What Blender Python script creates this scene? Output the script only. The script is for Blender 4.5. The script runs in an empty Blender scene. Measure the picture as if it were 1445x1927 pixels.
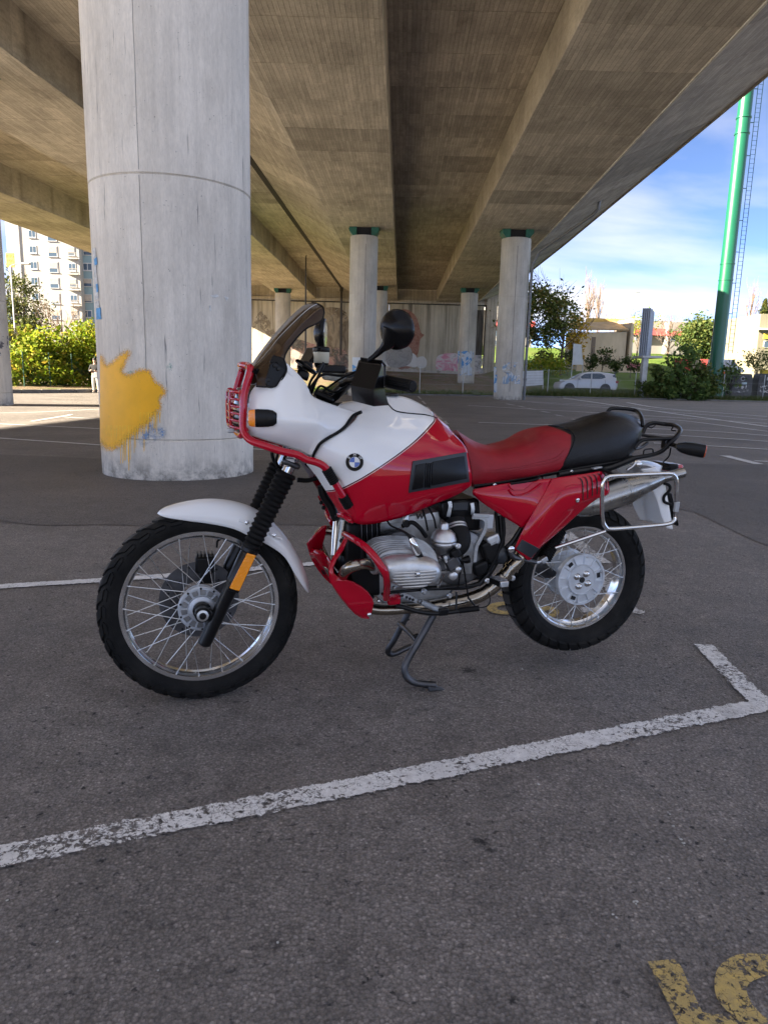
import bpy, bmesh, math, random
from mathutils import Vector, Matrix
from mathutils.geometry import tessellate_polygon
random.seed(7)
sc = bpy.context.scene
COL = sc.collection

# ------------------------------------------------------------------ camera
W, H = 1445.0, 1927.0
F_PX, PITCH, ROLL, CAM_H = 1325.45, 0.18882, 0.02498, 1.16345
_fw = Vector((0, math.cos(PITCH), -math.sin(PITCH)))
_up = Vector((0, math.sin(PITCH), math.cos(PITCH)))
_rt = Vector((1, 0, 0))
CR = _rt * math.cos(ROLL) + _up * math.sin(ROLL)
CU = _up * math.cos(ROLL) - _rt * math.sin(ROLL)
CAM = Vector((0, 0, CAM_H))
cam_data = bpy.data.cameras.new('camera')
cam_data.sensor_fit = 'HORIZONTAL'
cam_data.sensor_width = 36.0
cam_data.lens = 36.0 * F_PX / W
cam_data.clip_start = 0.05
cam_data.clip_end = 3000
cam = bpy.data.objects.new('camera', cam_data)
COL.objects.link(cam)
cam.matrix_world = Matrix(((CR.x, CU.x, -_fw.x, CAM.x), (CR.y, CU.y, -_fw.y, CAM.y),
                           (CR.z, CU.z, -_fw.z, CAM.z), (0, 0, 0, 1)))
sc.camera = cam

# ------------------------------------------------------------------ sky, sun, exposure
SUN_EL = math.radians(24.5)
SUN_AZ = math.radians(250.0)          # clockwise from +Y: low sun on the left, a little behind the camera
world = bpy.data.worlds.new('World')
sc.world = world
world.use_nodes = True
wn, wl = world.node_tree.nodes, world.node_tree.links
bg = wn['Background']
sky = wn.new('ShaderNodeTexSky')
sky.sky_type = 'NISHITA'
sky.sun_disc = False
sky.sun_elevation = SUN_EL
sky.sun_rotation = SUN_AZ
sky.air_density = 0.17
sky.dust_density = 0.0
sky.ozone_density = 1.0
sky.altitude = 1000.0
# soft clouds mixed into the whole sky
tc = wn.new('ShaderNodeTexCoord')
sep = wn.new('ShaderNodeSeparateXYZ')
wl.new(tc.outputs['Generated'], sep.inputs[0])
addz = wn.new('ShaderNodeMath'); addz.operation = 'ADD'; addz.inputs[1].default_value = 0.12
wl.new(sep.outputs['Z'], addz.inputs[0])
mxz = wn.new('ShaderNodeMath'); mxz.operation = 'MAXIMUM'; mxz.inputs[1].default_value = 0.03
wl.new(addz.outputs[0], mxz.inputs[0])
dx = wn.new('ShaderNodeMath'); dx.operation = 'DIVIDE'
dy = wn.new('ShaderNodeMath'); dy.operation = 'DIVIDE'
wl.new(sep.outputs['X'], dx.inputs[0]); wl.new(mxz.outputs[0], dx.inputs[1])
wl.new(sep.outputs['Y'], dy.inputs[0]); wl.new(mxz.outputs[0], dy.inputs[1])
cmb = wn.new('ShaderNodeCombineXYZ')
wl.new(dx.outputs[0], cmb.inputs[0]); wl.new(dy.outputs[0], cmb.inputs[1])
mp = wn.new('ShaderNodeMapping')
mp.inputs['Scale'].default_value = (0.55, 1.0, 1)
mp.inputs['Location'].default_value = (7.7, 20.3, 0)
wl.new(cmb.outputs[0], mp.inputs[0])
cn = wn.new('ShaderNodeTexNoise')
cn.inputs['Scale'].default_value = 0.75
cn.inputs['Detail'].default_value = 9
cn.inputs['Roughness'].default_value = 0.50
cn.inputs['Distortion'].default_value = 0.35
wl.new(mp.outputs[0], cn.inputs['Vector'])
cr = wn.new('ShaderNodeValToRGB')
cr.color_ramp.elements[0].position = 0.39
cr.color_ramp.elements[1].position = 0.66
wl.new(cn.outputs['Fac'], cr.inputs[0])
cmul = wn.new('ShaderNodeMath'); cmul.operation = 'MULTIPLY'; cmul.inputs[1].default_value = 0.9
wl.new(cr.outputs[0], cmul.inputs[0])
mixc = wn.new('ShaderNodeMix'); mixc.data_type = 'RGBA'
mixc.inputs['B'].default_value = (2.25, 2.12, 2.05, 1)
wl.new(cmul.outputs[0], mixc.inputs['Factor'])
wl.new(sky.outputs[0], mixc.inputs['A'])
wl.new(mixc.outputs['Result'], bg.inputs['Color'])
bg.inputs['Strength'].default_value = 0.06

sl = bpy.data.lights.new('sun', 'SUN')
sl.energy = 3.3
sl.angle = math.radians(0.53)
sl.color = (1.0, 0.87, 0.68)
sun = bpy.data.objects.new('sun', sl)
COL.objects.link(sun)
_sd = Vector((math.sin(SUN_AZ) * math.cos(SUN_EL), math.cos(SUN_AZ) * math.cos(SUN_EL), math.sin(SUN_EL)))
sun.rotation_euler = _sd.to_track_quat('Z', 'Y').to_euler()
sun.location = _sd * 60

sc.view_settings.view_transform = 'Standard'
sc.view_settings.look = 'None'
sc.view_settings.gamma = 1.0
sc.view_settings.exposure = 3.5
sc.render.engine = 'CYCLES'
sc.cycles.max_bounces = 8
sc.cycles.diffuse_bounces = 5
sc.cycles.transparent_max_bounces = 24
sc.cycles.use_denoising = True

# ------------------------------------------------------------------ geometry helpers
def ray(px, py):
    return _fw + CR * ((px - W / 2) / F_PX) - CU * ((py - H / 2) / F_PX)
def G(px, py, z=0.0):
    """world point on the horizontal plane z"""
    d = ray(px, py)
    return CAM + d * ((z - CAM_H) / d.z)
def D(px, py, Y):
    """world point at distance Y ahead"""
    d = ray(px, py)
    return CAM + d * (Y / d.y)
BO = Vector((-0.64672, 2.40967, 0))
BA = 0.29366
BF = Vector((-math.cos(BA), -math.sin(BA), 0))
BL = Vector((-BF.y, BF.x, 0))
def P(px, py, y):
    """motorcycle-local point (x forward, y left, z up) lying at lateral offset y"""
    d = ray(px, py)
    o = BO + BL * y
    t = (o - CAM).dot(BL) / d.dot(BL)
    p = CAM + d * t - BO
    return Vector((p.dot(BF), y, p.z))

def crom(pts, n, closed=False):
    """Catmull-Rom resampling of a list of Vectors"""
    pts = [Vector(p) for p in pts]
    m = len(pts)
    if m < 3 and not closed:
        return [pts[0].lerp(pts[-1], i / (n - 1)) for i in range(n)]
    segs = m if closed else m - 1
    out = []
    for i in range(n):
        t = i * segs / (n if closed else n - 1)
        k = min(int(t), segs - 1); u = t - k
        if closed:
            a, b, c, d = (pts[(k + j) % m] for j in (-1, 0, 1, 2))
        else:
            b, c = pts[k], pts[k + 1]
            a = pts[k - 1] if k > 0 else b * 2 - c
            d = pts[k + 2] if k + 2 < m else c * 2 - b
        out.append(0.5 * ((2 * b) + (c - a) * u + (2 * a - 5 * b + 4 * c - d) * u * u + (3 * b - a - 3 * c + d) * u ** 3))
    return out

class MB:
    """collects shapes; build() links them as one mesh object"""
    def __init__(s):
        s.v = []; s.f = []
    def add(s, vs, fs):
        o = len(s.v)
        s.v += [Vector(p) for p in vs]
        s.f += [tuple(i + o for i in f) for f in fs]
        return s
    def box(s, c, size, rot=None):
        x, y, z = (k / 2 for k in size)
        vs = [Vector((a, b, d)) for a in (-x, x) for b in (-y, y) for d in (-z, z)]
        if rot is not None:
            vs = [rot @ p for p in vs]
        c = Vector(c)
        return s.add([p + c for p in vs], [(0, 1, 3, 2), (4, 6, 7, 5), (0, 4, 5, 1), (2, 3, 7, 6), (0, 2, 6, 4), (1, 5, 7, 3)])
    def hexa(s, a, b):
        """solid between two quads"""
        return s.add(list(a) + list(b), [(3, 2, 1, 0), (4, 5, 6, 7), (0, 1, 5, 4), (1, 2, 6, 5), (2, 3, 7, 6), (3, 0, 4, 7)])
    def bar(s, a, b, w, h, upv=(0, 0, 1)):
        a, b = Vector(a), Vector(b)
        d = (b - a).normalized()
        sd = d.cross(Vector(upv))
        if sd.length < 1e-4: sd = d.cross(Vector((1, 0, 0)))
        sd.normalize(); u = sd.cross(d)
        sd *= w / 2; u *= h / 2
        return s.hexa([a - sd - u, a + sd - u, a + sd + u, a - sd + u], [b - sd - u, b + sd - u, b + sd + u, b - sd + u])
    def tube(s, pts, r, n=10, smooth=0, closed=False, caps=True):
        pts = [Vector(p) for p in pts]
        if smooth: 
            rr = r if isinstance(r, (list, tuple)) else None
            m = len(pts)
            pts2 = crom(pts, smooth, closed)
            if rr:
                r = []
                for i in range(smooth):
                    t = i * (m - 1) / (smooth - 1); k = min(int(t), m - 2); r.append(rr[k] + (rr[k + 1] - rr[k]) * (t - k))
            pts = pts2
        m = len(pts)
        rs = r if isinstance(r, (list, tuple)) else [r] * m
        tan = []
        for i in range(m):
            a = pts[(i - 1) % m] if (closed or i > 0) else pts[0]
            b = pts[(i + 1) % m] if (closed or i < m - 1) else pts[-1]
            d = b - a
            tan.append(d.normalized() if d.length > 1e-9 else Vector((0, 0, 1)))
        nrm = tan[0].orthogonal().normalized()
        rings = []
        for i in range(m):
            t = tan[i]
            nrm = nrm - t * nrm.dot(t)
            if nrm.length < 1e-6: nrm = t.orthogonal()
            nrm.normalize()
            bn = t.cross(nrm)
            rings.append([pts[i] + (nrm * math.cos(2 * math.pi * k / n) + bn * math.sin(2 * math.pi * k / n)) * rs[i] for k in range(n)])
        vs = [p for g in rings for p in g]
        fs = []
        for i in range(m if closed else m - 1):
            j = (i + 1) % m
            off = 0
            if closed and j == 0:
                best = min(range(n), key=lambda q: (rings[i][0] - rings[0][q]).length); off = best
            for k in range(n):
                k2 = (k + 1) % n
                fs.append((i * n + k, i * n + k2, j * n + (k2 + off) % n, j * n + (k + off) % n))
        if caps and not closed:
            fs.append(tuple(range(n - 1, -1, -1)))
            fs.append(tuple((m - 1) * n + k for k in range(n)))
        return s.add(vs, fs)
    def lathe(s, prof, o=(0, 0, 0), ax=(0, 0, 1), n=24, ref=None, arc=1.0):
        loop_ = prof[0] == prof[-1]
        """prof: list of (radius, along axis)"""
        o = Vector(o); ax = Vector(ax).normalized()
        u = Vector(ref).normalized() if ref else ax.orthogonal().normalized()
        w = ax.cross(u)
        full = arc >= 0.999
        cnt = n if full else n + 1
        vs = []
        for r, h in prof:
            for k in range(cnt):
                a = 2 * math.pi * arc * k / n
                vs.append(o + ax * h + (u * math.cos(a) + w * math.sin(a)) * r)
        fs = []
        for i in range(len(prof) - 1):
            for k in range(n):
                k2 = (k + 1) % cnt
                fs.append((i * cnt + k, i * cnt + k2, (i + 1) * cnt + k2, (i + 1) * cnt + k))
        if full and not loop_:
            if prof[0][0] > 1e-6: fs.append(tuple(range(n - 1, -1, -1)))
            if prof[-1][0] > 1e-6: fs.append(tuple((len(prof) - 1) * n + k for k in range(n)))
        return s.add(vs, fs)
    def loft(s, rows, cu=False, cv=False, flip=False):
        n = len(rows[0]); m = len(rows)
        vs = [p for r in rows for p in r]
        fs = []
        for i in range(m if cv else m - 1):
            j = (i + 1) % m
            for k in range(n if cu else n - 1):
                k2 = (k + 1) % n
                q = (i * n + k, i * n + k2, j * n + k2, j * n + k)
                fs.append(q[::-1] if flip else q)
        return s.add(vs, fs)
    def poly(s, pts, flip=False):
        pts = [Vector(p) for p in pts]
        tri = tessellate_polygon([pts])
        return s.add(pts, [t[::-1] if flip else t for t in tri])
    def prism(s, a, b):
        """solid between two matching outlines (lists of points)"""
        n = len(a)
        tri = tessellate_polygon([[Vector(p) for p in a]])
        fs = [tuple(t) for t in tri] + [tuple(i + n for i in t[::-1]) for t in tri]
        fs += [(i, (i + 1) % n, n + (i + 1) % n, n + i) for i in range(n)]
        return s.add(list(a) + list(b), fs)
    def sphere(s, c, r, nu=12, nv=8, sx=(1, 1, 1)):
        c = Vector(c)
        prof = [(math.sin(math.pi * i / nv), -math.cos(math.pi * i / nv)) for i in range(nv + 1)]
        o = len(s.v)
        s.lathe([(max(p[0], 1e-5) * r, p[1] * r) for p in prof], (0, 0, 0), (0, 0, 1), nu)
        for i in range(o, len(s.v)):
            p = s.v[i]; s.v[i] = Vector((p.x * sx[0], p.y * sx[1], p.z * sx[2])) + c
        return s
    def mirror(s):
        o = len(s.v)
        s.v += [Vector((p.x, -p.y, p.z)) for p in s.v]
        s.f += [tuple(i + o for i in f[::-1]) for f in s.f]
        return s
    def build(s, name, mat, parent=None, smooth=35, fix=True, weld=False, bevel=0.0, bseg=2, solid=0.0, sub=0, uv=None):
        me = bpy.data.meshes.new(name)
        me.from_pydata([tuple(p) for p in s.v], [], s.f)
        if uv is not None:
            ul = me.uv_layers.new(name='UVMap')
            for lp in me.loops:
                ul.data[lp.index].uv = uv[lp.vertex_index]
        if fix or weld:
            b = bmesh.new(); b.from_mesh(me)
            if weld: bmesh.ops.remove_doubles(b, verts=b.verts, dist=1e-5)
            if fix: bmesh.ops.recalc_face_normals(b, faces=b.faces)
            b.to_mesh(me); b.free()
        if smooth:
            me.polygons.foreach_set('use_smooth', [True] * len(me.polygons))
            if smooth < 170: me.set_sharp_from_angle(angle=math.radians(smooth))
        if mat is not None: me.materials.append(mat)
        o = bpy.data.objects.new(name, me)
        COL.objects.link(o)
        if parent is not None: o.parent = parent
        if solid:
            md = o.modifiers.new('solid', 'SOLIDIFY'); md.thickness = solid; md.offset = -1
        if bevel:
            md = o.modifiers.new('bevel', 'BEVEL'); md.width = bevel; md.segments = bseg; md.limit_method = 'ANGLE'; md.angle_limit = math.radians(40)
            md.harden_normals = False
        if sub:
            md = o.modifiers.new('sub', 'SUBSURF'); md.levels = sub; md.render_levels = sub
        return o

def tag(o, label, cat, group=None):
    o['label'] = label; o['category'] = cat
    if group: o['group'] = group
    return o
def thing(name, label, cat, loc=(0, 0, 0), rz=0.0, group=None):
    o = bpy.data.objects.new(name, None)
    o.empty_display_size = 0.2
    COL.objects.link(o)
    o.location = loc; o.rotation_euler = (0, 0, rz)
    return tag(o, label, cat, group)
def struct(o):
    o['kind'] = 'structure'; return o
def stuff(o):
    o['kind'] = 'stuff'; return o
def share(src, name, parent, mw=None):
    c = bpy.data.objects.new(name, src.data); COL.objects.link(c); c.parent = parent
    if mw is not None: c.matrix_basis = mw
    for md in src.modifiers:
        m2 = c.modifiers.new(md.name, md.type)
        if md.type == 'BEVEL':
            m2.width = md.width; m2.segments = md.segments; m2.limit_method = md.limit_method; m2.angle_limit = md.angle_limit
    return c

# ------------------------------------------------------------------ material helpers
class NT:
    def __init__(s, name):
        s.m = bpy.data.materials.new(name); s.m.use_nodes = True
        s.n = s.m.node_tree.nodes; s.l = s.m.node_tree.links
        s.b = s.n['Principled BSDF']; s.out = s.n['Material Output']
        s._tc = None
    def new(s, t, **kw):
        nd = s.n.new('ShaderNode' + t)
        for k, v in kw.items():
            setattr(nd, k, v)
        return nd
    def link(s, a, b): s.l.new(a, b)
    def obj(s, which='Object'):
        if s._tc is None: s._tc = s.new('TexCoord')
        return s._tc.outputs[which]
    def geo_pos(s):
        return s.new('NewGeometry').outputs['Position']
    def map(s, vec, scale=(1, 1, 1), loc=(0, 0, 0), rot=(0, 0, 0)):
        m = s.new('Mapping')
        m.inputs['Scale'].default_value = scale; m.inputs['Location'].default_value = loc; m.inputs['Rotation'].default_value = rot
        s.link(vec, m.inputs[0]); return m.outputs[0]
    def noise(s, vec, scale, detail=4, rough=0.5, dist=0.0, col=False):
        t = s.new('TexNoise'); t.inputs['Scale'].default_value = scale; t.inputs['Detail'].default_value = detail
        t.inputs['Roughness'].default_value = rough; t.inputs['Distortion'].default_value = dist
        s.link(vec, t.inputs['Vector']); return t.outputs['Color' if col else 'Fac']
    def voro(s, vec, scale, feat='F1', out='Distance', rnd=1.0):
        t = s.new('TexVoronoi'); t.feature = feat; t.inputs['Scale'].default_value = scale; t.inputs['Randomness'].default_value = rnd
        s.link(vec, t.inputs['Vector']); return t.outputs[out]
    def ramp(s, fac, stops, interp='LINEAR'):
        r = s.new('ValToRGB'); r.color_ramp.interpolation = interp
        e = r.color_ramp.elements
        while len(e) < len(stops): e.new(0.5)
        for i, (p, c) in enumerate(stops):
            e[i].position = p
            if not isinstance(c, (tuple, list)): c = (c, c, c)
            e[i].color = (*c[:3], 1)
        s.link(fac, r.inputs[0]); return r.outputs[0]
    def math(s, op, a, b=None, clamp=False):
        m = s.new('Math'); m.operation = op; m.use_clamp = clamp
        for i, x in enumerate((a, b)):
            if x is None: continue
            if isinstance(x, (int, float)): m.inputs[i].default_value = x
            else: s.link(x, m.inputs[i])
        return m.outputs[0]
    def mix(s, fac, a, b, mode='MIX'):
        m = s.new('Mix'); m.data_type = 'RGBA'; m.blend_type = mode
        for nm, x in (('Factor', fac), ('A', a), ('B', b)):
            if isinstance(x, (int, float)): 
                if nm == 'Factor': m.inputs[nm].default_value = x
                else: m.inputs[nm].default_value = (x, x, x, 1)
            elif isinstance(x, (tuple, list)): m.inputs[nm].default_value = (*x[:3], 1)
            else: s.link(x, m.inputs[nm])
        return m.outputs['Result']
    def sep(s, vec):
        t = s.new('SeparateXYZ'); s.link(vec, t.inputs[0]); return t.outputs
    def bump(s, h, strength=0.3, dist=0.01, normal=None):
        b = s.new('Bump'); b.inputs['Strength'].default_value = strength; b.inputs['Distance'].default_value = dist
        s.link(h, b.inputs['Height'])
        if normal is not None: s.link(normal, b.inputs['Normal'])
        s.link(b.outputs[0], s.b.inputs['Normal']); return b.outputs[0]
    def set(s, **kw):
        names = dict(color='Base Color', rough='Roughness', metal='Metallic', alpha='Alpha', spec='Specular IOR Level', coat='Coat Weight', coatr='Coat Roughness',
                     trans='Transmission Weight', ior='IOR', emit='Emission Color', emits='Emission Strength', sss='Subsurface Weight', sheen='Sheen Weight')
        for k, v in kw.items():
            i = s.b.inputs[names[k]]
            if isinstance(v, (int, float)): i.default_value = v
            elif isinstance(v, (tuple, list)): i.default_value = (*v[:3], 1)
            else: s.link(v, i)
        return s
    def rnd(s):
        return s.new('ObjectInfo').outputs['Random']

def simple(name, color, rough=0.5, metal=0.0, spec=0.5, coat=0.0, var=0.12, vs=6.0, bump=0.0, bs=200.0, rvar=0.0, coatr=0.05):
    """a plain surface with gentle uneven tone, optional fine relief"""
    t = NT(name)
    o = t.obj()
    if var:
        n = t.noise(o, vs, 5, 0.6)
        f = t.ramp(n, [(0.3, 1 - var), (0.7, 1 + var * 0.6)])
        t.set(color=t.mix(1.0, color, f, 'MULTIPLY'))
    else: t.set(color=color)
    if rvar:
        n2 = t.noise(o, vs * 4, 6, 0.6)
        t.set(rough=t.ramp(n2, [(0.3, max(rough - rvar, 0.02)), (0.7, min(rough + rvar, 1))]))
    else: t.set(rough=rough)
    t.set(metal=metal, spec=spec)
    if coat: t.set(coat=coat, coatr=coatr)
    if bump: t.bump(t.noise(o, bs, 4, 0.6), bump, 0.002)
    return t.m
# ================================================================== SETTING
def lk(knots, x):
    """piecewise linear with extrapolation"""
    for i in range(len(knots) - 1):
        if x <= knots[i + 1][0] or i == len(knots) - 2:
            (a, b), (c, d) = knots[i], knots[i + 1]
            return b + (d - b) * (x - a) / (c - a)

# ---- ground materials
def asphalt(name, base, warm, spots=True):
    t = NT(name)
    o = t.geo_pos()
    big = t.noise(o, 0.55, 5, 0.6)
    mid = t.noise(o, 7.0, 6, 0.65, 0.4)
    fine = t.noise(o, 140.0, 4, 0.75)
    vt = t.new('TexVoronoi'); vt.inputs['Scale'].default_value = 135.0; t.link(o, vt.inputs['Vector'])
    vor = vt.outputs['Distance']
    stone = t.sep(vt.outputs['Color'])[0]
    c = t.mix(t.ramp(big, [(0.32, 0), (0.68, 1)]), tuple(x * 0.84 for x in base), tuple(x * 1.16 for x in warm))
    c = t.mix(1.0, c, t.ramp(mid, [(0.28, 0.72), (0.72, 1.24)]), 'MULTIPLY')
    c = t.mix(1.0, c, t.ramp(stone, [(0.0, 0.80), (0.6, 1.0), (0.9, 1.2), (1.0, 1.6)]), 'MULTIPLY')
    c = t.mix(1.0, c, t.ramp(vor, [(0.0, 1.06), (0.45, 1.0), (0.75, 0.68)]), 'MULTIPLY')  # darker between the stones: shade of the gaps put into the colour
    c = t.mix(1.0, c, t.ramp(fine, [(0.34, 0.66), (0.52, 1.0), (0.75, 1.4)]), 'MULTIPLY')
    # open pits in the binder, their shade put into the colour, in rougher areas
    pit = t.ramp(t.noise(t.map(o, (1, 1, 1), (3, 9, 0)), 34.0, 4, 0.65), [(0.325, 1), (0.40, 0)])
    pitm = t.math('MULTIPLY', pit, t.ramp(t.noise(o, 1.6, 3, 0.6), [(0.36, 0.25), (0.58, 1)]))
    c = t.mix(pitm, c, (0.022, 0.021, 0.021))
    # pale scuffs and tyre rubber
    c = t.mix(t.math('MULTIPLY', t.ramp(t.noise(t.map(o, (0.7, 3.2, 1), (1, 2, 0), (0, 0, 0.38)), 2.2, 5, 0.7, 0.6), [(0.60, 0), (0.78, 0.35)]), t.ramp(fine, [(0.4, 0.3), (0.6, 1)])), c, (0.36, 0.35, 0.34))
    c = t.mix(t.ramp(t.noise(t.map(o, (2.6, 0.45, 1), (8, 1, 0), (0, 0, 0.5)), 1.3, 4, 0.6, 0.5), [(0.62, 0), (0.8, 0.45)]), c, (0.075, 0.07, 0.068))
    if spots:   # oil drips and tar pits seen on the ground
        for (px, py, r, k) in ((880, 1262, 0.042, 0.85), (905, 1584, 0.026, 0.9), (922, 1600, 0.018, 0.8), (968, 1884, 0.012, 0.85), (520, 1780, 0.022, 0.5)):
            g = G(px, py)
            vd = t.new('VectorMath', operation='DISTANCE'); vd.inputs[1].default_value = g
            wob = t.new('VectorMath', operation='ADD')
            sc_ = t.new('VectorMath', operation='SCALE'); sc_.inputs['Scale'].default_value = r * 3.2
            sub_ = t.new('VectorMath', operation='SUBTRACT'); sub_.inputs[1].default_value = (0.5, 0.5, 0.5)
            t.link(t.noise(o, 46.0, 5, 0.75, col=True), sub_.inputs[0]); t.link(sub_.outputs[0], sc_.inputs[0])
            t.link(o, wob.inputs[0]); t.link(sc_.outputs[0], wob.inputs[1])
            t.link(wob.outputs[0], vd.inputs[0])
            f = t.ramp(t.math('DIVIDE', vd.outputs['Value'], r), [(0.45, k), (1.0, 0)])
            c = t.mix(f, c, (0.012, 0.011, 0.011))
    t.set(color=c, rough=t.ramp(mid, [(0.3, 0.62), (0.7, 0.86)]), spec=0.35)
    h = t.math('ADD', t.math('MULTIPLY', t.noise(o, 60.0, 5, 0.7), 1.0), t.math('MULTIPLY', vor, 0.5))
    h = t.math('SUBTRACT', h, t.math('MULTIPLY', pitm, 0.8))
    t.bump(h, 0.75, 0.008)
    return t.m
M_ASPH = asphalt('asphalt', (0.196, 0.178, 0.165), (0.213, 0.191, 0.175))
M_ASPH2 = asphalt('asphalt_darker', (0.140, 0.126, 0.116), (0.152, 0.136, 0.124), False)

def worn_paint(name, col, dirt, amount, edges=True):
    t = NT(name)
    o = t.geo_pos()
    n1 = t.noise(o, 60.0, 8, 0.75, 0.4)
    n2 = t.voro(t.map(o, (1, 1, 1), (2, 5, 0)), 62.0, 'DISTANCE_TO_EDGE')
    n3 = t.noise(o, 2.3, 4, 0.6)
    wear = t.math('ADD', n1, t.math('MULTIPLY', t.ramp(n3, [(0.40, 0), (0.75, 1)]), 0.14))
    hole = t.ramp(wear, [(amount, 0), (amount + 0.04, 1)])
    crack = t.math('MULTIPLY', t.ramp(n2, [(0.0, 1), (0.045, 0)]), t.ramp(t.noise(o, 13, 4, 0.6), [(0.46, 0), (0.56, 0.9)]))
    gone = t.math('MAXIMUM', hole, crack)
    u_ = t.sep(t.obj('UV'))[0]; e_ = t.math('MINIMUM', u_, t.math('SUBTRACT', 1.0, u_))
    rag = t.math('GREATER_THAN', t.math('MULTIPLY', t.ramp(t.noise(o, 38.0, 6, 0.7), [(0.38, 0), (0.78, 1)]), 0.22), e_) if edges else 0.0
    gone = t.math('MAXIMUM', gone, rag)
    c = t.mix(t.ramp(t.noise(o, 40, 5, 0.7), [(0.35, 0), (0.75, 1)]), dirt, col)
    c = t.mix(t.ramp(t.noise(o, 3.0, 4), [(0.45, 0), (0.8, 0.6)]), c, dirt)
    t.set(color=c, rough=0.75, spec=0.3, alpha=t.math('SUBTRACT', 1.0, gone, True))
    t.bump(t.noise(o, 70.0, 5, 0.7), 0.6, 0.005)
    return t.m
M_WHITE_LINE = worn_paint('worn_white_road_paint', (0.88, 0.88, 0.87), (0.62, 0.61, 0.60), 0.575)
M_FAR_LINE = worn_paint('faded_white_road_paint', (0.88, 0.88, 0.88), (0.62, 0.62, 0.62), 0.70)
M_OLD_WHITE = worn_paint('ghosted_white_road_paint', (0.76, 0.76, 0.76), (0.5, 0.49, 0.48), 0.56)
M_YELLOW_PAINT = worn_paint('worn_yellow_road_paint', (0.62, 0.45, 0.14), (0.40, 0.31, 0.14), 0.565, False)

# ---- car park sheet
KERB = [(-90, -12), (-45, 10), (-28, 22), (-17.6, 34), (-14.2, 41), (-8, 45.6), (0.4, 49), (6.7, 52.0), (12.6, 53.2), (19.3, 55.0), (29.5, 55.4), (60, 56), (140, 57)]
def kerbY(x): return lk(KERB, x)
b = MB()
b.poly([(-90, -70, 0), (140, -70, 0)] + [(x, y, 0) for x, y in KERB[::-1]])
car_park = struct(b.build('car_park', M_ASPH, smooth=0, fix=False))
for p in car_park.data.polygons:
    pass
bm_ = bmesh.new(); bm_.from_mesh(car_park.data)
for f_ in bm_.faces:
    if f_.normal.z < 0: f_.normal_flip()
bm_.to_mesh(car_park.data); bm_.free()
car_park['label'] = 'dark grey asphalt car park under the overpass'

# darker re-laid asphalt strip crossing behind the motorcycle
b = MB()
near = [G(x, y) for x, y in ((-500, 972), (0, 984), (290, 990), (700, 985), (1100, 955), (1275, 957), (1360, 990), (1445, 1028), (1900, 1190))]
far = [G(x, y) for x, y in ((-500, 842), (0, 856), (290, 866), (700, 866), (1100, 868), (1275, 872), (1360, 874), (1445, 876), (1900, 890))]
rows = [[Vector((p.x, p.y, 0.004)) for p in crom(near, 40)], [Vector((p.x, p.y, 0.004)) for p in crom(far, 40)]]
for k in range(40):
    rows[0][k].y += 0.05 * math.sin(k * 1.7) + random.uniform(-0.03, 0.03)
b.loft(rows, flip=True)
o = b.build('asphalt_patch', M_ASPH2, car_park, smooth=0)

def strip(name, pts, w, mat, z=0.008, parent=car_park, taper=None, n=24):
    """painted stripe along ground points (ragged edges)"""
    pts = crom([Vector((p[0], p[1], 0)) for p in pts], n)
    L_, R_ = [], []
    for i, p in enumerate(pts):
        d = (pts[min(i + 1, n - 1)] - pts[max(i - 1, 0)]).normalized()
        sdv = Vector((-d.y, d.x, 0))
        ww = w / 2 * (1 + random.uniform(-0.05, 0.05))
        L_.append(p + sdv * ww + Vector((0, 0, z))); R_.append(p - sdv * ww + Vector((0, 0, z)))
    bb = MB(); bb.loft([R_, L_])
    ob = bb.build(name, mat, parent, smooth=0, uv=[(0, 0)] * n + [(1, 0)] * n)
    return ob
def gp(*pp): return [G(x, y) for x, y in pp]

# bay lines close to the camera
strip('parking_line', [Vector((-1.35, 1.275, 0)), G(8, 1616), G(700, 1478), G(1395, 1338)], 0.100, M_WHITE_LINE, n=60)
strip('parking_line', gp((1323, 1216), (1380, 1275), (1440, 1336)), 0.098, M_WHITE_LINE, z=0.0085, n=24)
strip('parking_line', [G(1395, 1338), G(1520, 1312)], 0.10, M_WHITE_LINE, z=0.0075, n=10)
strip('parking_line', [G(-200, 1121), G(0, 1106), G(310, 1086), G(610, 1061), G(720, 1051)], 0.095, M_FAR_LINE, n=40)
for pp, ww in ((((1060, 1002), (1095, 1030), (1135, 1062)), 0.12), (((1140, 1090), (1165, 1130), (1190, 1154)), 0.10), (((1092, 1150), (1125, 1152)), 0.09), (((1178, 1151), (1212, 1156)), 0.08), (((1390, 1338), (1350, 1345)), 0.085)):
    strip('paint_remnant', gp(*pp), ww, M_OLD_WHITE, z=0.0080 + ww * 0.01, n=10)
# far bay lines, right
M_L = M_FAR_LINE
for pp, ww in ((((1060, 749), (1111, 756), (1250, 776), (1445, 803)), 0.16), (((1180, 757.5), (1246, 768), (1445, 784)), 0.16),
               (((880, 763), (1211, 782), (1445, 797)), 0.13), (((900, 795), (1281, 809), (1445, 820)), 0.12), (((1200, 815), (1284, 820), (1445, 831)), 0.11),
               (((1230, 834), (1326, 839), (1445, 846)), 0.11), (((1364, 858), (1395, 866), (1428, 874)), 0.14), (((1420, 868), (1520, 872)), 0.10), (((940, 753), (1100, 761), (1300, 774)), 0.14),
               (((1000, 757), (1200, 771), (1445, 790)), 0.12), (((1120, 795), (1250, 789), (1445, 812)), 0.10)):
    strip('far_bay_line', gp(*pp), ww * 1.35, M_L, n=16)
for (x, y) in ((959, 761), (980, 765), (1000, 769.5), (1025, 775), (1052, 782), (1084, 790)):
    strip('lane_dash', gp((x - 7, y - 1.4), (x + 8, y + 1.6)), 0.17, M_OLD_WHITE, n=4)
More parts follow.
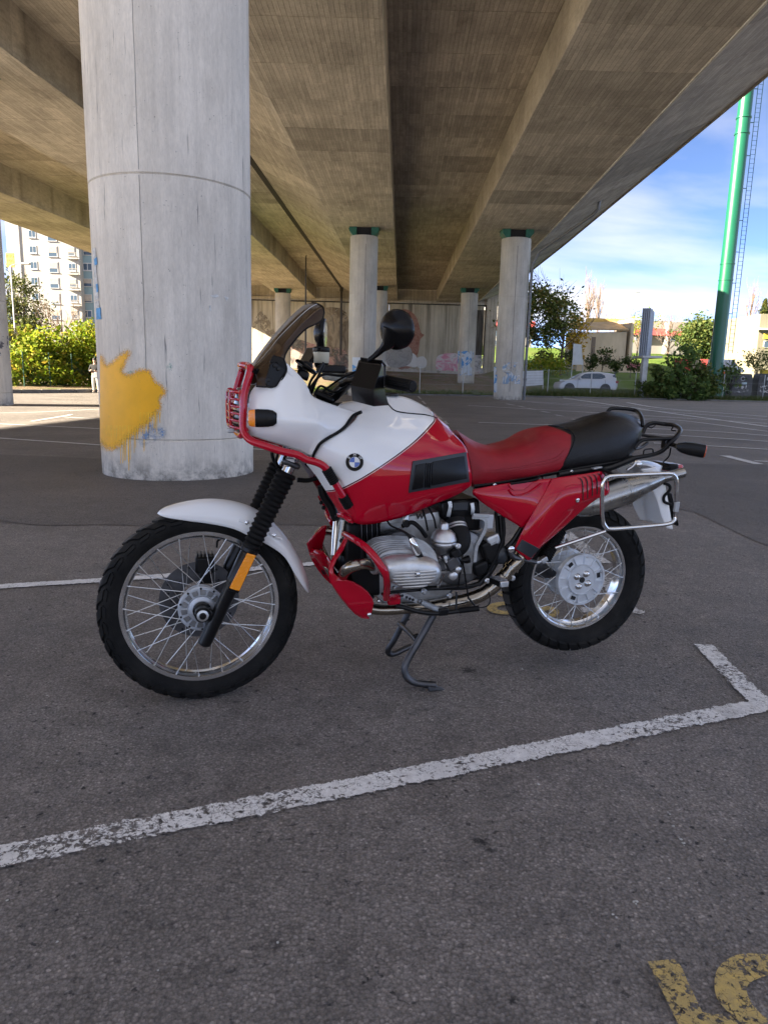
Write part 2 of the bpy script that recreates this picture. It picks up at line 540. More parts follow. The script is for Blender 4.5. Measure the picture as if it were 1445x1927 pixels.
for (x, y) in ((789, 748), (797, 757), (806, 768), (815, 777), (826, 786), (838, 795)):
    strip('lane_dash', gp((x - 2.5, y - 2.5), (x + 3, y + 3)), 0.13, M_OLD_WHITE, n=4)
# left, sunlit bay lines
for pp in (((-60, 821), (0, 825), (190, 838)), ((-60, 795), (0, 798), (187, 807)), ((60, 793), (121, 783), (135, 780)), ((121, 785), (190, 789)), ((470, 845), (560, 851)), ((-40, 778), (60, 776), (190, 770))):
    strip('far_bay_line', gp(*pp), 0.10, M_FAR_LINE, n=12)
# yellow characters in the bottom right corner (unreadable fragments) and a ring behind the stand
def zz(u, v): return (1145 + u / 2.58, 1180 + v / 2.58)
bb = MB()
bb.poly([Vector((*G(*zz(u, v))[:2], 0.008)) for u, v in ((188, 1642), (318, 1630), (352, 1668), (380, 1735), (452, 1888), (500, 1900), (580, 1897), (640, 1960), (700, 2100), (470, 2160), (400, 2080))])
yl = bb.build('yellow_marking', M_YELLOW_PAINT, car_park, smooth=0)
outer = crom([Vector(zz(u, v)).to_3d() for u, v in ((800, 1610), (640, 1605), (540, 1660), (512, 1740), (530, 1830), (620, 1925), (760, 2010), (900, 2040))], 28)
inner = crom([Vector(zz(u, v)).to_3d() for u, v in ((830, 1690), (760, 1712), (690, 1742), (668, 1780), (690, 1840), (740, 1900), (830, 1960), (920, 1985))], 28)
bb = MB(); bb.loft([[Vector((*G(p.x, p.y)[:2], 0.008)) for p in outer], [Vector((*G(p.x, p.y)[:2], 0.008)) for p in inner]])
bb.build('yellow_marking', M_YELLOW_PAINT, car_park, smooth=0)
for (cx, cy, rx, ry, r2) in ((950, 1147, 34, 12, 0.45), (1030, 1155, 22, 11, 0.35), (948, 1120, 12, 5, 0.3)):
    bb = MB(); ro, ri = [], []
    for k in range(25):
        a = 2 * math.pi * k / 24
        ro.append(Vector((*G(cx + rx * math.cos(a), cy + ry * math.sin(a))[:2], 0.008)))
        ri.append(Vector((*G(cx + rx * r2 * math.cos(a), cy + ry * r2 * math.sin(a))[:2], 0.008)))
    bb.loft([ro, ri]); bb.build('yellow_marking', M_YELLOW_PAINT, car_park, smooth=0)

# loose chips of stone and paper on the asphalt
M_CHIP = simple('pale_chips', (0.45, 0.44, 0.41), 0.8, var=0.3, vs=30)
bb = MB()
for i in range(420):
    if i < 26:
        px, py = random.choice(((985, 1259), (1270, 1555), (1281, 1580), (1289, 1590), (1258, 1532), (1195, 1700), (1157, 1725), (330, 1270), (180, 1545), (700, 1365), (1010, 1480), (90, 1310)))
        px += random.uniform(-4, 4); py += random.uniform(-3, 3)
        p = G(px, py); r = random.uniform(0.002, 0.0055)
    else:
        p = Vector((random.uniform(-4, 4.5), 1.0 + 9 * random.random() ** 1.5, 0)); r = random.uniform(0.0012, 0.0042)
    c = Vector((p.x, p.y, r * 0.35))
    a = random.uniform(0, 3)
    vs = [c + Vector((math.cos(a + k * 1.26) * r * random.uniform(0.6, 1.3), math.sin(a + k * 1.26) * r * random.uniform(0.6, 1.3), 0)) for k in range(5)]
    bb.add(vs + [c + Vector((0, 0, r * 0.5)), c - Vector((0, 0, r * 0.4))], [(k, (k + 1) % 5, 5) for k in range(5)] + [((k + 1) % 5, k, 6) for k in range(5)])
gr = stuff(bb.build('gravel_chips', M_CHIP, None, smooth=0)); gr['label'] = 'pale stone chips scattered over the asphalt'

# ---- grass land beyond the kerb
RP = [(-1, 0.06), (0, 0.10), (5, 0.45), (22, 2.1), (38, 3.2), (57, 5.6), (75, 7.2), (130, 8.5), (600, 12)]
CP = [(-1, 0.06), (0, 0.10), (24, 0.8), (42, 2.0), (60, 2.4), (600, 12)]
LP = [(-1, 0.06), (0, 0.10), (60, 0.5), (600, 3)]
def ss(a, b_, x):
    u = min(max((x - a) / (b_ - a), 0), 1); return u * u * (3 - 2 * u)
def terr(x, y):
    d = y - kerbY(x)
    wl_, wr_ = 1 - ss(-18, -11, x), ss(11, 17, x)
    z = lk(LP, d) * wl_ + lk(RP, d) * wr_ + lk(CP, d) * (1 - wl_ - wr_)
    return z
def grass_mat():
    t = NT('meadow_grass'); o = t.geo_pos()
    n = t.noise(o, 0.25, 5, 0.6); n2 = t.noise(o, 6, 5, 0.7)
    c = t.ramp(n, [(0.3, (0.060, 0.110, 0.016)), (0.55, (0.095, 0.150, 0.022)), (0.8, (0.125, 0.140, 0.04))])
    c = t.mix(1.0, c, t.ramp(n2, [(0.3, 0.6), (0.7, 1.35)]), 'MULTIPLY')
    # bare trodden earth below the viaduct
    s_ = t.sep(o)
    under = t.math('MULTIPLY', t.ramp(t.math('DIVIDE', t.math('ADD', s_[0], 12.0), 27.0), [(0.0, 1), (0.08, 1), (0.88, 1), (1.0, 0)]), 1.0)
    earth = t.ramp(t.noise(o, 1.4, 5, 0.6), [(0.3, (0.15, 0.108, 0.072)), (0.7, (0.25, 0.19, 0.13))])
    edge = t.ramp(t.math('DIVIDE', t.math('SUBTRACT', s_[1], 50.0), 10.0), [(0.25, 0), (0.7, 1)])
    edge = t.math('MAXIMUM', edge, t.ramp(t.math('DIVIDE', t.math('ADD', s_[0], 20.0), 10.0), [(0.3, 1), (0.8, 0)]))
    fac = t.math('MULTIPLY', t.math('MULTIPLY', under, edge), t.ramp(t.noise(o, 0.8, 4), [(0.34, 0.25), (0.5, 1)]))
    c = t.mix(fac, c, earth)
    t.set(color=c, rough=0.95, spec=0.15); t.bump(n2, 0.6, 0.1)
    return t.m
M_GRASS = grass_mat()
xs = [-300, -160, -90, -60, -45, -36, -28, -22, -18, -16, -14, -12, -10, -7, -4, -1, 2, 5, 8, 11, 12, 13, 14, 15, 16, 17, 18, 20, 23, 26, 29, 32, 36, 40, 46, 54, 64, 80, 110, 160, 260, 420]
ds = [0, 0.5, 1, 2, 3, 5, 8, 11, 15, 19, 24, 29, 34, 40, 46, 52, 58, 66, 76, 90, 120, 170, 250, 400, 700, 1400]
bb = MB(); bb.loft([[Vector((x, kerbY(x) + d, terr(x, kerbY(x) + d))) for x in xs] for d in ds])
field = struct(bb.build('grass_field', M_GRASS, smooth=170)); field['label'] = 'grass bank rising beyond the kerb'
# kerb stones
M_KERB = simple('kerb_concrete', (0.17, 0.165, 0.155), 0.9, var=0.35, vs=1.5, bump=0.4, bs=60)
kerb = None
pts = []
for i in range(len(KERB) - 1):
    pass
kp = crom([Vector((x, y, 0)) for x, y in KERB[2:12]], 400)
acc = [0.0]
for i in range(1, len(kp)): acc.append(acc[-1] + (kp[i] - kp[i - 1]).length)
def kat(s_):
    for i in range(1, len(kp)):
        if acc[i] >= s_:
            u = (s_ - acc[i - 1]) / (acc[i] - acc[i - 1]); return kp[i - 1].lerp(kp[i], u)
    return kp[-1]
kb = MB(); kb.bar(kat(0) + Vector((0, 0, 0.01)), kat(0.9) + Vector((0, 0, 0.01)), 0.22, 0.10)
kerb = struct(kb.build('kerb', M_KERB)); kerb['label'] = 'concrete kerb along the far edge of the car park'
s_ = 1.0
while s_ < acc[-1] - 1.0:
    a, c = kat(s_ + 0.01), kat(s_ + 0.985)
    hgt = 0.13 if a.x > -12 else 0.20
    kb = MB(); kb.bar(a + Vector((0, 0, hgt / 2 - 0.02 + random.uniform(-0.008, 0.008))), c + Vector((0, 0, hgt / 2 - 0.02 + random.uniform(-0.008, 0.008))), 0.26, hgt)
    kb.build('kerb_stone', M_KERB, kerb, smooth=0)
    s_ += 1.0

# ================================================================== OVERPASS
def concrete_board(name, base, dark, panel=True, bw=0.13):
    """board-marked concrete: boards run along Y, each pour a little different"""
    t = NT(name); o = t.geo_pos(); s = t.sep(o)
    xb = t.math('DIVIDE', t.math('SUBTRACT', t.math('ADD', s[0], t.math('MULTIPLY', t.noise(t.map(o, (0, 0.4, 0)), 1.0, 2), 0.02)), t.math('MULTIPLY', s[1], 0.0205)), bw)
    kx = t.math('FLOOR', xb); fx = t.math('FRACT', xb); ky = t.math('FLOOR', t.math('DIVIDE', s[1], 1.35))
    cv = t.new('CombineXYZ'); t.link(kx, cv.inputs[0]); t.link(ky, cv.inputs[1])
    wn_ = t.new('TexWhiteNoise'); wn_.noise_dimensions = '2D'; t.link(cv.outputs[0], wn_.inputs['Vector'])
    edge = t.math('MINIMUM', fx, t.math('SUBTRACT', 1.0, fx))
    st2 = t.noise(t.map(o, (26.0, 1.6, 10.0)), 1.0, 5, 0.72)
    blot = t.noise(o, 0.55, 6, 0.7); fine = t.noise(o, 14.0, 5, 0.7)
    stain = t.noise(t.map(o, (0.8, 0.35, 1), (4, 2, 0)), 1.0, 7, 0.75)
    c = t.mix(wn_.outputs['Value'], tuple(x * 0.84 for x in base), tuple(min(x * 1.10, 1) for x in base))
    c = t.mix(t.ramp(edge, [(0.0, 0.55), (0.09, 0)]), c, dark)
    c = t.mix(1.0, c, t.ramp(st2, [(0.30, 0.80), (0.5, 1.0), (0.7, 1.1)]), 'MULTIPLY')
    c = t.mix(1.0, c, t.ramp(blot, [(0.3, 0.74), (0.7, 1.16)]), 'MULTIPLY')
    c = t.mix(1.0, c, t.ramp(fine, [(0.25, 0.82), (0.7, 1.1)]), 'MULTIPLY')
    c = t.mix(t.ramp(stain, [(0.56, 0), (0.76, 0.55)]), c, tuple(x * 0.5 for x in dark))
    if panel:
        c = t.mix(1.0, c, t.ramp(t.rnd(), [(0.0, 0.82), (0.5, 1.0), (1.0, 1.12)]), 'MULTIPLY')
    t.set(color=c, rough=0.9, spec=0.2)
    bd = t.ramp(edge, [(0.0, 0), (0.12, 1)])
    t.bump(t.math('ADD', bd, t.math('ADD', t.math('MULTIPLY', st2, 0.5), t.math('MULTIPLY', wn_.outputs['Value'], 0.8))), 0.6, 0.012)
    return t.m
M_SOFFIT = concrete_board('soffit_concrete', (0.48, 0.435, 0.365), (0.19, 0.165, 0.132))
M_GIRDER = concrete_board('girder_concrete', (0.52, 0.47, 0.385), (0.25, 0.215, 0.17), panel=False)
M_SLAB = concrete_board('slab_concrete', (0.42, 0.37, 0.31), (0.17, 0.145, 0.118))
M_KERB_PALE = simple('pale_mortar', (0.55, 0.52, 0.46), 0.9, var=0.3, vs=2)
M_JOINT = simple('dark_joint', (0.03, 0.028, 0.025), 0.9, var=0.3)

def zb(y): return 9.45 + 0.0135 * y
def zs(y): return zb(y) + 1.42
Y0, Y1 = 5.4, 91.9  # near end over the camera left open, unseen, to let sky light in
L1R = [(0, -11.9), (21, -10.68), (47.7, -9.06), (61, -8.95), (94, -9.2)]
EDGE = {
    'joint': lambda y: -7.3 + 0.0148 * y,
    'b1l': lambda y: -4.43 + 0.0216 * y, 'b1r': lambda y: -0.68 + 0.019 * y,
    'b2l': lambda y: 4.03 + 0.0203 * y, 'b2r': lambda y: lk([(0, 7.45), (17.7, 8.27), (47.6, 9.68), (92, 11.0)], y),
    'or': lambda y: lk([(0, 11.0), (25.2, 12.1), (57.7, 13.4), (92, 14.4)], y),
    'l1r': lambda y: lk(L1R, y), 'l1l': lambda y: lk(L1R, y) - 4.2, 'l2r': lambda y: lk(L1R, y) - 10.2, 'l2l': lambda y: lk(L1R, y) - 14.5,
    'ol': lambda y: lk(L1R, y) - 18.4, 'jl': lambda y: -7.3 + 0.0148 * y - 0.12,
}
ys = []
def longi(b, prof):
    """closed longitudinal solid: prof(y) -> list of (x, z)"""
    rows = [[Vector((x, y, z)) for x, z in prof(y)] for y in ys]
    n = len(rows[0])
    b.loft(rows, cu=True)
    for r, fl in ((rows[0], False), (rows[-1], True)):
        b.poly(r, fl)
    return b
PT = 0.04    # panel thickness
def deck(name, label, outline, pieces, girders, ya):
    ys[:] = [ya + (Y1 - ya) * i / 36 for i in range(37)]
    d = thing(name, label, 'overpass', (0, 0, 0))
    for nm, prof in outline:
        b = MB(); longi(b, prof); b.build(nm, M_GIRDER, d, smooth=0)
    for nm, A, za, B_, zb_, nsp, mat in pieces:
        par = [c for c in d.children if c.name.split('.')[0] == 'girder'][girders[nm]] if nm in girders else [c for c in d.children if c.name.split('.')[0] == 'deck_slab'][0]
        y = ya
        k = 0
        while y < Y1 - 0.4:
            y2 = min(y + 2.70, Y1 - 0.05)
            for j in range(nsp):
                u0, u1 = j / nsp, (j + 1) / nsp
                def pt(yy, u, dz):
                    x = EDGE[A](yy) * (1 - u) + EDGE[B_](yy) * u
                    z = za(yy) * (1 - u) + zb_(yy) * u
                    return Vector((x, yy, z + dz))
                e0, e1 = (0.004 / 4), (0.004 / 4)
                g_ = 0.016
                dz = random.uniform(-0.004, 0.004)
                b = MB()
                b.hexa([pt(y + g_, u0 + e0, -PT + dz), pt(y + g_, u1 - e1, -PT + dz), pt(y2 - g_, u1 - e1, -PT + dz), pt(y2 - g_, u0 + e0, -PT + dz)],
                       [pt(y + g_, u0 + e0, -0.006), pt(y + g_, u1 - e1, -0.006), pt(y2 - g_, u1 - e1, -0.006), pt(y2 - g_, u0 + e0, -0.006)])
                b.build('soffit_panel', mat, par, smooth=0)
            y = y2 + 0.0
            k += 1
    return d
TK = 0.45
right_deck = deck('overpass_deck', 'brown concrete overpass deck on two broad girders above the motorcycle', [
    ('deck_slab', lambda y: [(EDGE['joint'](y), zs(y)), (EDGE['or'](y), zs(y) + 0.0), (EDGE['or'](y), zs(y) + TK), (EDGE['joint'](y), zs(y) + TK)]),
    ('girder', lambda y: [(EDGE['b1l'](y), zb(y)), (EDGE['b1r'](y), zb(y)), (EDGE['b1r'](y), zs(y) - 0.004), (EDGE['joint'](y) + 0.02, zs(y) - 0.004)]),
    ('girder', lambda y: [(EDGE['b2l'](y), zb(y)), (EDGE['b2r'](y), zb(y)), (EDGE['or'](y) - 0.02, zs(y) - 0.004), (EDGE['b2l'](y), zs(y) - 0.004)]),
    ('parapet', lambda y: [(EDGE['or'](y) - 0.25, zs(y) + TK + 0.003), (EDGE['or'](y) + 0.06, zs(y) + TK - 0.55), (EDGE['or'](y) + 0.06, zs(y) + TK + 2.4), (EDGE['or'](y) - 0.25, zs(y) + TK + 2.4)]),  # raised unseen as a barrier so its shadow reaches up the mast
], [
    ('bottom1', 'b1l', zb, 'b1r', zb, 1, M_SOFFIT), ('wing1', 'joint', zs, 'b1l', zb, 1, M_SOFFIT), ('bottom2', 'b2l', zb, 'b2r', zb, 1, M_SOFFIT),
    ('wing2', 'b2r', zb, 'or', zs, 1, M_SLAB), ('mid', 'b1r', zs, 'b2l', zs, 2, M_SLAB)],
    {'bottom1': 0, 'wing1': 0, 'bottom2': 1, 'wing2': 1}, Y0)
left_deck = deck('overpass_deck', 'second overpass deck left of the dark joint, warmly lit underneath', [
    ('deck_slab', lambda y: [(EDGE['ol'](y), zs(y)), (EDGE['jl'](y), zs(y)), (EDGE['jl'](y), zs(y) + TK), (EDGE['ol'](y), zs(y) + TK)]),
    ('girder', lambda y: [(EDGE['l1l'](y), zb(y)), (EDGE['l1r'](y), zb(y)), (EDGE['l1r'](y), zs(y) - 0.004), (EDGE['l1l'](y), zs(y) - 0.004)]),
    ('girder', lambda y: [(EDGE['l2l'](y), zb(y)), (EDGE['l2r'](y), zb(y)), (EDGE['l2r'](y), zs(y) - 0.004), (EDGE['ol'](y) + 0.02, zs(y) - 0.004)]),
    ('parapet', lambda y: [(EDGE['ol'](y) - 0.06, zs(y) + TK - 0.5), (EDGE['ol'](y) + 0.25, zs(y) + TK + 0.003), (EDGE['ol'](y) + 0.25, zs(y) + TK + 1.0), (EDGE['ol'](y) - 0.06, zs(y) + TK + 1.0)]),
], [
    ('bottom1', 'l1l', zb, 'l1r', zb, 1, M_SOFFIT), ('bottom2', 'l2l', zb, 'l2r', zb, 1, M_SOFFIT),
    ('wing2', 'ol', zs, 'l2l', zb, 1, M_SOFFIT), ('mid', 'l2r', zs, 'l1l', zs, 2, M_SLAB), ('wing1', 'l1r', zs, 'jl', zs, 1, M_SOFFIT)],
    {'bottom1': 0, 'bottom2': 1, 'wing2': 1}, -11.0)  # cut off unseen behind the camera, just long enough to shade the foreground
ys[:] = [Y0 + (Y1 - Y0) * i / 36 for i in range(37)]
b = MB(); longi(b, lambda y: [(EDGE['b2r'](y) - 0.035, zb(y) - 0.085), (EDGE['b2r'](y) + 0.035, zb(y) - 0.085), (EDGE['b2r'](y) + 0.035, zb(y) - 0.035), (EDGE['b2r'](y) - 0.035, zb(y) - 0.035)])
b.build('drip_edge', M_KERB_PALE, right_deck, smooth=0)
# dark sealing strip in the gap between the decks
b = MB(); longi(b, lambda y: [(EDGE['jl'](y) - 0.09, zs(y) - 0.10), (EDGE['joint'](y) + 0.09, zs(y) - 0.10), (EDGE['joint'](y) + 0.09, zs(y) - 0.047), (EDGE['jl'](y) - 0.09, zs(y) - 0.047)])
b.build('joint_seal', M_JOINT, right_deck, smooth=0)

# ---- columns
def column_mat(name, base, seed):
    t = NT(name); o = t.map(t.obj(), loc=(seed, seed * 2, 0))
    blot = t.noise(t.map(o, (0.9, 0.9, 0.5)), 1.3, 6, 0.65)
    streak = t.noise(t.map(o, (7, 7, 0.35)), 1.4, 6, 0.7)
    fine = t.noise(t.map(o, (1, 1, 0.25)), 60, 4, 0.7)
    c = t.mix(t.ramp(blot, [(0.3, 0), (0.7, 1)]), tuple(x * 0.78 for x in base), tuple(x * 1.1 for x in base))
    c = t.mix(1.0, c, t.ramp(streak, [(0.3, 0.86), (0.6, 1.05)]), 'MULTIPLY')
    c = t.mix(t.ramp(t.noise(t.map(o, (1.2, 1.2, 0.28), (6, 2, 1)), 1.6, 6, 0.7), [(0.52, 0), (0.75, 0.42)]), c, (0.30, 0.265, 0.22))
    c = t.mix(1.0, c, t.ramp(fine, [(0.25, 0.86), (0.7, 1.06)]), 'MULTIPLY')
    # hairline vertical scuffs and small dark pits
    sc_ = t.ramp(t.noise(t.map(o, (26, 26, 1.1), (3, 1, 5)), 1.0, 3, 0.65), [(0.275, 1), (0.335, 0)])
    c = t.mix(t.math('MULTIPLY', sc_, 0.7), c, (0.07, 0.07, 0.075))
    pit = t.ramp(t.noise(t.map(o, loc=(2, 8, 1)), 42, 2, 0.5), [(0.24, 1), (0.285, 0)])
    c = t.mix(t.math('MULTIPLY', pit, 0.7), c, (0.08, 0.08, 0.08))
    # darker blotches just above the ground
    z = t.sep(t.obj())[2]
    foot_tone = t.math('MULTIPLY', t.ramp(z, [(0.0, 1), (0.28, 0)]), t.ramp(t.noise(o, 5, 5, 0.7), [(0.42, 0), (0.6, 0.85)]))
    c = t.mix(foot_tone, c, (0.06, 0.058, 0.055))
    t.set(color=c, rough=0.88, spec=0.25)
    t.bump(t.math('ADD', t.math('MULTIPLY', fine, 0.5), t.math('SUBTRACT', streak, t.math('MULTIPLY', pit, 1.5))), 0.35, 0.006)
    return t.m
M_COL = column_mat('column_concrete', (0.73, 0.68, 0.60), 0)
M_COLB = column_mat('column_concrete_warm', (0.56, 0.53, 0.47), 11)
M_GREENSTEEL = simple('green_bearing_steel', (0.02, 0.13, 0.085), 0.5, var=0.3, vs=3)
M_BLACKRUB = simple('bearing_rubber', (0.012, 0.012, 0.013), 0.8, var=0.2)
def column(label, x, y, r, base, mat, joints=(0.40, 3.20, 6.15), n=64):
    zt = zb(y) - 0.50 - PT
    c = thing('bridge_column', label, 'column', (x, y, base), 0, 'round concrete columns carrying the overpass')
    lv = [-0.15] + [j for j in joints] + [zt - base]
    for i in range(len(lv) - 1):
        a, e = lv[i], lv[i + 1]
        bv = 0.012
        rr = r * (1.0 if i % 2 == 0 else 0.997)
        b = MB(); b.lathe([(rr - bv * 1.5, a), (rr, a + bv), (rr, e - bv), (rr - bv * 1.5, e)], n=n)
        b.build('shaft_section', mat, c, smooth=30)
    zt -= base
    b = MB(); b.box((0, 0, zt + 0.25), (r * 1.02, r * 0.9, 0.497)); b.build('bearing', M_BLACKRUB, c, smooth=0)
    for s in (-1, 1):
        b = MB()
        q = [(s * r * 0.52, 0.004), (s * r * 0.80, 0.004), (s * r * 1.05, 0.28), (s * r * 1.05, 0.495), (s * r * 0.52, 0.495)]
        b.prism([Vector((u, -r * 0.62, zt + v)) for u, v in q], [Vector((u, r * 0.62, zt + v)) for u, v in q])
        b.build('bearing_bracket', M_GREENSTEEL, c, smooth=0)
    b = MB(); b.box((0, 0, zt + 0.51), (r * 2.25, r * 1.5, 0.022)); b.build('bearing_plate', M_GREENSTEEL, c, smooth=0)
    return c
CA = (-2.47, 8.42, 0.87)
colA = column('massive pale column splashed with yellow paint, behind the motorcycle nose', CA[0], CA[1], CA[2], 0.0, M_COL, (0.44, 3.12, 6.1, 8.9), 128)
colC2 = column('column with a blue sticker rising behind the mirror and windscreen', -1.62, 45.2, 0.85, 0.0, M_COLB)
colR2 = column('right-hand column standing on the asphalt beside a drain pipe', 7.55, 44.7, 0.88, 0.0, M_COLB, (0.95, 3.4, 6.13))
colR3 = column('far column with blue graffiti at its foot in front of the mural wall', 8.3, 76.0, 0.88, terr(8.3, 76), M_COLB)
colC3 = column('far column half hidden behind the nearer one with the sticker', -1.06, 76.0, 0.86, terr(-1, 76), M_COLB)
colL3 = column('far column in warm light left of the windscreen', -11.75, 80.8, 0.86, terr(-11, 80.8), M_COLB)
colL1 = column('grey column with scribbled tags at the left edge of the car park', -12.85, 22.6, 0.88, 0.0, M_COLB)

# vertical formwork seams
M_SEAM = simple('seam_mortar', (0.26, 0.245, 0.23), 0.9, var=0.25, vs=8)
def cyl_pt(c, px, py, dr=0.0):
    """where the ray through a photo pixel meets a column, in column-local coordinates"""
    cx, cy, r = c
    r += dr
    d = ray(px, py)
    ox, oy = -cx, -cy
    a = d.x ** 2 + d.y ** 2; b_ = 2 * (ox * d.x + oy * d.y); cc = ox * ox + oy * oy - r * r
    disc = max(b_ * b_ - 4 * a * cc, 0)
    t_ = (-b_ - math.sqrt(disc)) / (2 * a)
    p = CAM + d * t_
    return Vector((p.x - cx, p.y - cy, p.z))
p = cyl_pt(CA, 268, 500)
ang = math.atan2(p.y, p.x)
for z0, z1, w in ((0.46, 3.10, 0.007), (3.15, 6.08, 0.007)):
    b = MB()
    for sgn in (0,):
        rr = CA[2] + 0.0015
        pl = []
        for k in range(25):
            z = z0 + (z1 - z0) * k / 24
            a0 = ang + random.uniform(-0.0035, 0.0035)
            pl.append([Vector((math.cos(a0 + w / 2 * s) * rr, math.sin(a0 + w / 2 * s) * rr, z)) for s in (-1, 1)])
        b.loft(pl)
    b.build('formwork_seam', M_SEAM, colA, smooth=0)
for c_, (cx, cy, r) in ((colR2, (7.55, 44.7, 0.88)), (colC2, (-1.62, 45.2, 0.85)), (colR3, (8.3, 76, 0.88))):
    b = MB(); a0 = -math.pi / 2 + 0.12 - math.atan2(cx, cy)
    rr = r + 0.002
    b.loft([[Vector((math.cos(a0 + s * 0.02) * rr, math.sin(a0 + s * 0.02) * rr, z)) for s in (-1, 1)] for z in (0.5, 3.0, 6.0, 9.0)])
    b.build('formwork_seam', M_SEAM, c_, smooth=0)

# ---- paint on the big column: sprayed splash with drips, blue remains, torn posters
def splash_mat(name, col, blobs, drips, soft, nz=0.35, dark=True):
    """uv: x = pixels/100 from the splash centre (unrolled), y up"""
    t = NT(name)
    uv = t.obj('UV')
    dis = t.new('VectorMath', operation='SCALE'); dis.inputs['Scale'].default_value = nz
    sb = t.new('VectorMath', operation='SUBTRACT'); sb.inputs[1].default_value = (0.5, 0.5, 0.5)
    t.link(t.noise(uv, 3.4, 6, 0.6, col=True), sb.inputs[0]); t.link(sb.outputs[0], dis.inputs[0])
    ad = t.new('VectorMath', operation='ADD'); t.link(uv, ad.inputs[0]); t.link(dis.outputs[0], ad.inputs[1])
    v = ad.outputs[0]
    best = None
    for (x, y, rx, ry) in blobs:
        q = t.map(v, (1 / rx, 1 / ry, 0), (-x / rx, -y / ry, 0))
        ln = t.new('VectorMath', operation='LENGTH'); t.link(q, ln.inputs[0])
        f = t.math('SUBTRACT', 1.0, ln.outputs['Value'])
        best = f if best is None else t.math('MAXIMUM', best, f)
    a = t.ramp(best, [(0.0, 0), (soft, 1)])
    s_ = t.sep(uv)
    for (x0, x1, ytop, ylow, dens) in drips:
        stripe = t.noise(t.map(uv, (26, 0.35, 0), (x0, 0, 0)), 1.0, 2, 0.5)
        length = t.noise(t.map(uv, (11, 0.0, 0), (3.1, 0, 0)), 1.0, 3, 0.6)
        lim = t.math('ADD', t.math('MULTIPLY', t.math('SUBTRACT', 0.66, length), (ytop - ylow) * 2.6), ylow)
        m = t.math('MULTIPLY', t.math('GREATER_THAN', stripe, dens), t.math('GREATER_THAN', s_[1], lim))
        m = t.math('MULTIPLY', m, t.math('MULTIPLY', t.math('GREATER_THAN', s_[0], x0), t.math('LESS_THAN', s_[0], x1)))
        m = t.math('MULTIPLY', m, t.math('LESS_THAN', s_[1], ytop))
        a = t.math('MAXIMUM', a, t.math('MULTIPLY', m, 0.92))
    spk = t.ramp(t.noise(t.map(uv, (1, 0.7, 1)), 26.0, 3, 0.6), [(0.20, 1), (0.27, 0)])
    c = t.mix(t.ramp(t.noise(uv, 2.2, 4), [(0.3, 0), (0.7, 1)]), tuple(x * 0.88 for x in col), col)
    if dark: c = t.mix(spk, c, (0.10, 0.07, 0.02))
    a = t.math('MULTIPLY', a, t.ramp(t.noise(uv, 9, 5, 0.7), [(0.42, 0), (0.68, 0.85)]))
    t.set(color=c, rough=0.55, spec=0.4, alpha=a)
    return t.m
def wrap(name, box, mat, parent, nx=24, ny=24, dr=0.004):
    """paint film lying on the column over a photo rectangle"""
    x0, y0, x1, y1 = box
    b = MB(); rows = []; uv = []
    for j in range(ny + 1):
        r_ = []
        for i in range(nx + 1):
            px, py = x0 + (x1 - x0) * i / nx, y0 + (y1 - y0) * j / ny
            r_.append(cyl_pt(CA, px, py, dr)); uv.append((px / 100.0, -py / 100.0))
        rows.append(r_)
    b.loft(rows)
    return b.build(name, mat, parent, smooth=170, fix=False, uv=uv)
def masked_paint(name, col):
    t = NT(name); m = t.sep(t.obj('UV'))[0]; o = t.obj()
    n = t.noise(o, 14, 6, 0.7); n2 = t.noise(o, 90, 3, 0.6)
    v = t.math('ADD', m, t.math('ADD', t.math('MULTIPLY', t.math('SUBTRACT', n, 0.5), 0.30), t.math('MULTIPLY', t.math('SUBTRACT', n2, 0.5), 0.75)))
    spk = t.ramp(t.noise(t.map(o, (1, 1, 0.55)), 38.0, 3, 0.6), [(0.255, 1), (0.31, 0)])
    c = t.mix(t.ramp(t.noise(o, 5, 4), [(0.3, 0), (0.7, 1)]), tuple(x * 0.86 for x in col), col)
    c = t.mix(spk, c, (0.16, 0.11, 0.03))
    t.set(color=c, rough=0.5, spec=0.4, alpha=t.ramp(v, [(0.28, 0), (0.62, 1)])); return t.m
SPL = [(p_.x, p_.y) for p_ in crom([Vector((x, y, 0)) for x, y in ((170, 670), (188, 672), (198, 688), (210, 684), (228, 669), (241, 663), (233, 684), (228, 700), (244, 707), (262, 699), (280, 700), (290, 717), (309, 736), (299, 750), (299, 768), (286, 780), (272, 797), (256, 810), (240, 820), (222, 838), (205, 842), (190, 830), (170, 800))], 92, True)]
def sdist(x, y, poly):
    ins = False; best = 1e9
    for i in range(len(poly)):
        x0, y0 = poly[i - 1]; x1, y1 = poly[i]
        if (y0 > y) != (y1 > y) and x < (x1 - x0) * (y - y0) / (y1 - y0) + x0: ins = not ins
        dx_, dy_ = x1 - x0, y1 - y0; t_ = min(max(((x - x0) * dx_ + (y - y0) * dy_) / (dx_ * dx_ + dy_ * dy_), 0), 1)
        best = min(best, math.hypot(x - x0 - t_ * dx_, y - y0 - t_ * dy_))
    return best if ins else -best
b = MB(); rows = []; uv = []
for j in range(91):
    r_ = []
    for i in range(61):
        px, py = 188 + (330 - 188) * i / 60, 652 + (862 - 652) * j / 90
        r_.append(cyl_pt(CA, px, py, 0.004)); k_ = 0.5 + sdist(px, py, SPL) / (30 if py < 780 else 44); uv.append((min(max(k_, 0), 1), 0))
    rows.append(r_)
b.loft(rows); b.build('paint_splash', masked_paint('yellow_spray_paint', (0.97, 0.48, 0.001)), colA, smooth=170, fix=False, uv=uv)
M_DRIP = simple('yellow_drip', (0.94, 0.53, 0.01), 0.5, var=0.2, vs=20)
rd = random.Random(9)
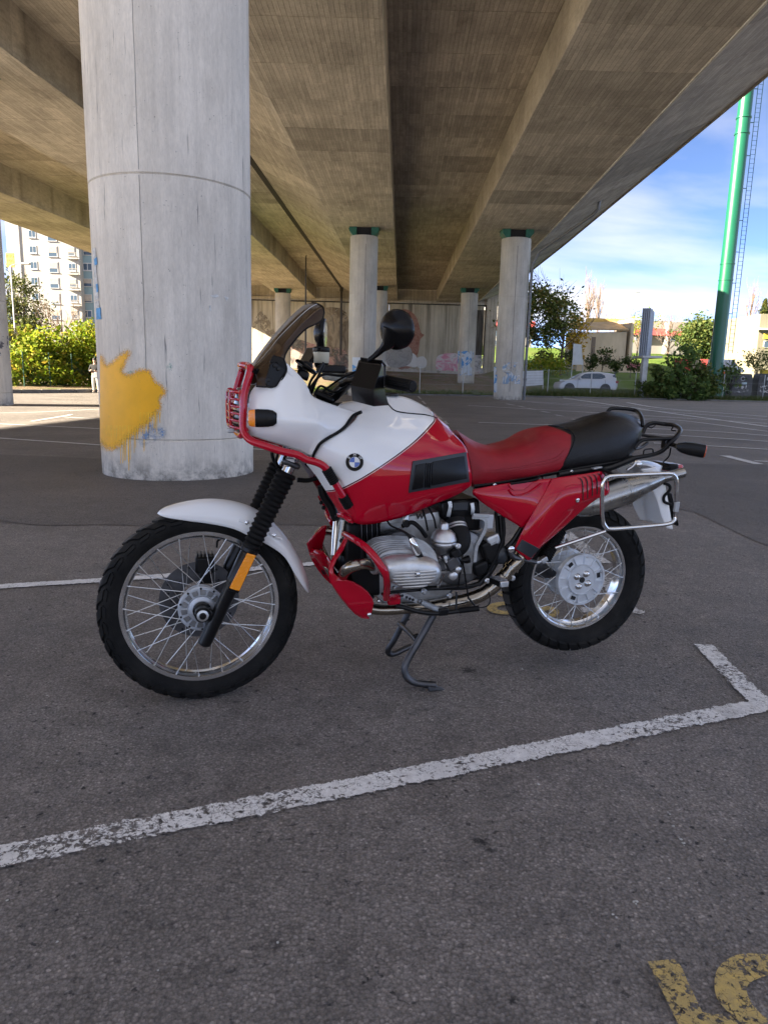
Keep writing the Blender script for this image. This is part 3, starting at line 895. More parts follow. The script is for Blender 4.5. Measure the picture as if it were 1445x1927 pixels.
for k in range(34):
    x0 = 196 + (300 - 196) * k / 33 + rd.uniform(-1.5, 1.5)
    y0 = 775 if x0 > 262 else 800
    ln = rd.uniform(20, 55) + (45 if 226 < x0 < 246 else 0) + (20 if abs(x0 - 269) < 4 else 0)
    y1 = min(y0 + ln, 899); w_ = rd.uniform(0.5, 1.1)
    if x0 < 220: y1 = min(y1, 845)
    b = MB(); b.loft([[cyl_pt(CA, x0 - w_ * (1 - .5 * q / 6) + math.sin(q + k) * .4, y0 + (y1 - y0) * q / 6, .0055), cyl_pt(CA, x0 + w_ * (1 - .5 * q / 6) + math.sin(q + k) * .4, y0 + (y1 - y0) * q / 6, .0055)] for q in range(7)])
    b.build('paint_drip', M_DRIP, colA, smooth=170)
M_BLUEP = splash_mat('blue_spray_remains', (0.14, 0.30, 0.56), [(3.02, -8.12, 0.13, 0.15), (2.84, -8.14, 0.16, 0.22), (2.72, -8.25, 0.10, 0.18)], [], 0.5, 0.2, False)
wrap('blue_paint', (255, 770, 345, 860), M_BLUEP, colA, 10, 10, 0.006)
M_TEAL = splash_mat('teal_spray_fleck', (0.22, 0.55, 0.47), [(3.18, -6.92, 0.07, 0.07), (2.45, -7.0, 0.06, 0.05), (3.2, -6.87, 0.03, 0.05)], [], 0.6, 0.12, False)
wrap('teal_paint', (225, 670, 345, 720), M_TEAL, colA, 12, 8, 0.008)
def poster(name, pts, mat, dr=0.003):
    b = MB(); c0 = sum((Vector((x, y, 0)) for x, y in pts), Vector()) / len(pts)
    vs = [cyl_pt(CA, x, y, dr) for x, y in pts]
    out = [p * ((CA[2] + dr + 0.0006) / math.hypot(p.x, p.y)) for p in vs]
    for p, q in zip(out, vs): p.z = q.z
    b.prism(vs, out); return b.build(name, mat, colA, smooth=0)
M_PAPER = simple('torn_paper', (0.62, 0.62, 0.60), 0.8, var=0.35, vs=25)
M_BLUEPAPER = simple('blue_paper', (0.10, 0.33, 0.62), 0.7, var=0.3, vs=25)
for pts in (((174, 467), (180, 466), (182, 520), (177, 522)), ((176, 524), (183, 520), (186, 560), (179, 566)), ((178, 568), (186, 566), (188, 598), (181, 600)), ((395, 556), (408, 553), (413, 557), (404, 560)), ((421, 556), (431, 560), (426, 566)), ((393, 575), (397, 574), (397, 585), (394, 586))):
    poster('poster_scrap', pts, M_PAPER)
for pts in (((177, 487), (182, 483), (183, 497), (178, 499)), ((181, 580), (189, 578), (190, 600), (181.5, 601)), ((180, 535), (184, 533), (185, 548), (182, 550))):
    poster('poster_scrap', pts, M_BLUEPAPER, 0.005)

# stickers and tags on the other columns
def decal(parent, c, base, px0, py0, px1, py1, mat, name='sticker', n=8):
    b = MB(); rows = []
    for j in range(5):
        rows.append([cyl_pt(c, px0 + (px1 - px0) * i / n, py0 + (py1 - py0) * j / 4, 0.006) - Vector((0, 0, base)) for i in range(n + 1)])
    b.loft(rows); return b.build(name, mat, parent, smooth=170)
def tagmat(name, cols, scale, cover, seed):
    t = NT(name); o = t.map(t.geo_pos(), loc=(seed, seed, seed))
    n = t.noise(o, scale, 3, 0.5, 1.2); n2 = t.noise(t.map(o, loc=(5, 5, 5)), scale * 0.8, 2, 0.5, 1.5)
    a = t.ramp(n, [(cover, 0), (cover + 0.03, 1)])
    c = t.ramp(n2, [(0.3 + 0.4 * i / max(len(cols) - 1, 1), k) for i, k in enumerate(cols)], 'CONSTANT')
    t.set(color=c, rough=0.8, alpha=a); return t.m
M_TAG1 = tagmat('pale_tags', [(0.55, 0.58, 0.6), (0.25, 0.36, 0.5), (0.6, 0.6, 0.58), (0.5, 0.2, 0.2)], 1.6, 0.50, 1)
M_TAG2 = tagmat('blue_tags', [(0.55, 0.62, 0.7), (0.10, 0.30, 0.62), (0.55, 0.58, 0.6)], 1.0, 0.40, 4)
M_TAG3 = tagmat('dark_tags', [(0.10, 0.10, 0.11), (0.42, 0.42, 0.44), (0.5, 0.5, 0.52)], 2.4, 0.55, 8)
decal(colC2, (-1.62, 45.2, 0.85), 0, 663, 672, 678, 700, M_TAG2)
decal(colR2, (7.55, 44.7, 0.88), 0, 929, 690, 935, 738, M_TAG2)
decal(colR2, (7.55, 44.7, 0.88), 0, 945, 682, 978, 722, M_TAG1)
decal(colR3, (8.3, 76.0, 0.88), terr(8.3, 76), 861, 660, 891, 706, M_TAG2)
decal(colL1, (-12.85, 22.6, 0.88), 0, -10, 632, 20, 690, M_TAG3)

# ---- abutment wall with murals
def wall_mat():
    t = NT('abutment_concrete'); o = t.geo_pos()
    st = t.noise(t.map(o, (1.6, 1, 0.10)), 1.0, 6, 0.7); bl = t.noise(o, 0.3, 5, 0.6)
    c = t.mix(t.ramp(bl, [(0.3, 0), (0.7, 1)]), (0.46, 0.41, 0.31), (0.60, 0.555, 0.45))
    c = t.mix(1.0, c, t.ramp(st, [(0.28, 0.45), (0.5, 0.95), (0.7, 1.1)]), 'MULTIPLY')
    # rain stains running down from the bearing shelf
    z = t.sep(o)[2]
    drip = t.math('MULTIPLY', t.ramp(t.noise(t.map(o, (2.4, 1, 0.06), (3, 0, 0)), 1.0, 4, 0.6), [(0.5, 0), (0.66, 1)]), t.ramp(t.math('DIVIDE', z, 10.4), [(0.35, 0), (0.95, 0.9)]))
    c = t.mix(drip, c, (0.10, 0.09, 0.075))
    t.set(color=c, rough=0.9, spec=0.2); t.bump(st, 0.3, 0.02); return t.m
M_WALL = wall_mat()
YW = 92.0
wall = thing('abutment_wall', 'graffiti covered concrete abutment wall closing the space under the overpass', 'wall', (0, YW, 0))
for i, x0 in enumerate(range(-32, 12, 4)):
    x1 = min(x0 + 4, 13.2)
    b = MB(); b.box(((x0 + x1) / 2, 0.6, 5.15), (x1 - x0 - 0.03, 1.2 + 0.01 * (i % 2), 10.3)); b.build('wall_panel', M_WALL, wall, smooth=0)
b = MB(); b.box((12.9, 0.4, 5.6), (1.3, 1.6, 11.2)); b.build('wall_pier', M_GIRDER, wall, smooth=0)
b = MB(); b.box((-9, 0.55, 11.6), (46, 0.9, 2.3)); b.build('back_wall', M_GIRDER, wall, smooth=0)
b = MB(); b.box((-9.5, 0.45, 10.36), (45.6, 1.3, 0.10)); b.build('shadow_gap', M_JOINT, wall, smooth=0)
b = MB(); b.box((-9.5, 0.55, 10.62), (45.4, 1.4, 0.42)); b.build('bearing_shelf', M_GIRDER, wall, smooth=0)
def mural(pts, cols, scale, cover, seed, off=0.012, stretch=(1, 1, 1)):
    b = MB()
    q = crom([Vector((x, y, 0)) for x, y in pts], len(pts) * 4, True) if len(pts) > 4 else [Vector((x, y, 0)) for x, y in pts]
    w = [D(p.x, p.y, YW - off) - Vector((0, YW, 0)) for p in q]
    b.poly(w)
    t = NT('mural_paint'); o = t.map(t.geo_pos(), stretch, (seed, 0, seed))
    n = t.noise(o, scale, 5, 0.6, 1.5)
    c = t.ramp(n, [(0.25 + 0.5 * i / max(len(cols) - 1, 1), k) for i, k in enumerate(cols)])
    a = t.ramp(t.noise(t.map(t.geo_pos(), loc=(seed * 2, 1, 0)), scale * 1.4, 4, 0.65, 0.8), [(cover, 0), (cover + 0.08, 0.92)])
    t.set(color=c, rough=0.85, alpha=a)
    return b.build('mural', t.m, wall, smooth=0)
brown = [(0.10, 0.04, 0.03), (0.30, 0.13, 0.10), (0.42, 0.24, 0.18), (0.16, 0.06, 0.05)]
mural([(745, 590), (765, 582), (783, 596), (792, 625), (798, 630), (790, 640), (787, 662), (775, 690), (745, 690), (735, 640)], brown, 1.2, 0.22, 1, 0.012)
mural([(727, 655), (765, 650), (776, 665), (770, 685), (745, 692), (728, 684)], [(0.12, 0.12, 0.12), (0.42, 0.42, 0.41), (0.24, 0.24, 0.24)], 0.8, 0.1, 2, 0.016)
mural([(712, 668), (760, 662), (782, 668), (784, 690), (760, 688), (715, 688)], [(0.7, 0.7, 0.68), (0.78, 0.78, 0.76), (0.7, 0.7, 0.7)], 0.5, 0.05, 3, 0.014)
mural([(783, 675), (795, 670), (803, 678), (801, 690), (790, 693), (783, 686)], [(0.06, 0.06, 0.06), (0.75, 0.75, 0.73), (0.7, 0.7, 0.7)], 0.6, 0.05, 4, 0.016)
mural([(822, 672), (838, 665), (862, 666), (868, 682), (864, 698), (845, 697), (822, 695)], [(0.60, 0.10, 0.20), (0.72, 0.30, 0.40), (0.75, 0.72, 0.72), (0.08, 0.05, 0.06)], 0.55, 0.1, 5, 0.014, (1, 1, 2))
mural([(888, 668), (912, 672), (922, 690), (915, 702), (888, 700)], [(0.55, 0.2, 0.25), (0.6, 0.6, 0.6), (0.2, 0.2, 0.2)], 0.9, 0.35, 6, 0.014)
mural([(896, 583), (919, 583), (917, 668), (893, 668)], [(0.03, 0.028, 0.025), (0.10, 0.09, 0.08), (0.22, 0.2, 0.17)], 0.7, 0.18, 7, 0.016, (2, 1, 0.25))
mural([(594, 586), (652, 588), (652, 690), (640, 700), (600, 690), (605, 640)], [(0.05, 0.045, 0.04), (0.22, 0.18, 0.13), (0.42, 0.36, 0.27), (0.10, 0.09, 0.08)], 0.45, 0.30, 8, 0.012, (1.6, 1, 0.7))
mural([(474, 620), (490, 585), (512, 612), (520, 640), (500, 628), (486, 612)], [(0.08, 0.07, 0.06), (0.3, 0.26, 0.2), (0.16, 0.14, 0.11)], 1.6, 0.46, 9, 0.012, (1, 1, 2))
mural([(470, 655), (500, 640), (512, 660), (505, 690), (470, 690)], [(0.6, 0.3, 0.22), (0.72, 0.62, 0.45), (0.3, 0.4, 0.25)], 1.2, 0.48, 10, 0.012)
mural([(548, 640), (600, 650), (650, 660), (650, 705), (560, 705)], [(0.35, 0.12, 0.16), (0.5, 0.35, 0.3), (0.10, 0.10, 0.10), (0.5, 0.48, 0.42)], 0.7, 0.34, 11, 0.015)
mural([(660, 690), (740, 692), (830, 698), (900, 700), (900, 706), (660, 706)], [(0.45, 0.40, 0.33), (0.62, 0.6, 0.55)], 0.8, 0.35, 12, 0.018)

# ---- pipes and lamp under the deck
M_PIPE = simple('grey_pipe', (0.16, 0.165, 0.17), 0.5, metal=0.3, var=0.2)
M_DARKPIPE = simple('dark_pipe', (0.06, 0.055, 0.05), 0.55, var=0.2)
drain = thing('drain_pipe', 'grey drain pipe running down the right-hand column from the deck edge', 'pipe', (8.48, 44.2, 0))
dp = [(0, 0, 0), (0, 0, 4.6), (0.0, -0.05, 8.0), (0.35, -0.4, 8.75), (1.6, -2.6, 9.55), (2.35, -3.9, 10.05), (2.55, -4.1, 10.3), (2.6, -4.15, 10.75)]
b = MB(); b.tube([Vector(p) for p in dp], 0.085, 10); b.build('pipe_run', M_PIPE, drain)
for z in (1.2, 3.2, 5.4, 7.6):
    b = MB(); b.lathe([(0.10, z), (0.112, z + 0.02), (0.112, z + 0.10), (0.10, z + 0.12)], n=12); b.build('pipe_clamp', M_PIPE, drain)
b = MB(); b.lathe([(0.20, 10.74), (0.20, 10.80)], (2.6, -4.15, 0), n=12); b.build('pipe_flange', M_PIPE, drain)
p0 = D(643, 545, 90.8); p1 = D(641, 668, 90.8)
drain2 = thing('joint_downpipe', 'dark downpipe on the mural wall below the deck joint', 'pipe', (p1.x, 90.8, 0))
b = MB(); b.tube([Vector((0, 0, p1.z)), Vector((0, 0, p0.z + 0.4))], 0.16, 10); b.build('pipe_run', M_DARKPIPE, drain2)
b = MB(); b.lathe([(0.22, p0.z - 0.2), (0.22, p0.z + 0.4)], n=10); b.build('pipe_head', M_DARKPIPE, drain2)
lp = D(575, 650, 66); lt = D(575, 484, 66)
lamp = thing('street_lamp', 'slim dark street lamp under the deck left of the windscreen', 'lamp', (lp.x, 66, terr(lp.x, 66)))
hh = lt.z - terr(lp.x, 66)
b = MB(); b.tube([(0, 0, 0), (0, 0, hh * 0.6), (0, 0, hh)], [0.10, 0.08, 0.06], 10); b.build('post', M_DARKPIPE, lamp)
b = MB(); b.tube([(0, 0, hh), (0.12, 0, hh + 0.35), (0.45, 0, hh + 0.42)], 0.05, 8, smooth=8); b.build('arm', M_DARKPIPE, lamp)
b = MB(); b.sphere((0.62, 0, hh + 0.36), 0.22, 12, 8, (1.3, 0.8, 0.45)); b.build('lamp_head', M_DARKPIPE, lamp)
# ================================================================== VEGETATION
def leaf_mat(name, stops, trans=0.35):
    t = NT(name)
    r = t.new('NewGeometry').outputs['Random Per Island']
    c = t.ramp(r, stops)
    t.set(color=c, rough=0.6, spec=0.25)
    tr = t.new('BsdfTranslucent'); t.link(c, tr.inputs['Color'])
    mx = t.new('MixShader'); mx.inputs[0].default_value = trans
    t.link(t.b.outputs[0], mx.inputs[1]); t.link(tr.outputs[0], mx.inputs[2]); t.link(mx.outputs[0], t.out.inputs['Surface'])
    return t.m
M_LEAF_DK = leaf_mat('dark_leaves', [(0, (0.025, 0.048, 0.013)), (0.5, (0.05, 0.085, 0.02)), (1, (0.10, 0.125, 0.035))])
M_LEAF_MID = leaf_mat('mid_leaves', [(0, (0.035, 0.065, 0.015)), (0.5, (0.075, 0.115, 0.025)), (1, (0.15, 0.16, 0.04))])
M_LEAF_YG = leaf_mat('yellow_green_leaves', [(0, (0.10, 0.17, 0.012)), (0.45, (0.21, 0.28, 0.022)), (0.85, (0.32, 0.33, 0.03)), (1, (0.40, 0.28, 0.04))], 0.45)
M_LEAF_YG2 = leaf_mat('olive_leaves', [(0, (0.05, 0.08, 0.02)), (0.5, (0.11, 0.145, 0.035)), (0.85, (0.20, 0.20, 0.05)), (1, (0.30, 0.21, 0.06))])
M_LEAF_Y = leaf_mat('autumn_yellow_leaves', [(0, (0.32, 0.19, 0.01)), (0.6, (0.5, 0.33, 0.02)), (1, (0.55, 0.42, 0.06))])
M_LEAF_CON = leaf_mat('conifer_needles', [(0, (0.03, 0.05, 0.012)), (0.5, (0.075, 0.095, 0.02)), (1, (0.14, 0.14, 0.035))], 0.2)
M_LEAF_CAST = leaf_mat('broad_dark_leaves', [(0, (0.05, 0.095, 0.025)), (0.6, (0.10, 0.165, 0.04)), (1, (0.17, 0.23, 0.06))])
M_BARK = simple('bark', (0.11, 0.085, 0.062), 0.95, var=0.35, vs=5, bump=0.4, bs=30)
M_TWIG = simple('bare_twigs', (0.15, 0.105, 0.075), 0.9, var=0.3, vs=3)

def leaves(b, c, rad, n, size, rnd, hollow=0.35, aspect=0.55, droop=0.0):
    c = Vector(c)
    # clumps inside the ellipsoid, leaves gathered round them
    nc = max(5, int(n / 55))
    cl = []
    for _ in range(nc):
        while True:
            p = Vector((rnd.uniform(-1, 1), rnd.uniform(-1, 1), rnd.uniform(-1, 1)))
            if hollow < p.length < 1: break
        cl.append(Vector((p.x * rad[0], p.y * rad[1], p.z * rad[2])))
    cs = (rad[0] * rad[1] * rad[2]) ** (1 / 3) * 0.30
    for i in range(n):
        k = cl[i % nc]
        p = c + k + Vector((rnd.gauss(0, cs), rnd.gauss(0, cs), rnd.gauss(0, cs * 0.8)))
        s = size * rnd.uniform(0.6, 1.4)
        u = Vector((rnd.gauss(0, 1), rnd.gauss(0, 1), rnd.gauss(0, 0.7) - droop)).normalized()
        v = u.orthogonal().normalized()
        v = (Matrix.Rotation(rnd.uniform(0, 6.28), 3, u) @ v) * (s * aspect / 2)
        u = u * (s / 2)
        m = u.cross(v).normalized() * (s * 0.08)
        b.add([p - u, p + v - m, p + u, p - v - m], [(0, 1, 2), (0, 2, 3)])
def branch(b, p, d, L_, r, depth, rnd, spread=0.5, up=0.25, n=5, kids=3, shrink=0.68):
    pts = [p]; dd = d.normalized()
    for i in range(3):
        dd = (dd + Vector((rnd.gauss(0, 0.12), rnd.gauss(0, 0.12), rnd.gauss(0, 0.08) + up * 0.12))).normalized()
        pts.append(pts[-1] + dd * (L_ / 3))
    b.tube(pts, [r, r * 0.85, r * 0.72, r * 0.55], n, caps=False)
    if depth <= 0: return
    for k in range(kids):
        a = rnd.uniform(0.35, 1.0)
        q = pts[1].lerp(pts[3], a)
        nd = (dd + Vector((rnd.gauss(0, spread), rnd.gauss(0, spread), rnd.gauss(up, spread * 0.5)))).normalized()
        branch(b, q, nd, L_ * shrink * rnd.uniform(0.75, 1.15), max(r * 0.5, 0.012), depth - 1, rnd, spread, up, max(n - 1, 3), kids, shrink)
def tree(name, label, base, blobs, n, leaf, mat, trunk_r, height, cat='tree', seed=1, group=None, aspect=0.55, hollow=0.35, bark=M_BARK, limbs=6):
    rnd = random.Random(seed)
    t = thing(name, label, cat, base, 0, group)
    b = MB()
    b.tube([(0, 0, -0.3), (rnd.gauss(0, .05), 0, height * 0.3), (rnd.gauss(0, .12), rnd.gauss(0, .1), height * 0.62)], [trunk_r, trunk_r * 0.8, trunk_r * 0.45], 8, smooth=8)
    b.build('trunk', bark, t)
    b = MB()
    for i in range(limbs):
        c, rad = blobs[i % len(blobs)]
        branch(b, Vector((0, 0, height * rnd.uniform(0.25, 0.55))), Vector((c[0] + rnd.gauss(0, rad[0] * .5), c[1] + rnd.gauss(0, rad[1] * .5), c[2] - height * 0.3)), (Vector(c) - Vector((0, 0, height * 0.4))).length * 0.8 + 0.3, trunk_r * 0.4, 2, rnd, 0.45, 0.2, 5, 3)
    b.build('limbs', bark, t)
    b = MB(); tot = sum(r[0] * r[1] * r[2] for _, r in blobs)
    for c, rad in blobs:
        leaves(b, c, rad, int(n * rad[0] * rad[1] * rad[2] / tot), leaf, rnd, hollow, aspect)
    b.build('crown', mat, t, smooth=0, fix=False)
    return t
def at(px, py, Y): 
    p = D(px, py, Y); return p
def base_at(px, Y):
    x = D(px, 700, Y).x; return Vector((x, Y, terr(x, Y)))
def tz(py, px, Y, base): return D(px, py, Y).z - base.z

# --- right side
bs = base_at(1055, 74); S = 74 / F_PX
h_ = tz(540, 1040, 74, bs)
tree('broad_tree', 'airy dark broad-leaved tree right of the drain pipe', bs, [((-3.2, 0, h_ * 0.80), (2.6, 2, 1.7)), ((-0.6, 0, h_ * 0.72), (1.8, 2, 2.2)), ((-4.6, 0, h_ * 0.55), (1.6, 1.5, 1.6)), ((-1.4, .3, h_ * 0.48), (1.8, 1.6, 1.3)), ((-3.0, .3, h_ * 0.95), (1.8, 1.6, 0.7))], 6200, 0.34, M_LEAF_YG2, 0.16, h_, seed=3, hollow=0.1, limbs=12)
bs = base_at(1076, 80); h_ = tz(600, 1076, 80, bs)
tree('yellow_tree', 'small autumn-yellow tree beside the dark broad-leaved one', bs, [((0, 0, h_ * 0.72), (1.3, 1.2, 2.2)), ((0.2, 0, h_ * 0.4), (0.9, 1, 1.2))], 1500, 0.30, M_LEAF_Y, 0.10, h_, seed=5)
def bare(name, label, px, Y, ytop, spread, seed, kids=4, depth=4, up=0.5, r=0.13, group=None, width=1.0):
    rnd = random.Random(seed); bs = base_at(px, Y); h_ = tz(ytop, px, Y, bs)
    t = thing(name, label, 'tree', bs, 0, group)
    b = MB(); b.tube([(0, 0, -.2), (0.03, 0, h_ * .3), (rnd.gauss(0, .05), 0, h_ * .6), (0, 0, h_ * .98)], [r, r * .8, r * .5, 0.015], 6, smooth=10); b.build('trunk', M_TWIG, t)
    b = MB()
    for i in range(16):
        a = i * 2.4; z = h_ * rnd.uniform(.16, .62)
        branch(b, Vector((0, 0, z)), Vector((math.cos(a) * width, math.sin(a) * width, up * 2.2)), h_ * .30 * rnd.uniform(.7, 1.2) * (1 - z / h_ * .4), r * .38, depth - 2, rnd, spread, up, 4, kids, .62)
    b.build('branches', M_TWIG, t, fix=False); return t
bare('bare_poplar', 'tall bare poplar behind the beige kiosk', 1098, 104, 512, .22, 11, up=1.0, width=.5)
bare('bare_poplar', 'second, lower bare poplar just right of the tall one', 1117, 108, 530, .22, 12, up=1.0, width=.5)
bare('bare_tree', 'leafless spreading tree between the louvred billboard and the round tree', 1253, 100, 566, .45, 13, up=.45, width=1.0)
bare('bare_poplar', 'bare poplar to the right of the green mast', 1398, 110, 530, .22, 14, up=1.0, width=.5)
bare('bare_poplar', 'bare poplar at the right edge behind the conifer', 1436, 112, 540, .22, 15, up=1.0, width=.6)
bare('bare_tree', 'thin leafless tree behind the kiosk roof', 1150, 112, 580, .4, 16, up=.6, width=.8)
bs = base_at(1195, 98); h_ = tz(585, 1200, 98, bs)
tree('small_tree', 'half bare yellowish tree left of the louvred billboard', bs, [((0, 0, h_ * .72), (2.2, 2, 2.2))], 700, .3, M_LEAF_YG, .12, h_, seed=21, hollow=.1)
bs = base_at(1311, 92); h_ = tz(597, 1311, 92, bs)
tree('round_tree', 'dense rounded green tree left of the green mast', bs, [((0, 0, h_ * .60), (2.2, 2.0, 2.4)), ((-.5, 0, h_ * .76), (1.5, 1.5, 1.2)), ((.7, 0, h_ * .48), (1.8, 1.6, 1.4))], 8000, .40, M_LEAF_MID, .2, h_, seed=22, hollow=.45)
def conifer(name, label, px, Y, ytop, wid, seed, n=4200, mat=None, tilt=0.0):
    rnd = random.Random(seed); bs = base_at(px, Y); h_ = tz(ytop, px, Y, bs)
    t = thing(name, label, 'tree', bs)
    b = MB(); b.tube([(0, 0, -.2), (0, 0, h_ * .5), (0, 0, h_ * .97)], [.2, .12, .03], 8); b.build('trunk', M_BARK, t)
    b = MB()
    for i in range(n):
        u = rnd.random() ** 1.3
        z = h_ * (.10 + .90 * u)
        R_ = wid * (1 - u) ** .8 * (0.75 + .25 * math.sin(u * 46)) + .1
        a = rnd.uniform(0, 6.283); q = R_ * math.sqrt(rnd.uniform(.25, 1))
        p = Vector((math.cos(a) * q, math.sin(a) * q, z - q * .35 + rnd.gauss(0, .12)))
        d = Vector((math.cos(a), math.sin(a), -.45 + rnd.gauss(0, .2))).normalized()
        s = rnd.uniform(.22, .5); v = d.cross(Vector((0, 0, 1))).normalized() * s * .28
        b.add([p - d * s / 2, p + v, p + d * s / 2, p - v], [(0, 1, 2), (0, 2, 3)])
    b.build('crown', mat or M_LEAF_CON, t, smooth=0, fix=False); return t
conifer('conifer_tree', 'conical conifer at the right edge beside the yellow building', 1424, 88, 562, 2.6, 31)
# row of small shrubs along the verge in front of the kiosk
for i, (px, yt, Y, w, lab) in enumerate(((1020, 652, 76, 1.5, 'leftmost'), (1040, 664, 75, 1.3, 'second from the left'), (1068, 655, 74, 1.4, 'under the dark tree'), (1108, 662, 74, 1.3, 'right of the white board'), (1133, 652, 73, 1.3, 'tallest of the row'), (1156, 672, 73, 1.0, 'low one right of the tallest'), (1186, 670, 73, 1.5, 'last one left of the billboard'))):
    bs = base_at(px, Y); h_ = tz(yt, px, Y, bs)
    tree('verge_shrub', 'dark shrub on the grass verge before the kiosk, ' + lab, bs, [((0, 0, h_ * .68), (w * .8, .8, h_ * .24)), ((.2, 0, h_ * .45), (w * .55, .7, h_ * .2))], 520, .24, M_LEAF_DK, .05, h_, 'shrub', 40 + i, 'shrubs on the verge', hollow=.1, limbs=5)
# broad-leaved weeds around the post and mast
for i, (px, yt, Y, w, n, lab) in enumerate(((1240, 690, 55.5, 1.0, 500, 'beside the billboard post'), (1282, 648, 56.0, 1.3, 900, 'tallest, between billboard and mast'), (1268, 705, 55.2, 1.6, 900, 'low and wide in front of the others'), (1322, 676, 55.6, 1.2, 800, 'climbing the left of the mast'), (1372, 660, 57.0, 1.0, 420, 'right of the mast'), (1305, 712, 55.0, 1.5, 800, 'at the foot of the mast'), (1222, 715, 55.2, .8, 380, 'at the foot of the billboard post'))):
    bs = base_at(px, Y); h_ = tz(yt, px, Y, bs)
    tree('castor_bush', 'leafy dark green bush ' + lab, bs, [((0, 0, h_ * .62), (w, .7, h_ * .36)), ((.3, 0, h_ * .3), (w * .9, .7, h_ * .24))], n, .30, M_LEAF_CAST if i % 3 else M_LEAF_MID, .04, h_, 'bush', 60 + i, 'bushes by the mast', aspect=.75, hollow=.05, limbs=6)
bs = base_at(1425, 66); h_ = tz(652, 1425, 66, bs)
tree('small_tree', 'small round-headed tree right of the white van', bs, [((0, 0, h_ * .72), (1.3, 1.1, h_ * .24))], 900, .2, M_LEAF_MID, .07, h_, seed=77, hollow=.2)
bs = base_at(1020, 66); h_ = tz(668, 1020, 66, bs)
tree('verge_shrub', 'sunlit yellow-green bush beyond the white banner', bs, [((0, 0, h_ * .6), (2.2, 1.2, h_ * .3))], 1200, .25, M_LEAF_YG, .06, h_, 'shrub', 81, hollow=.1)

# --- left side hedge of big sunlit shrubs behind the fence
for i, (px, yt, Y, w, n, lab) in enumerate(((20, 612, 43.5, 2.2, 1500, 'by the left column'), (58, 628, 45.0, 1.9, 1600, 'second from the left'), (92, 612, 46.5, 2.0, 1700, 'in the middle of the hedge'), (128, 632, 47.5, 2.0, 1600, 'lower one with orange leaves'), (160, 606, 48.5, 2.1, 1900, 'tallest near the big column'), (192, 600, 49.5, 2.0, 1500, 'half hidden by the big column'), (75, 668, 43.8, 2.2, 1400, 'low growth at the fence'), (150, 672, 46.5, 2.4, 1500, 'low growth behind the person'), (-15, 640, 41.0, 2.2, 1200, 'left of the grey column'))):
    bs = base_at(px, Y); h_ = tz(yt, px, Y, bs)
    tree('hedge_shrub', 'bright yellow-green hedge shrub, ' + lab, bs, [((0, 0, h_ * .66), (w, 1.1, h_ * .30)), ((.3, -.3, h_ * .30), (w, 1.1, h_ * .26))], n, .27, M_LEAF_YG, .06, h_, 'shrub', 100 + i, 'sunlit hedge behind the fence', aspect=.7, hollow=.1, limbs=7)
bs = base_at(52, 78); h_ = tz(505, 52, 78, bs)
tree('evergreen_tree', 'tall bushy evergreen in front of the white apartment block', bs, [((-.6, 0, h_ * .78), (1.7, 1.6, h_ * .20)), ((.2, 0, h_ * .55), (2.3, 2, h_ * .2)), ((-.4, 0, h_ * .32), (2.4, 2, h_ * .2)), ((1.6, 0, h_ * .36), (1.4, 1.6, h_ * .16)), ((-1.8, 0, h_ * .5), (1.3, 1.6, h_ * .22))], 6500, .30, M_LEAF_CON, .22, h_, seed=120, hollow=.4, limbs=10)
bare('bare_tree', 'leafless sapling in front of the apartment windows', 122, 66, 545, .5, 130, up=.5, r=.09)

# --- grass tufts along the kerb
M_BLADE = leaf_mat('grass_blades', [(0, (0.05, 0.085, 0.02)), (0.5, (0.10, 0.14, 0.035)), (1, (0.20, 0.19, 0.08))], 0.3)
b = MB(); rnd = random.Random(5)
for i in range(16000):
    x = rnd.uniform(-16, 34) if i % 3 else rnd.uniform(10, 32)
    d = 0.25 + 4.5 * rnd.random() ** 2.2
    y = kerbY(x) + d
    if x < -11 and rnd.random() < .5: continue
    z = terr(x, y); hgt = rnd.uniform(.10, .38) * (1.3 if x > 10 else .8)
    a = rnd.uniform(0, 6.28); w = rnd.uniform(.012, .03)
    p = Vector((x, y, z - .02)); t_ = p + Vector((rnd.gauss(0, .09), rnd.gauss(0, .09), hgt)); v = Vector((math.cos(a) * w, math.sin(a) * w, 0))
    b.add([p - v, p + v, t_], [(0, 1, 2)])
for i in range(9000):
    x = rnd.uniform(11, 21); y = kerbY(x) + rnd.uniform(.4, 2.6); z = terr(x, y); hgt = rnd.uniform(.25, .62); a = rnd.uniform(0, 6.28); w = rnd.uniform(.015, .035)
    p = Vector((x, y, z - .02)); t_ = p + Vector((rnd.gauss(0, .12), rnd.gauss(0, .1), hgt)); v = Vector((math.cos(a) * w, math.sin(a) * w, 0))
    b.add([p - v, p + v, t_], [(0, 1, 2)])
gt = stuff(b.build('verge_grass', M_BLADE, None, smooth=0, fix=False)); gt['label'] = 'tufts of long grass along the kerb'

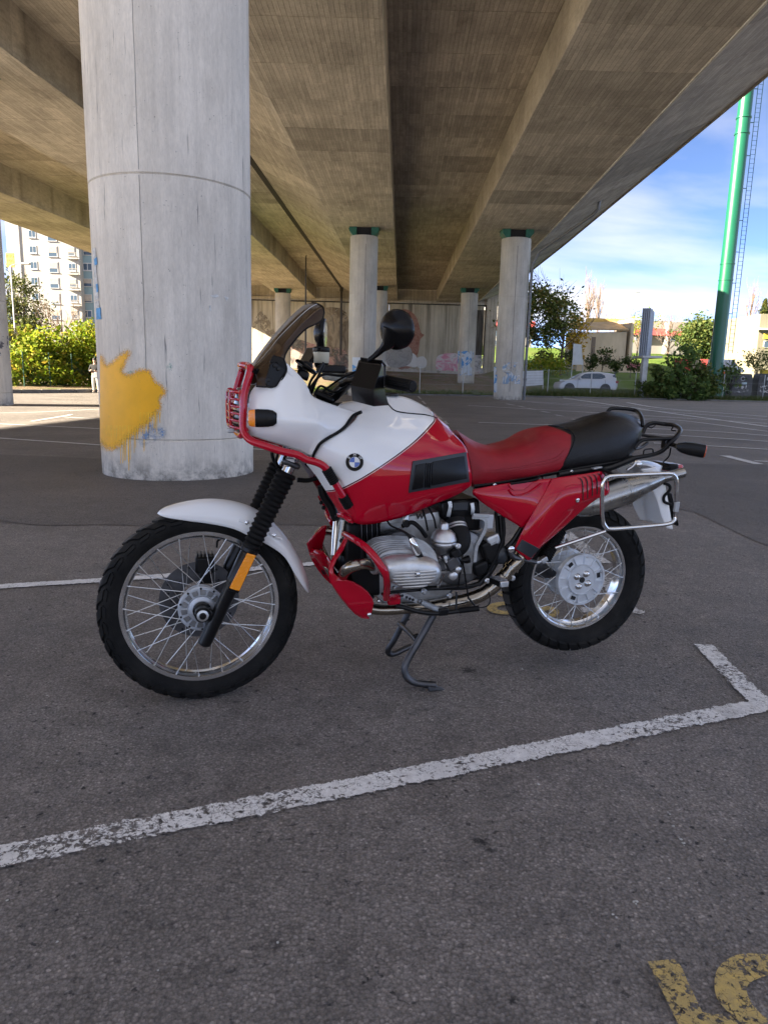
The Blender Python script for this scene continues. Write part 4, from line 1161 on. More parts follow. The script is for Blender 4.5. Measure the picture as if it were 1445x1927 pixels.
# ================================================================== FENCES, MAST, SIGNS, BINS
M_GALV = simple('galvanised_steel', (0.42, 0.43, 0.43), 0.5, metal=0.6, var=0.15)
M_GREENPOST = simple('green_fence_steel', (0.02, 0.10, 0.06), 0.5, var=0.2)
def fence(name, label, pts, mat, hgt, wires):
    f = thing(name, label, 'fence', (0, 0, 0))
    tops = []
    for x, y in pts:
        z = terr(x, y) - .05
        b = MB(); b.tube([(x, y, z), (x, y, z + hgt)], .028, 8); b.build('fence_post', mat, f)
        tops.append(Vector((x, y, z)))
    for k in range(wires):
        zz_ = .12 + (hgt - .2) * k / (wires - 1)
        b = MB(); b.tube([p + Vector((0, 0, zz_)) for p in tops], .0045, 4, caps=False); b.build('fence_wire', mat, f)
    # diamond mesh wires
    b = MB()
    for i in range(len(tops) - 1):
        p, q = tops[i], tops[i + 1]; n_ = int((q - p).length / .16)
        for k in range(n_):
            for s in (1, -1):
                u0 = k / n_; u1 = min(max(u0 + s * (hgt - .2) / (q - p).length, 0), 1)
                fr = abs(u1 - u0) * (q - p).length / (hgt - .2)
                a = p.lerp(q, u0) + Vector((0, 0, .12)); c = p.lerp(q, u1) + Vector((0, 0, .12 + (hgt - .2) * fr))
                v = Vector((0, 0, .003)); b.add([a - v, c - v, c + v, a + v], [(0, 1, 2, 3)])
    stuff(b.build('wire_mesh', mat, f, smooth=0, fix=False))
    return f
fence('wire_fence', 'thin wire mesh fence on pale posts behind the far kerb', [(D(px, 745, 54).x, kerbY(D(px, 745, 54).x) + .5) for px in (720, 785, 864.6, 945, 1027, 1113, 1206, 1298, 1380, 1460)], M_GALV, 2.0, 4)
fence('green_fence', 'green wire fence in front of the yellow-green hedge', [(D(px, 738, Y).x, Y) for px, Y in ((-20, 36.5), (2, 38.0), (47, 40.2), (96, 42.4), (138, 44.4), (182, 46.2))], M_GREENPOST, 2.0, 5)

# green mast with ladder
M_MAST = simple('green_mast_paint', (0.004, 0.095, 0.047), 0.35, var=0.12, vs=.5, coat=.3)
mb = D(1341, 748, 57.2); mx_, my_ = mb.x, 57.2
mz = terr(mx_, my_)
mast = thing('green_mast', 'tall green steel mast with a ladder at the right', 'mast', (mx_, my_, mz))
b = MB(); b.lathe([(0.56, -.1), (0.52, 0.35), (0.515, 10), (0.49, 20), (0.46, 32)], n=32); b.build('shaft', M_MAST, mast)
b = MB(); b.lathe([(0.95, -.1), (0.90, 0.15), (0.70, 0.9), (0.56, 1.3), (0.528, 1.32)], n=16); b.build('base_skirt', M_MAST, mast)
for z in (9.0, 10.2, 19.5, 20.6):
    b = MB(); b.lathe([(0.52, z - .06), (0.545, z - .05), (0.545, z + .05), (0.52, z + .06)], n=32); b.build('flange_ring', M_MAST, mast)
lad_x = 0.80
b = MB()
for s in (0, .36): b.tube([(lad_x + s, 0, 3.5), (lad_x + s, 0, 31)], .025, 6)
b.build('ladder_rail', M_GREENPOST, mast)
for k in range(86):
    z = 3.7 + k * .32
    b = MB(); b.tube([(lad_x, 0, z), (lad_x + .36, 0, z)], .013, 5); b.build('ladder_rung', M_GREENPOST, mast)
for k in range(12):
    z = 4.2 + k * 2.3
    b = MB(); b.bar((.45, 0, z), (lad_x + .02, 0, z), .04, .05); b.build('ladder_bracket', M_GREENPOST, mast)

# louvred billboard seen almost edge-on
M_LOUV = simple('billboard_aluminium', (0.30, 0.33, 0.38), 0.45, metal=.4, var=.15)
M_LOUVD = simple('billboard_dark_edge', (0.075, 0.085, 0.11), 0.5, var=.15)
bx_ = D(1213, 748, 54.9); by_ = 55.6
bill = thing('louvred_billboard', 'grey louvred billboard seen edge-on on a steel post', 'billboard', (bx_.x, by_, terr(bx_.x, by_)))
ht = D(1220, 672, by_).z - terr(bx_.x, by_); hb = D(1220, 580, by_).z - terr(bx_.x, by_)
b = MB(); b.box((0, 0, ht / 2 - .05), (.40, .5, ht + .1)); b.build('post', M_GALV, bill, bevel=.02)
b = MB(); b.box((.35, .6, ht + .02), (1.5, 2.4, .16)); b.build('cross_beam', M_GALV, bill)
dirv = Vector((.40, .92, 0)).normalized()      # the long side runs away from the camera
nv = Vector((dirv.y, -dirv.x, 0))
b = MB()
for s in (-1, 1):
    pass
c0 = Vector((-.25, -.1, 0))
def bq(u, v, z): return c0 + dirv * u + nv * v + Vector((0, 0, z))
b.hexa([bq(0, -.30, ht + .1), bq(0, .30, ht + .1), bq(3.0, .30, ht + .1), bq(3.0, -.30, ht + .1)], [bq(0, -.30, hb), bq(0, .30, hb), bq(3.0, .30, hb), bq(3.0, -.30, hb)])
b.build('panel_case', M_LOUVD, bill, smooth=0)
for k in range(14):
    u = .04 + k * .212
    b = MB(); pr = [bq(u, .305, 0), bq(u + .18, .305, 0), bq(u + .09, .40, 0)]
    b.prism([p + Vector((0, 0, ht + .14)) for p in pr], [p + Vector((0, 0, hb - .04)) for p in pr]); b.build('slat', M_LOUV, bill, smooth=0)
for v0 in (-.30, -.16, -.02, .12, .24):
    b = MB(); b.hexa([bq(-.05, v0, ht + .08), bq(-.05, v0 + .07, ht + .08), bq(-.003, v0 + .07, ht + .08), bq(-.003, v0, ht + .08)], [bq(-.05, v0, hb + .02), bq(-.05, v0 + .07, hb + .02), bq(-.003, v0 + .07, hb + .02), bq(-.003, v0, hb + .02)])
    b.build('edge_rib', M_LOUV, bill, smooth=0)

M_WHITEBOARD = simple('white_notice_board', (0.62, 0.65, 0.68), 0.6, var=.15, vs=1.5)
def board(name, label, quad, Y, mat, legs=True, th=.05):
    p = [D(x, y, Y) for x, y in quad]
    cx = sum(q.x for q in p) / 4
    t = thing(name, label, 'sign', (cx, Y, terr(cx, Y)))
    o = Vector((cx, Y, terr(cx, Y)))
    b = MB(); b.hexa([q - o for q in p], [q - o + Vector((0, th, 0)) for q in p]); b.build('panel', mat, t, smooth=0)
    if legs:
        for q in (p[3], p[2]):
            b = MB(); b.tube([Vector((q.x - cx, .09, -.1)), Vector((q.x - cx, .09, q.z - o.z + .4))], .035, 6); b.build('leg', M_GALV, t)
    return t
board('notice_board', 'narrow white notice board among the verge shrubs', ((1079, 646), (1094, 648), (1097, 686), (1077, 686)), 63, M_WHITEBOARD)
bn = board('white_banner', 'low white banner tied to the fence right of the column', ((981, 698), (1022, 697), (1022, 724), (981, 727)), 53.9, M_WHITEBOARD, True, .02)
for k in range(5):
    q0, q1 = D(981, 702 + k * 5, 53.9), D(1022, 701 + k * 5, 53.9); o = bn.location
    b = MB(); b.bar(Vector((q0.x - o.x, -.012, q0.z - o.z)), Vector((q1.x - o.x, -.012, q1.z - o.z)), .012, .02); b.build('fold', M_GALV, bn)

# recycling containers
M_BIN = simple('dark_bin_plastic', (0.035, 0.037, 0.04), 0.6, var=.25, vs=3)
M_DECAL = simple('pale_blue_label', (0.40, 0.55, 0.62), 0.6)
M_TAGW = tagmat('white_scrawl', [(0.5, 0.5, 0.5), (0.6, 0.6, 0.6)], 5.0, 0.56, 12)
def bin_(label, px, Y, w, slot):
    x = D(px, 745, Y).x; z = terr(x, Y)
    t = thing('recycling_bin', label, 'bin', (x, Y, z), 0, 'recycling bins beyond the kerb')
    hgt = D(px, 703, Y).z - z
    prof = [(-.5, 0), (.5, 0), (.485, .78), (.46, .93), (.40, 1.0), (-.40, 1.0), (-.46, .93), (-.485, .78)]
    b = MB(); b.prism([Vector((u * w, -.5, v * hgt)) for u, v in prof], [Vector((u * w, .5, v * hgt)) for u, v in prof]); b.build('body', M_BIN, t, smooth=0, bevel=.03)
    b = MB()
    if slot == 'round': b.lathe([(.17, 0), (.17, .03), (.13, .035), (.13, .0)], (0, -.5, hgt * .80), (0, -1, 0), 16)
    else: b.box((.12, -.515, hgt * .80), (.62, .03, .24))
    b.build('opening_rim', M_GALV, t)
    b = MB(); b.lathe([(.125, 0), (.125, .012)], (0 if slot == 'round' else .12, -.52, hgt * .80), (0, -1, 0), 16); b.build('opening', M_BLACKRUB, t)
    b = MB(); b.box((.15, -.505, hgt * .62), (.42, .012, .16)); b.build('label_plate', M_DECAL, t)
    b = MB(); b.add([Vector((-.38 * w, -.504, hgt * .25)), Vector((.38 * w, -.504, hgt * .25)), Vector((.38 * w, -.504, hgt * .55)), Vector((-.38 * w, -.504, hgt * .55))], [(0, 1, 2, 3)]); b.build('scrawl', M_TAGW, t, smooth=0)
    return t
bin_('dark recycling bin with a round hole beside the green mast', 1388, 57.0, 1.62, 'round')
bin_('dark recycling bin with a slot at the right edge of the picture', 1437, 57.2, 1.66, 'slot')

# floodlight mast and lamp post in the distance
def lamp_post(name, label, px, ybot, ytop, Y, arm=0.0, r=.07):
    bs = base_at(px, Y); h_ = D(px, ytop, Y).z - bs.z
    t = thing(name, label, 'lamp', bs)
    b = MB(); b.tube([(0, 0, -.1), (0, 0, h_)], [r, r * .6], 8); b.build('post', M_GALV, t)
    if arm:
        b = MB(); b.tube([(0, 0, h_), (arm * .5, 0, h_ + .18), (arm, 0, h_ + .2)], .04, 6, smooth=8); b.build('arm', M_GALV, t)
    b = MB(); b.box((arm + .1, 0, h_ + .2), (.7, .35, .16)); b.build('lamp_head', M_GALV, t, bevel=.03)
    return t
lamp_post('floodlight_post', 'thin grey floodlight post above the kiosk roof', 1185, 650, 552, 110, 0, .10)
lamp_post('street_lamp', 'white street lamp with a short arm before the apartment block', 34, 640, 500, 62, 1.2, .09)

# yellow advertising panel at far left
ap = D(20, 490, 100)
adv = thing('advert_panel', 'yellow and white advertising panel beside the apartment block', 'sign', (ap.x, 100, terr(ap.x, 100)))
M_ADV = simple('advert_yellow', (0.75, 0.52, 0.06), 0.6, var=.1); M_ADVR = simple('advert_red', (0.55, 0.12, 0.05), 0.6)
p0, p1 = D(13, 502, 100), D(26, 476, 100); bz = terr(ap.x, 100)
b = MB(); b.box(((p0.x + p1.x) / 2 - ap.x, 0, (p0.z + p1.z) / 2 - bz), (p1.x - p0.x, .15, p1.z - p0.z)); b.build('panel', M_ADV, adv)
b = MB(); b.tube([(0, .15, 0), (0, .15, p1.z - bz)], .12, 8); b.build('post', M_GALV, adv)
def text_mesh(name, body, size, mat, parent, loc, rot, extrude=0.004, align='CENTER', space=1.0):
    cu = bpy.data.curves.new(name, 'FONT'); cu.body = body; cu.size = size; cu.extrude = extrude; cu.align_x = align; cu.align_y = 'CENTER'; cu.space_character = space; cu.resolution_u = 3
    tmp = bpy.data.objects.new(name, cu); COL.objects.link(tmp)
    dg = bpy.context.evaluated_depsgraph_get()
    me = bpy.data.meshes.new_from_object(tmp.evaluated_get(dg))
    bpy.data.objects.remove(tmp)
    me.materials.clear(); me.materials.append(mat); me.name = name
    o = bpy.data.objects.new(name, me); COL.objects.link(o); o.parent = parent
    o.location = loc; o.rotation_euler = rot
    return o
for k, w_ in enumerate(('ING', 'MA', 'SOS')):
    text_mesh('lettering', w_, .62 if k < 2 else .75, M_ADVR, adv, ((p0.x + p1.x) / 2 - ap.x, -.09, p1.z - bz - .40 - k * .62), (math.pi / 2, 0, 0))

# ================================================================== BUILDINGS
def plaster(name, col, var=.12): 
    t = NT(name); o = t.geo_pos(); n = t.noise(t.map(o, (1, 1, .35)), .8, 6, .65); n2 = t.noise(o, 9, 4, .6)
    c = t.mix(1.0, col, t.ramp(n, [(.3, 1 - var), (.7, 1 + var * .5)]), 'MULTIPLY'); t.set(color=c, rough=.9, spec=.2); t.bump(n2, .2, .02); return t.m
M_WHITEWALL = plaster('white_render', (0.34, 0.33, 0.31)); M_BLUEWALL = plaster('pale_blue_render', (0.20, 0.29, 0.33))
M_BEIGE = plaster('beige_render', (0.56, 0.47, 0.34), .2); M_ROOFTILE = plaster('lichened_roof', (0.42, 0.31, 0.18), .3); M_LICHEN = plaster('yellow_lichen_render', (0.52, 0.37, 0.12), .3)
M_RED = plaster('red_panel', (0.33, 0.06, 0.06)); M_SCHOOL = plaster('school_white', (0.23, 0.22, 0.205)); M_YELLOW = plaster('yellow_panel', (0.5, 0.37, 0.05)); M_PALEY = plaster('pale_yellow_render', (0.21, 0.195, 0.14))
t_ = NT('window_glass'); t_.set(color=(0.06, 0.09, 0.13), rough=.10, spec=.25, metal=.0); M_GLASS = t_.m
M_SHUT = simple('pale_shutter', (0.38, 0.345, 0.30), .7, var=.2, vs=2); M_FRAME = simple('white_frame', (0.46, 0.465, 0.47), .5)
M_RAIL = simple('balcony_rail', (0.36, 0.31, 0.24), .6)
YB = 132.0
apart = thing('apartment_block', 'tall white apartment block with shuttered windows beyond the hedge', 'building', (-61, YB, 0))
def loc_(o, p): return Vector(p) - o.location
xl, xr = D(24, 520, YB).x, D(151, 520, YB).x
b = MB(); b.box(((xl + xr) / 2 + 61, 6, 16), (xr - xl, 12, 33)); b.build('wall', M_WHITEWALL, apart, smooth=0)
b = MB(); b.box((xl + 61 - .35, 3, 16), (.7, 6, 32.9)); b.build('stair_tower', M_WHITEWALL, apart, smooth=0)
b = MB(); b.tube([(xl + 61 + 1.6, -.12, 0), (xl + 61 + 1.6, -.12, 32)], .09, 6); b.build('downpipe', M_FRAME, apart)
def window(par, cx, cz, w, h, kind, y0=0.0):
    fr = MB(); fr.box((cx, y0 - .03, cz), (w + .16, .10, h + .16)); f = fr.build('window', M_FRAME, par, smooth=0)
    if kind == 'open':
        for s in (-1, 1):
            g = MB(); g.box((cx + s * w * .26, y0 - .085, cz), (w * .44, .02, h * .9)); g.build('pane', M_GLASS, f, smooth=0)
    else:
        k = .75 if kind == 'half' else 1.0
        g = MB(); g.box((cx, y0 - .075, cz - h * .5 * k + h * .03), (w * .96, .015, h * (1 - k) * 1.0 + .25)); g.build('pane', M_GLASS, f, smooth=0)
        for q in range(8):
            if q / 8 > k: break
            g = MB(); g.box((cx, y0 - .10, cz + h * .46 - q * h * .118 * k / 1.0), (w * .96, .03, h * .108)); g.build('shutter_slat', M_SHUT, f, smooth=0)
    sl_ = MB(); sl_.box((cx, y0 - .10, cz - h / 2 - .12), (w + .3, .22, .08)); sl_.build('sill', M_FRAME, f, smooth=0)
def balcony(par, cx, cz, w):
    s = MB(); s.box((cx, -.45, cz), (w, .9, .10)); f = s.build('balcony', M_WHITEWALL, par, smooth=0)
    for k in range(int(w / .22)):
        q = MB(); q.box((cx - w / 2 + .1 + k * .22, -.86, cz + .5), (.03, .03, .9)); q.build('baluster', M_RAIL, f, smooth=0)
    q = MB(); q.box((cx, -.86, cz + .97), (w, .05, .05)); q.build('handrail', M_RAIL, f, smooth=0)
rnd = random.Random(3)
for ci, px0 in enumerate((62, 99, 134)):
    for ri in range(8):
        py = (469 + (ri - 1) * 29.6) if ci == 0 else (472.5 + (ri - 1) * 29.6)
        if py > 640: continue
        p = loc_(apart, D(px0 + (py - 470) * .055, py, YB))
        w, h = (1.15, 1.2) if ci == 0 else (1.55, 1.65) if ci == 1 else (1.2, 1.25)
        kind = 'open' if (ci == 0 or (ci == 2 and ri in (2, 4))) else rnd.choice(('half', 'shut', 'half'))
        window(apart, p.x, p.z, w, h, kind)
        if ci == 2: balcony(apart, p.x + .35, p.z - 1.35, 2.0)
apart2 = thing('apartment_block', 'pale blue apartment block beside the white one', 'building', (-54, YB + 1.5, 0))
xl2, xr2 = xr + .003, D(240, 520, YB).x
b = MB(); b.box(((xl2 + xr2) / 2 + 54, 6, 15), (xr2 - xl2, 12, 30)); b.build('wall', M_BLUEWALL, apart2, smooth=0)
for ri in range(6):
    for px0 in (165, 187, 212):
        py = 472 + ri * 29.6
        p = loc_(apart2, D(px0, py, YB + 1.5))
        window(apart2, p.x, p.z, 1.5, 1.2, ('half', 'open', 'half', 'shut', 'open', 'half')[ri])

# beige kiosk
YK = 84.0
p = D(1135, 700, YK); kx = p.x; kz = terr(kx, YK)
kiosk = thing('beige_kiosk', 'beige rendered substation building with an orange-stained roof', 'building', (kx, YK, kz))
def kp(px, py, dy=0.0): q = D(px, py, YK + dy); return Vector((q.x - kx, dy, q.z - kz))
wl0, wr0 = kp(1089, 625), kp(1180, 624)
b = MB(); b.hexa([Vector((wl0.x, 0, -1.5)), Vector((wr0.x, 0, -1.5)), Vector((wr0.x, 6, -1.5)), Vector((wl0.x, 6, -1.5))], [Vector((wl0.x, 0, wl0.z)), Vector((wr0.x, 0, wr0.z)), Vector((wr0.x, 6, wr0.z + .2)), Vector((wl0.x, 6, wl0.z + .2))]); b.build('wall', M_BEIGE, kiosk, smooth=0)
a0, a1, a2, a3 = kp(1086, 621), kp(1181, 622), kp(1181, 607), kp(1108, 611)
b = MB(); b.hexa([a0 + Vector((0, -.35, 0)), a1 + Vector((0, -.35, 0)), Vector((a1.x, 5, a2.z + .35)), Vector((a0.x, 5, a3.z + .35))], [a0 + Vector((0, -.35, .16)), a1 + Vector((0, -.35, .16)), Vector((a1.x, 5, a2.z + .55)), Vector((a0.x, 5, a3.z + .55))]); b.build('roof', M_ROOFTILE, kiosk, smooth=0)
s0, s1 = kp(1178, 700), kp(1192, 599)
b = MB(); b.box(((s0.x + s1.x) / 2, 2.2, (s1.z - 1.5) / 2), (s1.x - s0.x, 5.2, s1.z + 1.5)); b.build('side_wall', M_BEIGE, kiosk, smooth=0)
u0, u1 = kp(1106, 607, 5.5), kp(1178, 603, 5.5)
b = MB(); b.box(((u0.x + u1.x) / 2, 6.0, u1.z - .45), (u1.x - u0.x, 1.2, 1.3)); b.build('parapet', M_LICHEN, kiosk, smooth=0)
b = MB(); b.box(((s0.x + s1.x) / 2, 2.0, s1.z + .10), (s1.x - s0.x + .02, 4.8, .18)); b.build('coping', M_LICHEN, kiosk, smooth=0)
d0, d1 = kp(1109, 690), kp(1121, 634)
b = MB(); b.box(((d0.x + d1.x) / 2, -.02, d1.z / 2), (d1.x - d0.x, .08, d1.z)); b.build('door', plaster('grey_brown_door', (0.20, 0.16, 0.13)), kiosk, smooth=0)
w0, w1 = kp(1075, 702), kp(1200, 686)
b = MB(); b.box(((w0.x + w1.x) / 2, -2.0, w1.z * .5 - .3), (w1.x - w0.x, .25, w1.z + .6)); b.build('plinth_wall', M_BEIGE, kiosk, smooth=0)
b = MB(); g0 = kp(1180, 688); b.box((g0.x, -2.15, g0.z - .1), (1.4, .02, .8)); b.build('graffiti', tagmat('pink_tag', [(0.6, 0.2, 0.25), (0.6, 0.55, 0.5)], 2.0, .4, 3), kiosk, smooth=0)

def long_building(name, label, px0, px1, ytop, yred0, yred1, ybot, Y, wallm, bandm, winpx, depth=10):
    x0, x1 = D(px0, 640, Y).x, D(px1, 640, Y).x; zg = terr((x0 + x1) / 2, Y) - 2.0
    t = thing(name, label, 'building', ((x0 + x1) / 2, Y, zg)); cx = (x0 + x1) / 2
    def z(py): return D((px0 + px1) / 2, py, Y).z - zg
    b = MB(); b.box((0, depth / 2, z(ytop) / 2), (x1 - x0, depth, z(ytop))); b.build('wall', wallm, t, smooth=0)
    if bandm:
        b = MB(); zz0, zz1 = z(yred1), z(yred0)
        b.hexa([Vector((x0 - cx - .3, -1.2, zz0)), Vector((x1 - cx + .3, -1.2, zz0)), Vector((x1 - cx + .3, -.005, zz0)), Vector((x0 - cx - .3, -.005, zz0))], [Vector((x0 - cx - .3, -.6, zz1)), Vector((x1 - cx + .3, -.6, zz1)), Vector((x1 - cx + .3, -.005, zz1)), Vector((x0 - cx - .3, -.005, zz1))]); b.build('roof_band', bandm, t, smooth=0)
    for (a, c, ya, yb_) in winpx:
        xa, xb = D(a, 640, Y).x - cx, D(c, 640, Y).x - cx
        f = MB(); f.box(((xa + xb) / 2, -.03, (z(ya) + z(yb_)) / 2), (xb - xa, .12, z(ya) - z(yb_))); fo = f.build('window', M_FRAME, t, smooth=0)
        n_ = max(2, int((xb - xa) / 1.2)); 
        for k in range(n_):
            g = MB(); wdt = (xb - xa) / n_; g.box((xa + wdt * (k + .5), -.10, (z(ya) + z(yb_)) / 2), (wdt * .82, .02, (z(ya) - z(yb_)) * .84)); g.build('pane', M_GLASS, fo, smooth=0)
    return t
long_building('school_wing', 'low white and red school wing behind the louvred billboard', 1190, 1262, 603, 618, 631, 645, 118, M_SCHOOL, M_RED, ((1195, 1203, 632, 640), (1238, 1250, 632, 640)))
long_building('school_wing', 'white gabled hall with a red lean-to, between bare tree and round tree', 1256, 1330, 606, 624, 633, 645, 116, M_SCHOOL, M_RED, ((1260, 1271, 632, 642), (1275, 1284, 632, 640)))
long_building('school_wing', 'red and white school wing right of the green mast', 1352, 1412, 608, 625, 634, 645, 117, M_PALEY, M_RED, ((1366, 1392, 609, 620), (1378, 1394, 634, 641), (1398, 1408, 634, 641)))
long_building('yellow_house', 'white house with yellow panels at the right edge', 1426, 1520, 591, 0, 0, 700, 78, M_PALEY, None, ((1437, 1460, 628, 638), (1437, 1460, 642, 655)), 8)
long_building('corner_house', 'white and red building seen between the mural wall and the right-hand column', 921, 1000, 570, 604, 616, 690, 130, M_SCHOOL, M_RED, ((924, 934, 622, 634), (924, 934, 640, 650)))
yhb = bpy.data.objects['yellow_house']
b = MB(); q0, q1 = D(1438, 627, 77.6) - yhb.location, D(1475, 638, 77.6) - yhb.location; b.box(((q0.x + q1.x) / 2, -.35, (q0.z + q1.z) / 2), (q1.x - q0.x, .2, abs(q1.z - q0.z))); b.build('yellow_awning', M_YELLOW, yhb, smooth=0)
b = MB(); q0, q1 = D(1425, 622, 77.6) - yhb.location, D(1480, 617, 77.6) - yhb.location; b.box(((q0.x + q1.x) / 2, -.5, (q0.z + q1.z) / 2), (q1.x - q0.x, .9, .18)); b.build('eaves', M_FRAME, yhb, smooth=0)
b = MB(); q0, q1 = D(1430, 705, 66) - yhb.location, D(1460, 696, 66) - yhb.location; b.box(((q0.x + q1.x) / 2, q0.y, (q0.z + q1.z) / 2), (q1.x - q0.x, .2, abs(q1.z - q0.z))); b.build('yellow_board', M_YELLOW, yhb, smooth=0)
# low red wall behind the van
x0, x1 = D(1268, 690, 84).x, D(1412, 690, 84).x
rw = thing('red_wall', 'low red boundary wall behind the white van', 'wall', ((x0 + x1) / 2, 84, terr((x0 + x1) / 2, 84) - 1))
zt_ = D(1340, 676, 84).z - rw.location.z
for k in range(9):
    xa = x0 + (x1 - x0) * k / 9; xb = x0 + (x1 - x0) * (k + 1) / 9
    b = MB(); b.box(((xa + xb) / 2 - (x0 + x1) / 2, 0, zt_ / 2), (xb - xa - .04, .25, zt_)); b.build('wall_panel', M_RED if k % 4 != 2 else M_SCHOOL, rw, smooth=0)

# ================================================================== CARS, PERSON
M_CARW = simple('white_car_paint', (0.44, 0.46, 0.50), .3, coat=1.0, var=.05)
M_TYRE_FAR = simple('tyre_far', (0.02, 0.02, 0.02), .8)
M_CARDARK = simple('car_dark_trim', (0.02, 0.02, 0.022), .5)
def car(name, label, px0, px1, Y, z0, body, roof, wins, wheels, length, width, mat, flip=1, cat='car'):
    """side outlines in metres: x from the front (0) to the rear (length); seen from its left side"""
    xa, xb = D(px0, 720, Y).x, D(px1, 720, Y).x
    s = (xb - xa) / length
    t = thing(name, label, cat, ((xa + xb) / 2, Y, z0))
    def q(x, y, z): return Vector((xa + x * s - (xa + xb) / 2, y, z * s))
    w = width / 2 * s
    def section(pts, taper0, taper1, zmid, nm, mt):
        # loft three outlines: side, bulge, side
        b = MB(); rows = []
        for y, k in ((-1.0, 0.94), (-.92, .985), (-.5, 1.0), (.5, 1.0), (.92, .985), (1.0, .94)):
            cx = sum(p[0] for p in pts) / len(pts); cz = min(p[1] for p in pts)
            r_ = []
            for x, z in pts:
                tum = 1 - taper1 * max(0, z - zmid)
                r_.append(q(cx + (x - cx) * k, y * w * tum, cz + (z - cz) * (k if z > cz else 1)))
            rows.append(r_)
        b.loft(rows, cu=True); b.poly(rows[0]); b.poly(rows[-1])
        return b.build(nm, mt, t, smooth=40)
    bo = section(body, 0, .05, .7, 'body', mat)
    section(roof, 0, .20, .95, 'cabin', mat)
    for sd in (-1,):
        for wn_ in wins:
            b = MB()
            def yy(z): return -w * (1 - .20 * max(0, z - .95)) - .012
            b.poly([q(x, yy(z), z) for x, z in wn_]); b.build('side_window', M_GLASS, t, smooth=0)
    for wx, wr in wheels:
        for sd in (-1, 1):
            c = q(wx, sd * (w - .10), wr)
            b = MB(); b.lathe([(wr * s * .62, -.11), (wr * s, -.10), (wr * s, .10), (wr * s * .62, .11)], c, (0, sd, 0), 24); wo = b.build('wheel', M_TYRE_FAR, t)
            b = MB(); b.lathe([(.01, .09), (wr * s * .2, .115), (wr * s * .60, .105), (wr * s * .63, .112)], c, (0, sd, 0), 20); b.build('rim', M_GALV, wo)
            b = MB(); b.lathe([(wr * s * 1.13, -.02), (wr * s * 1.13, .128)], c, (0, sd, 0), 24); b.build('wheel_arch', M_CARDARK, t)
    return t, q, w
YC = 57.5
suv, q, w = car('parked_car', 'white SUV parked on the grass behind the fence', 1045, 1157, YC, D(1100, 739.5, YC).z, 
    [(0.05, .28), (0.0, .55), (.12, .80), (.55, .98), (1.35, 1.06), (2.4, 1.08), (3.6, 1.10), (4.45, 1.12), (4.62, .95), (4.66, .60), (4.55, .30)],
    [(1.12, 1.02), (1.55, 1.28), (1.95, 1.52), (2.35, 1.62), (3.1, 1.65), (3.8, 1.60), (4.35, 1.50), (4.50, 1.20), (4.50, 1.04)],
    [((1.52, 1.12), (2.02, 1.47), (2.52, 1.52), (2.52, 1.11)), ((2.60, 1.11), (2.60, 1.52), (3.25, 1.53), (3.55, 1.40), (3.62, 1.22), (3.3, 1.12)), ((4.36, 1.47), (4.44, 1.22), (4.20, 1.30), (4.15, 1.42))],
    ((.88, .36), (3.65, .36)), 4.66, 1.86, M_CARW)
for z0_, z1_, xa_, xb_, m_, nm in ((.62, .80, 4.42, 4.64, simple('tail_lamp', (0.25, 0.02, 0.02), .3), 'tail_lamp'), (.68, .80, .10, .45, simple('head_lamp', (0.45, 0.47, 0.5), .2), 'headlight')):
    b = MB(); b.hexa([q(xa_, -w - .01, z0_ + .2), q(xb_, -w - .01, z0_ + .2), q(xb_, -w + .06, z0_ + .2), q(xa_, -w + .06, z0_ + .2)], [q(xa_, -w - .01, z1_ + .2), q(xb_, -w - .01, z1_ + .2), q(xb_, -w + .06, z1_ + .2), q(xa_, -w + .06, z1_ + .2)]); b.build(nm, m_, suv, smooth=0)
for xd in (1.50, 2.56, 3.62):
    b = MB(); b.bar(q(xd, -w - .004, .42), q(xd, -w - .004, 1.05), .015, .015, (0, 1, 0)); b.build('door_gap', M_CARDARK, suv)
for xd in (2.30, 3.36):
    b = MB(); b.bar(q(xd, -w - .02, .95), q(xd + .22, -w - .02, .95), .03, .03); b.build('door_handle', M_CARW, suv)
b = MB(); b.bar(q(1.3, -w - .002, .33), q(3.3, -w - .002, .33), .04, .14); b.build('sill_trim', M_CARDARK, suv)
b = MB(); b.sphere(q(1.62, -w - .13, 1.12), .11, 10, 6, (1, 1.2, .8)); b.build('door_mirror', M_CARW, suv)
van, q, w = car('parked_van', 'white delivery van half hidden behind the green mast', 1330, 1391, 72.0, D(1360, 703, 72).z,
    [(5.2, .30), (5.25, .75), (5.1, .95), (4.3, 1.2), (0.05, 1.2), (0.0, .35)], [(4.35, 1.15), (3.7, 1.95), (3.5, 2.25), (.08, 2.3), (.03, 1.15)],
    [((4.15, 1.25), (3.62, 1.88), (3.2, 1.90), (3.2, 1.25))], ((4.4, .34), (1.0, .34)), 5.25, 1.95, M_CARW, cat='van')
b = MB(); b.poly([q(4.42, -w * .82, 1.20), q(4.42, w * .82, 1.20), q(3.78, w * .72, 1.98), q(3.78, -w * .72, 1.98)]); b.build('windscreen', M_GLASS, van, smooth=0)

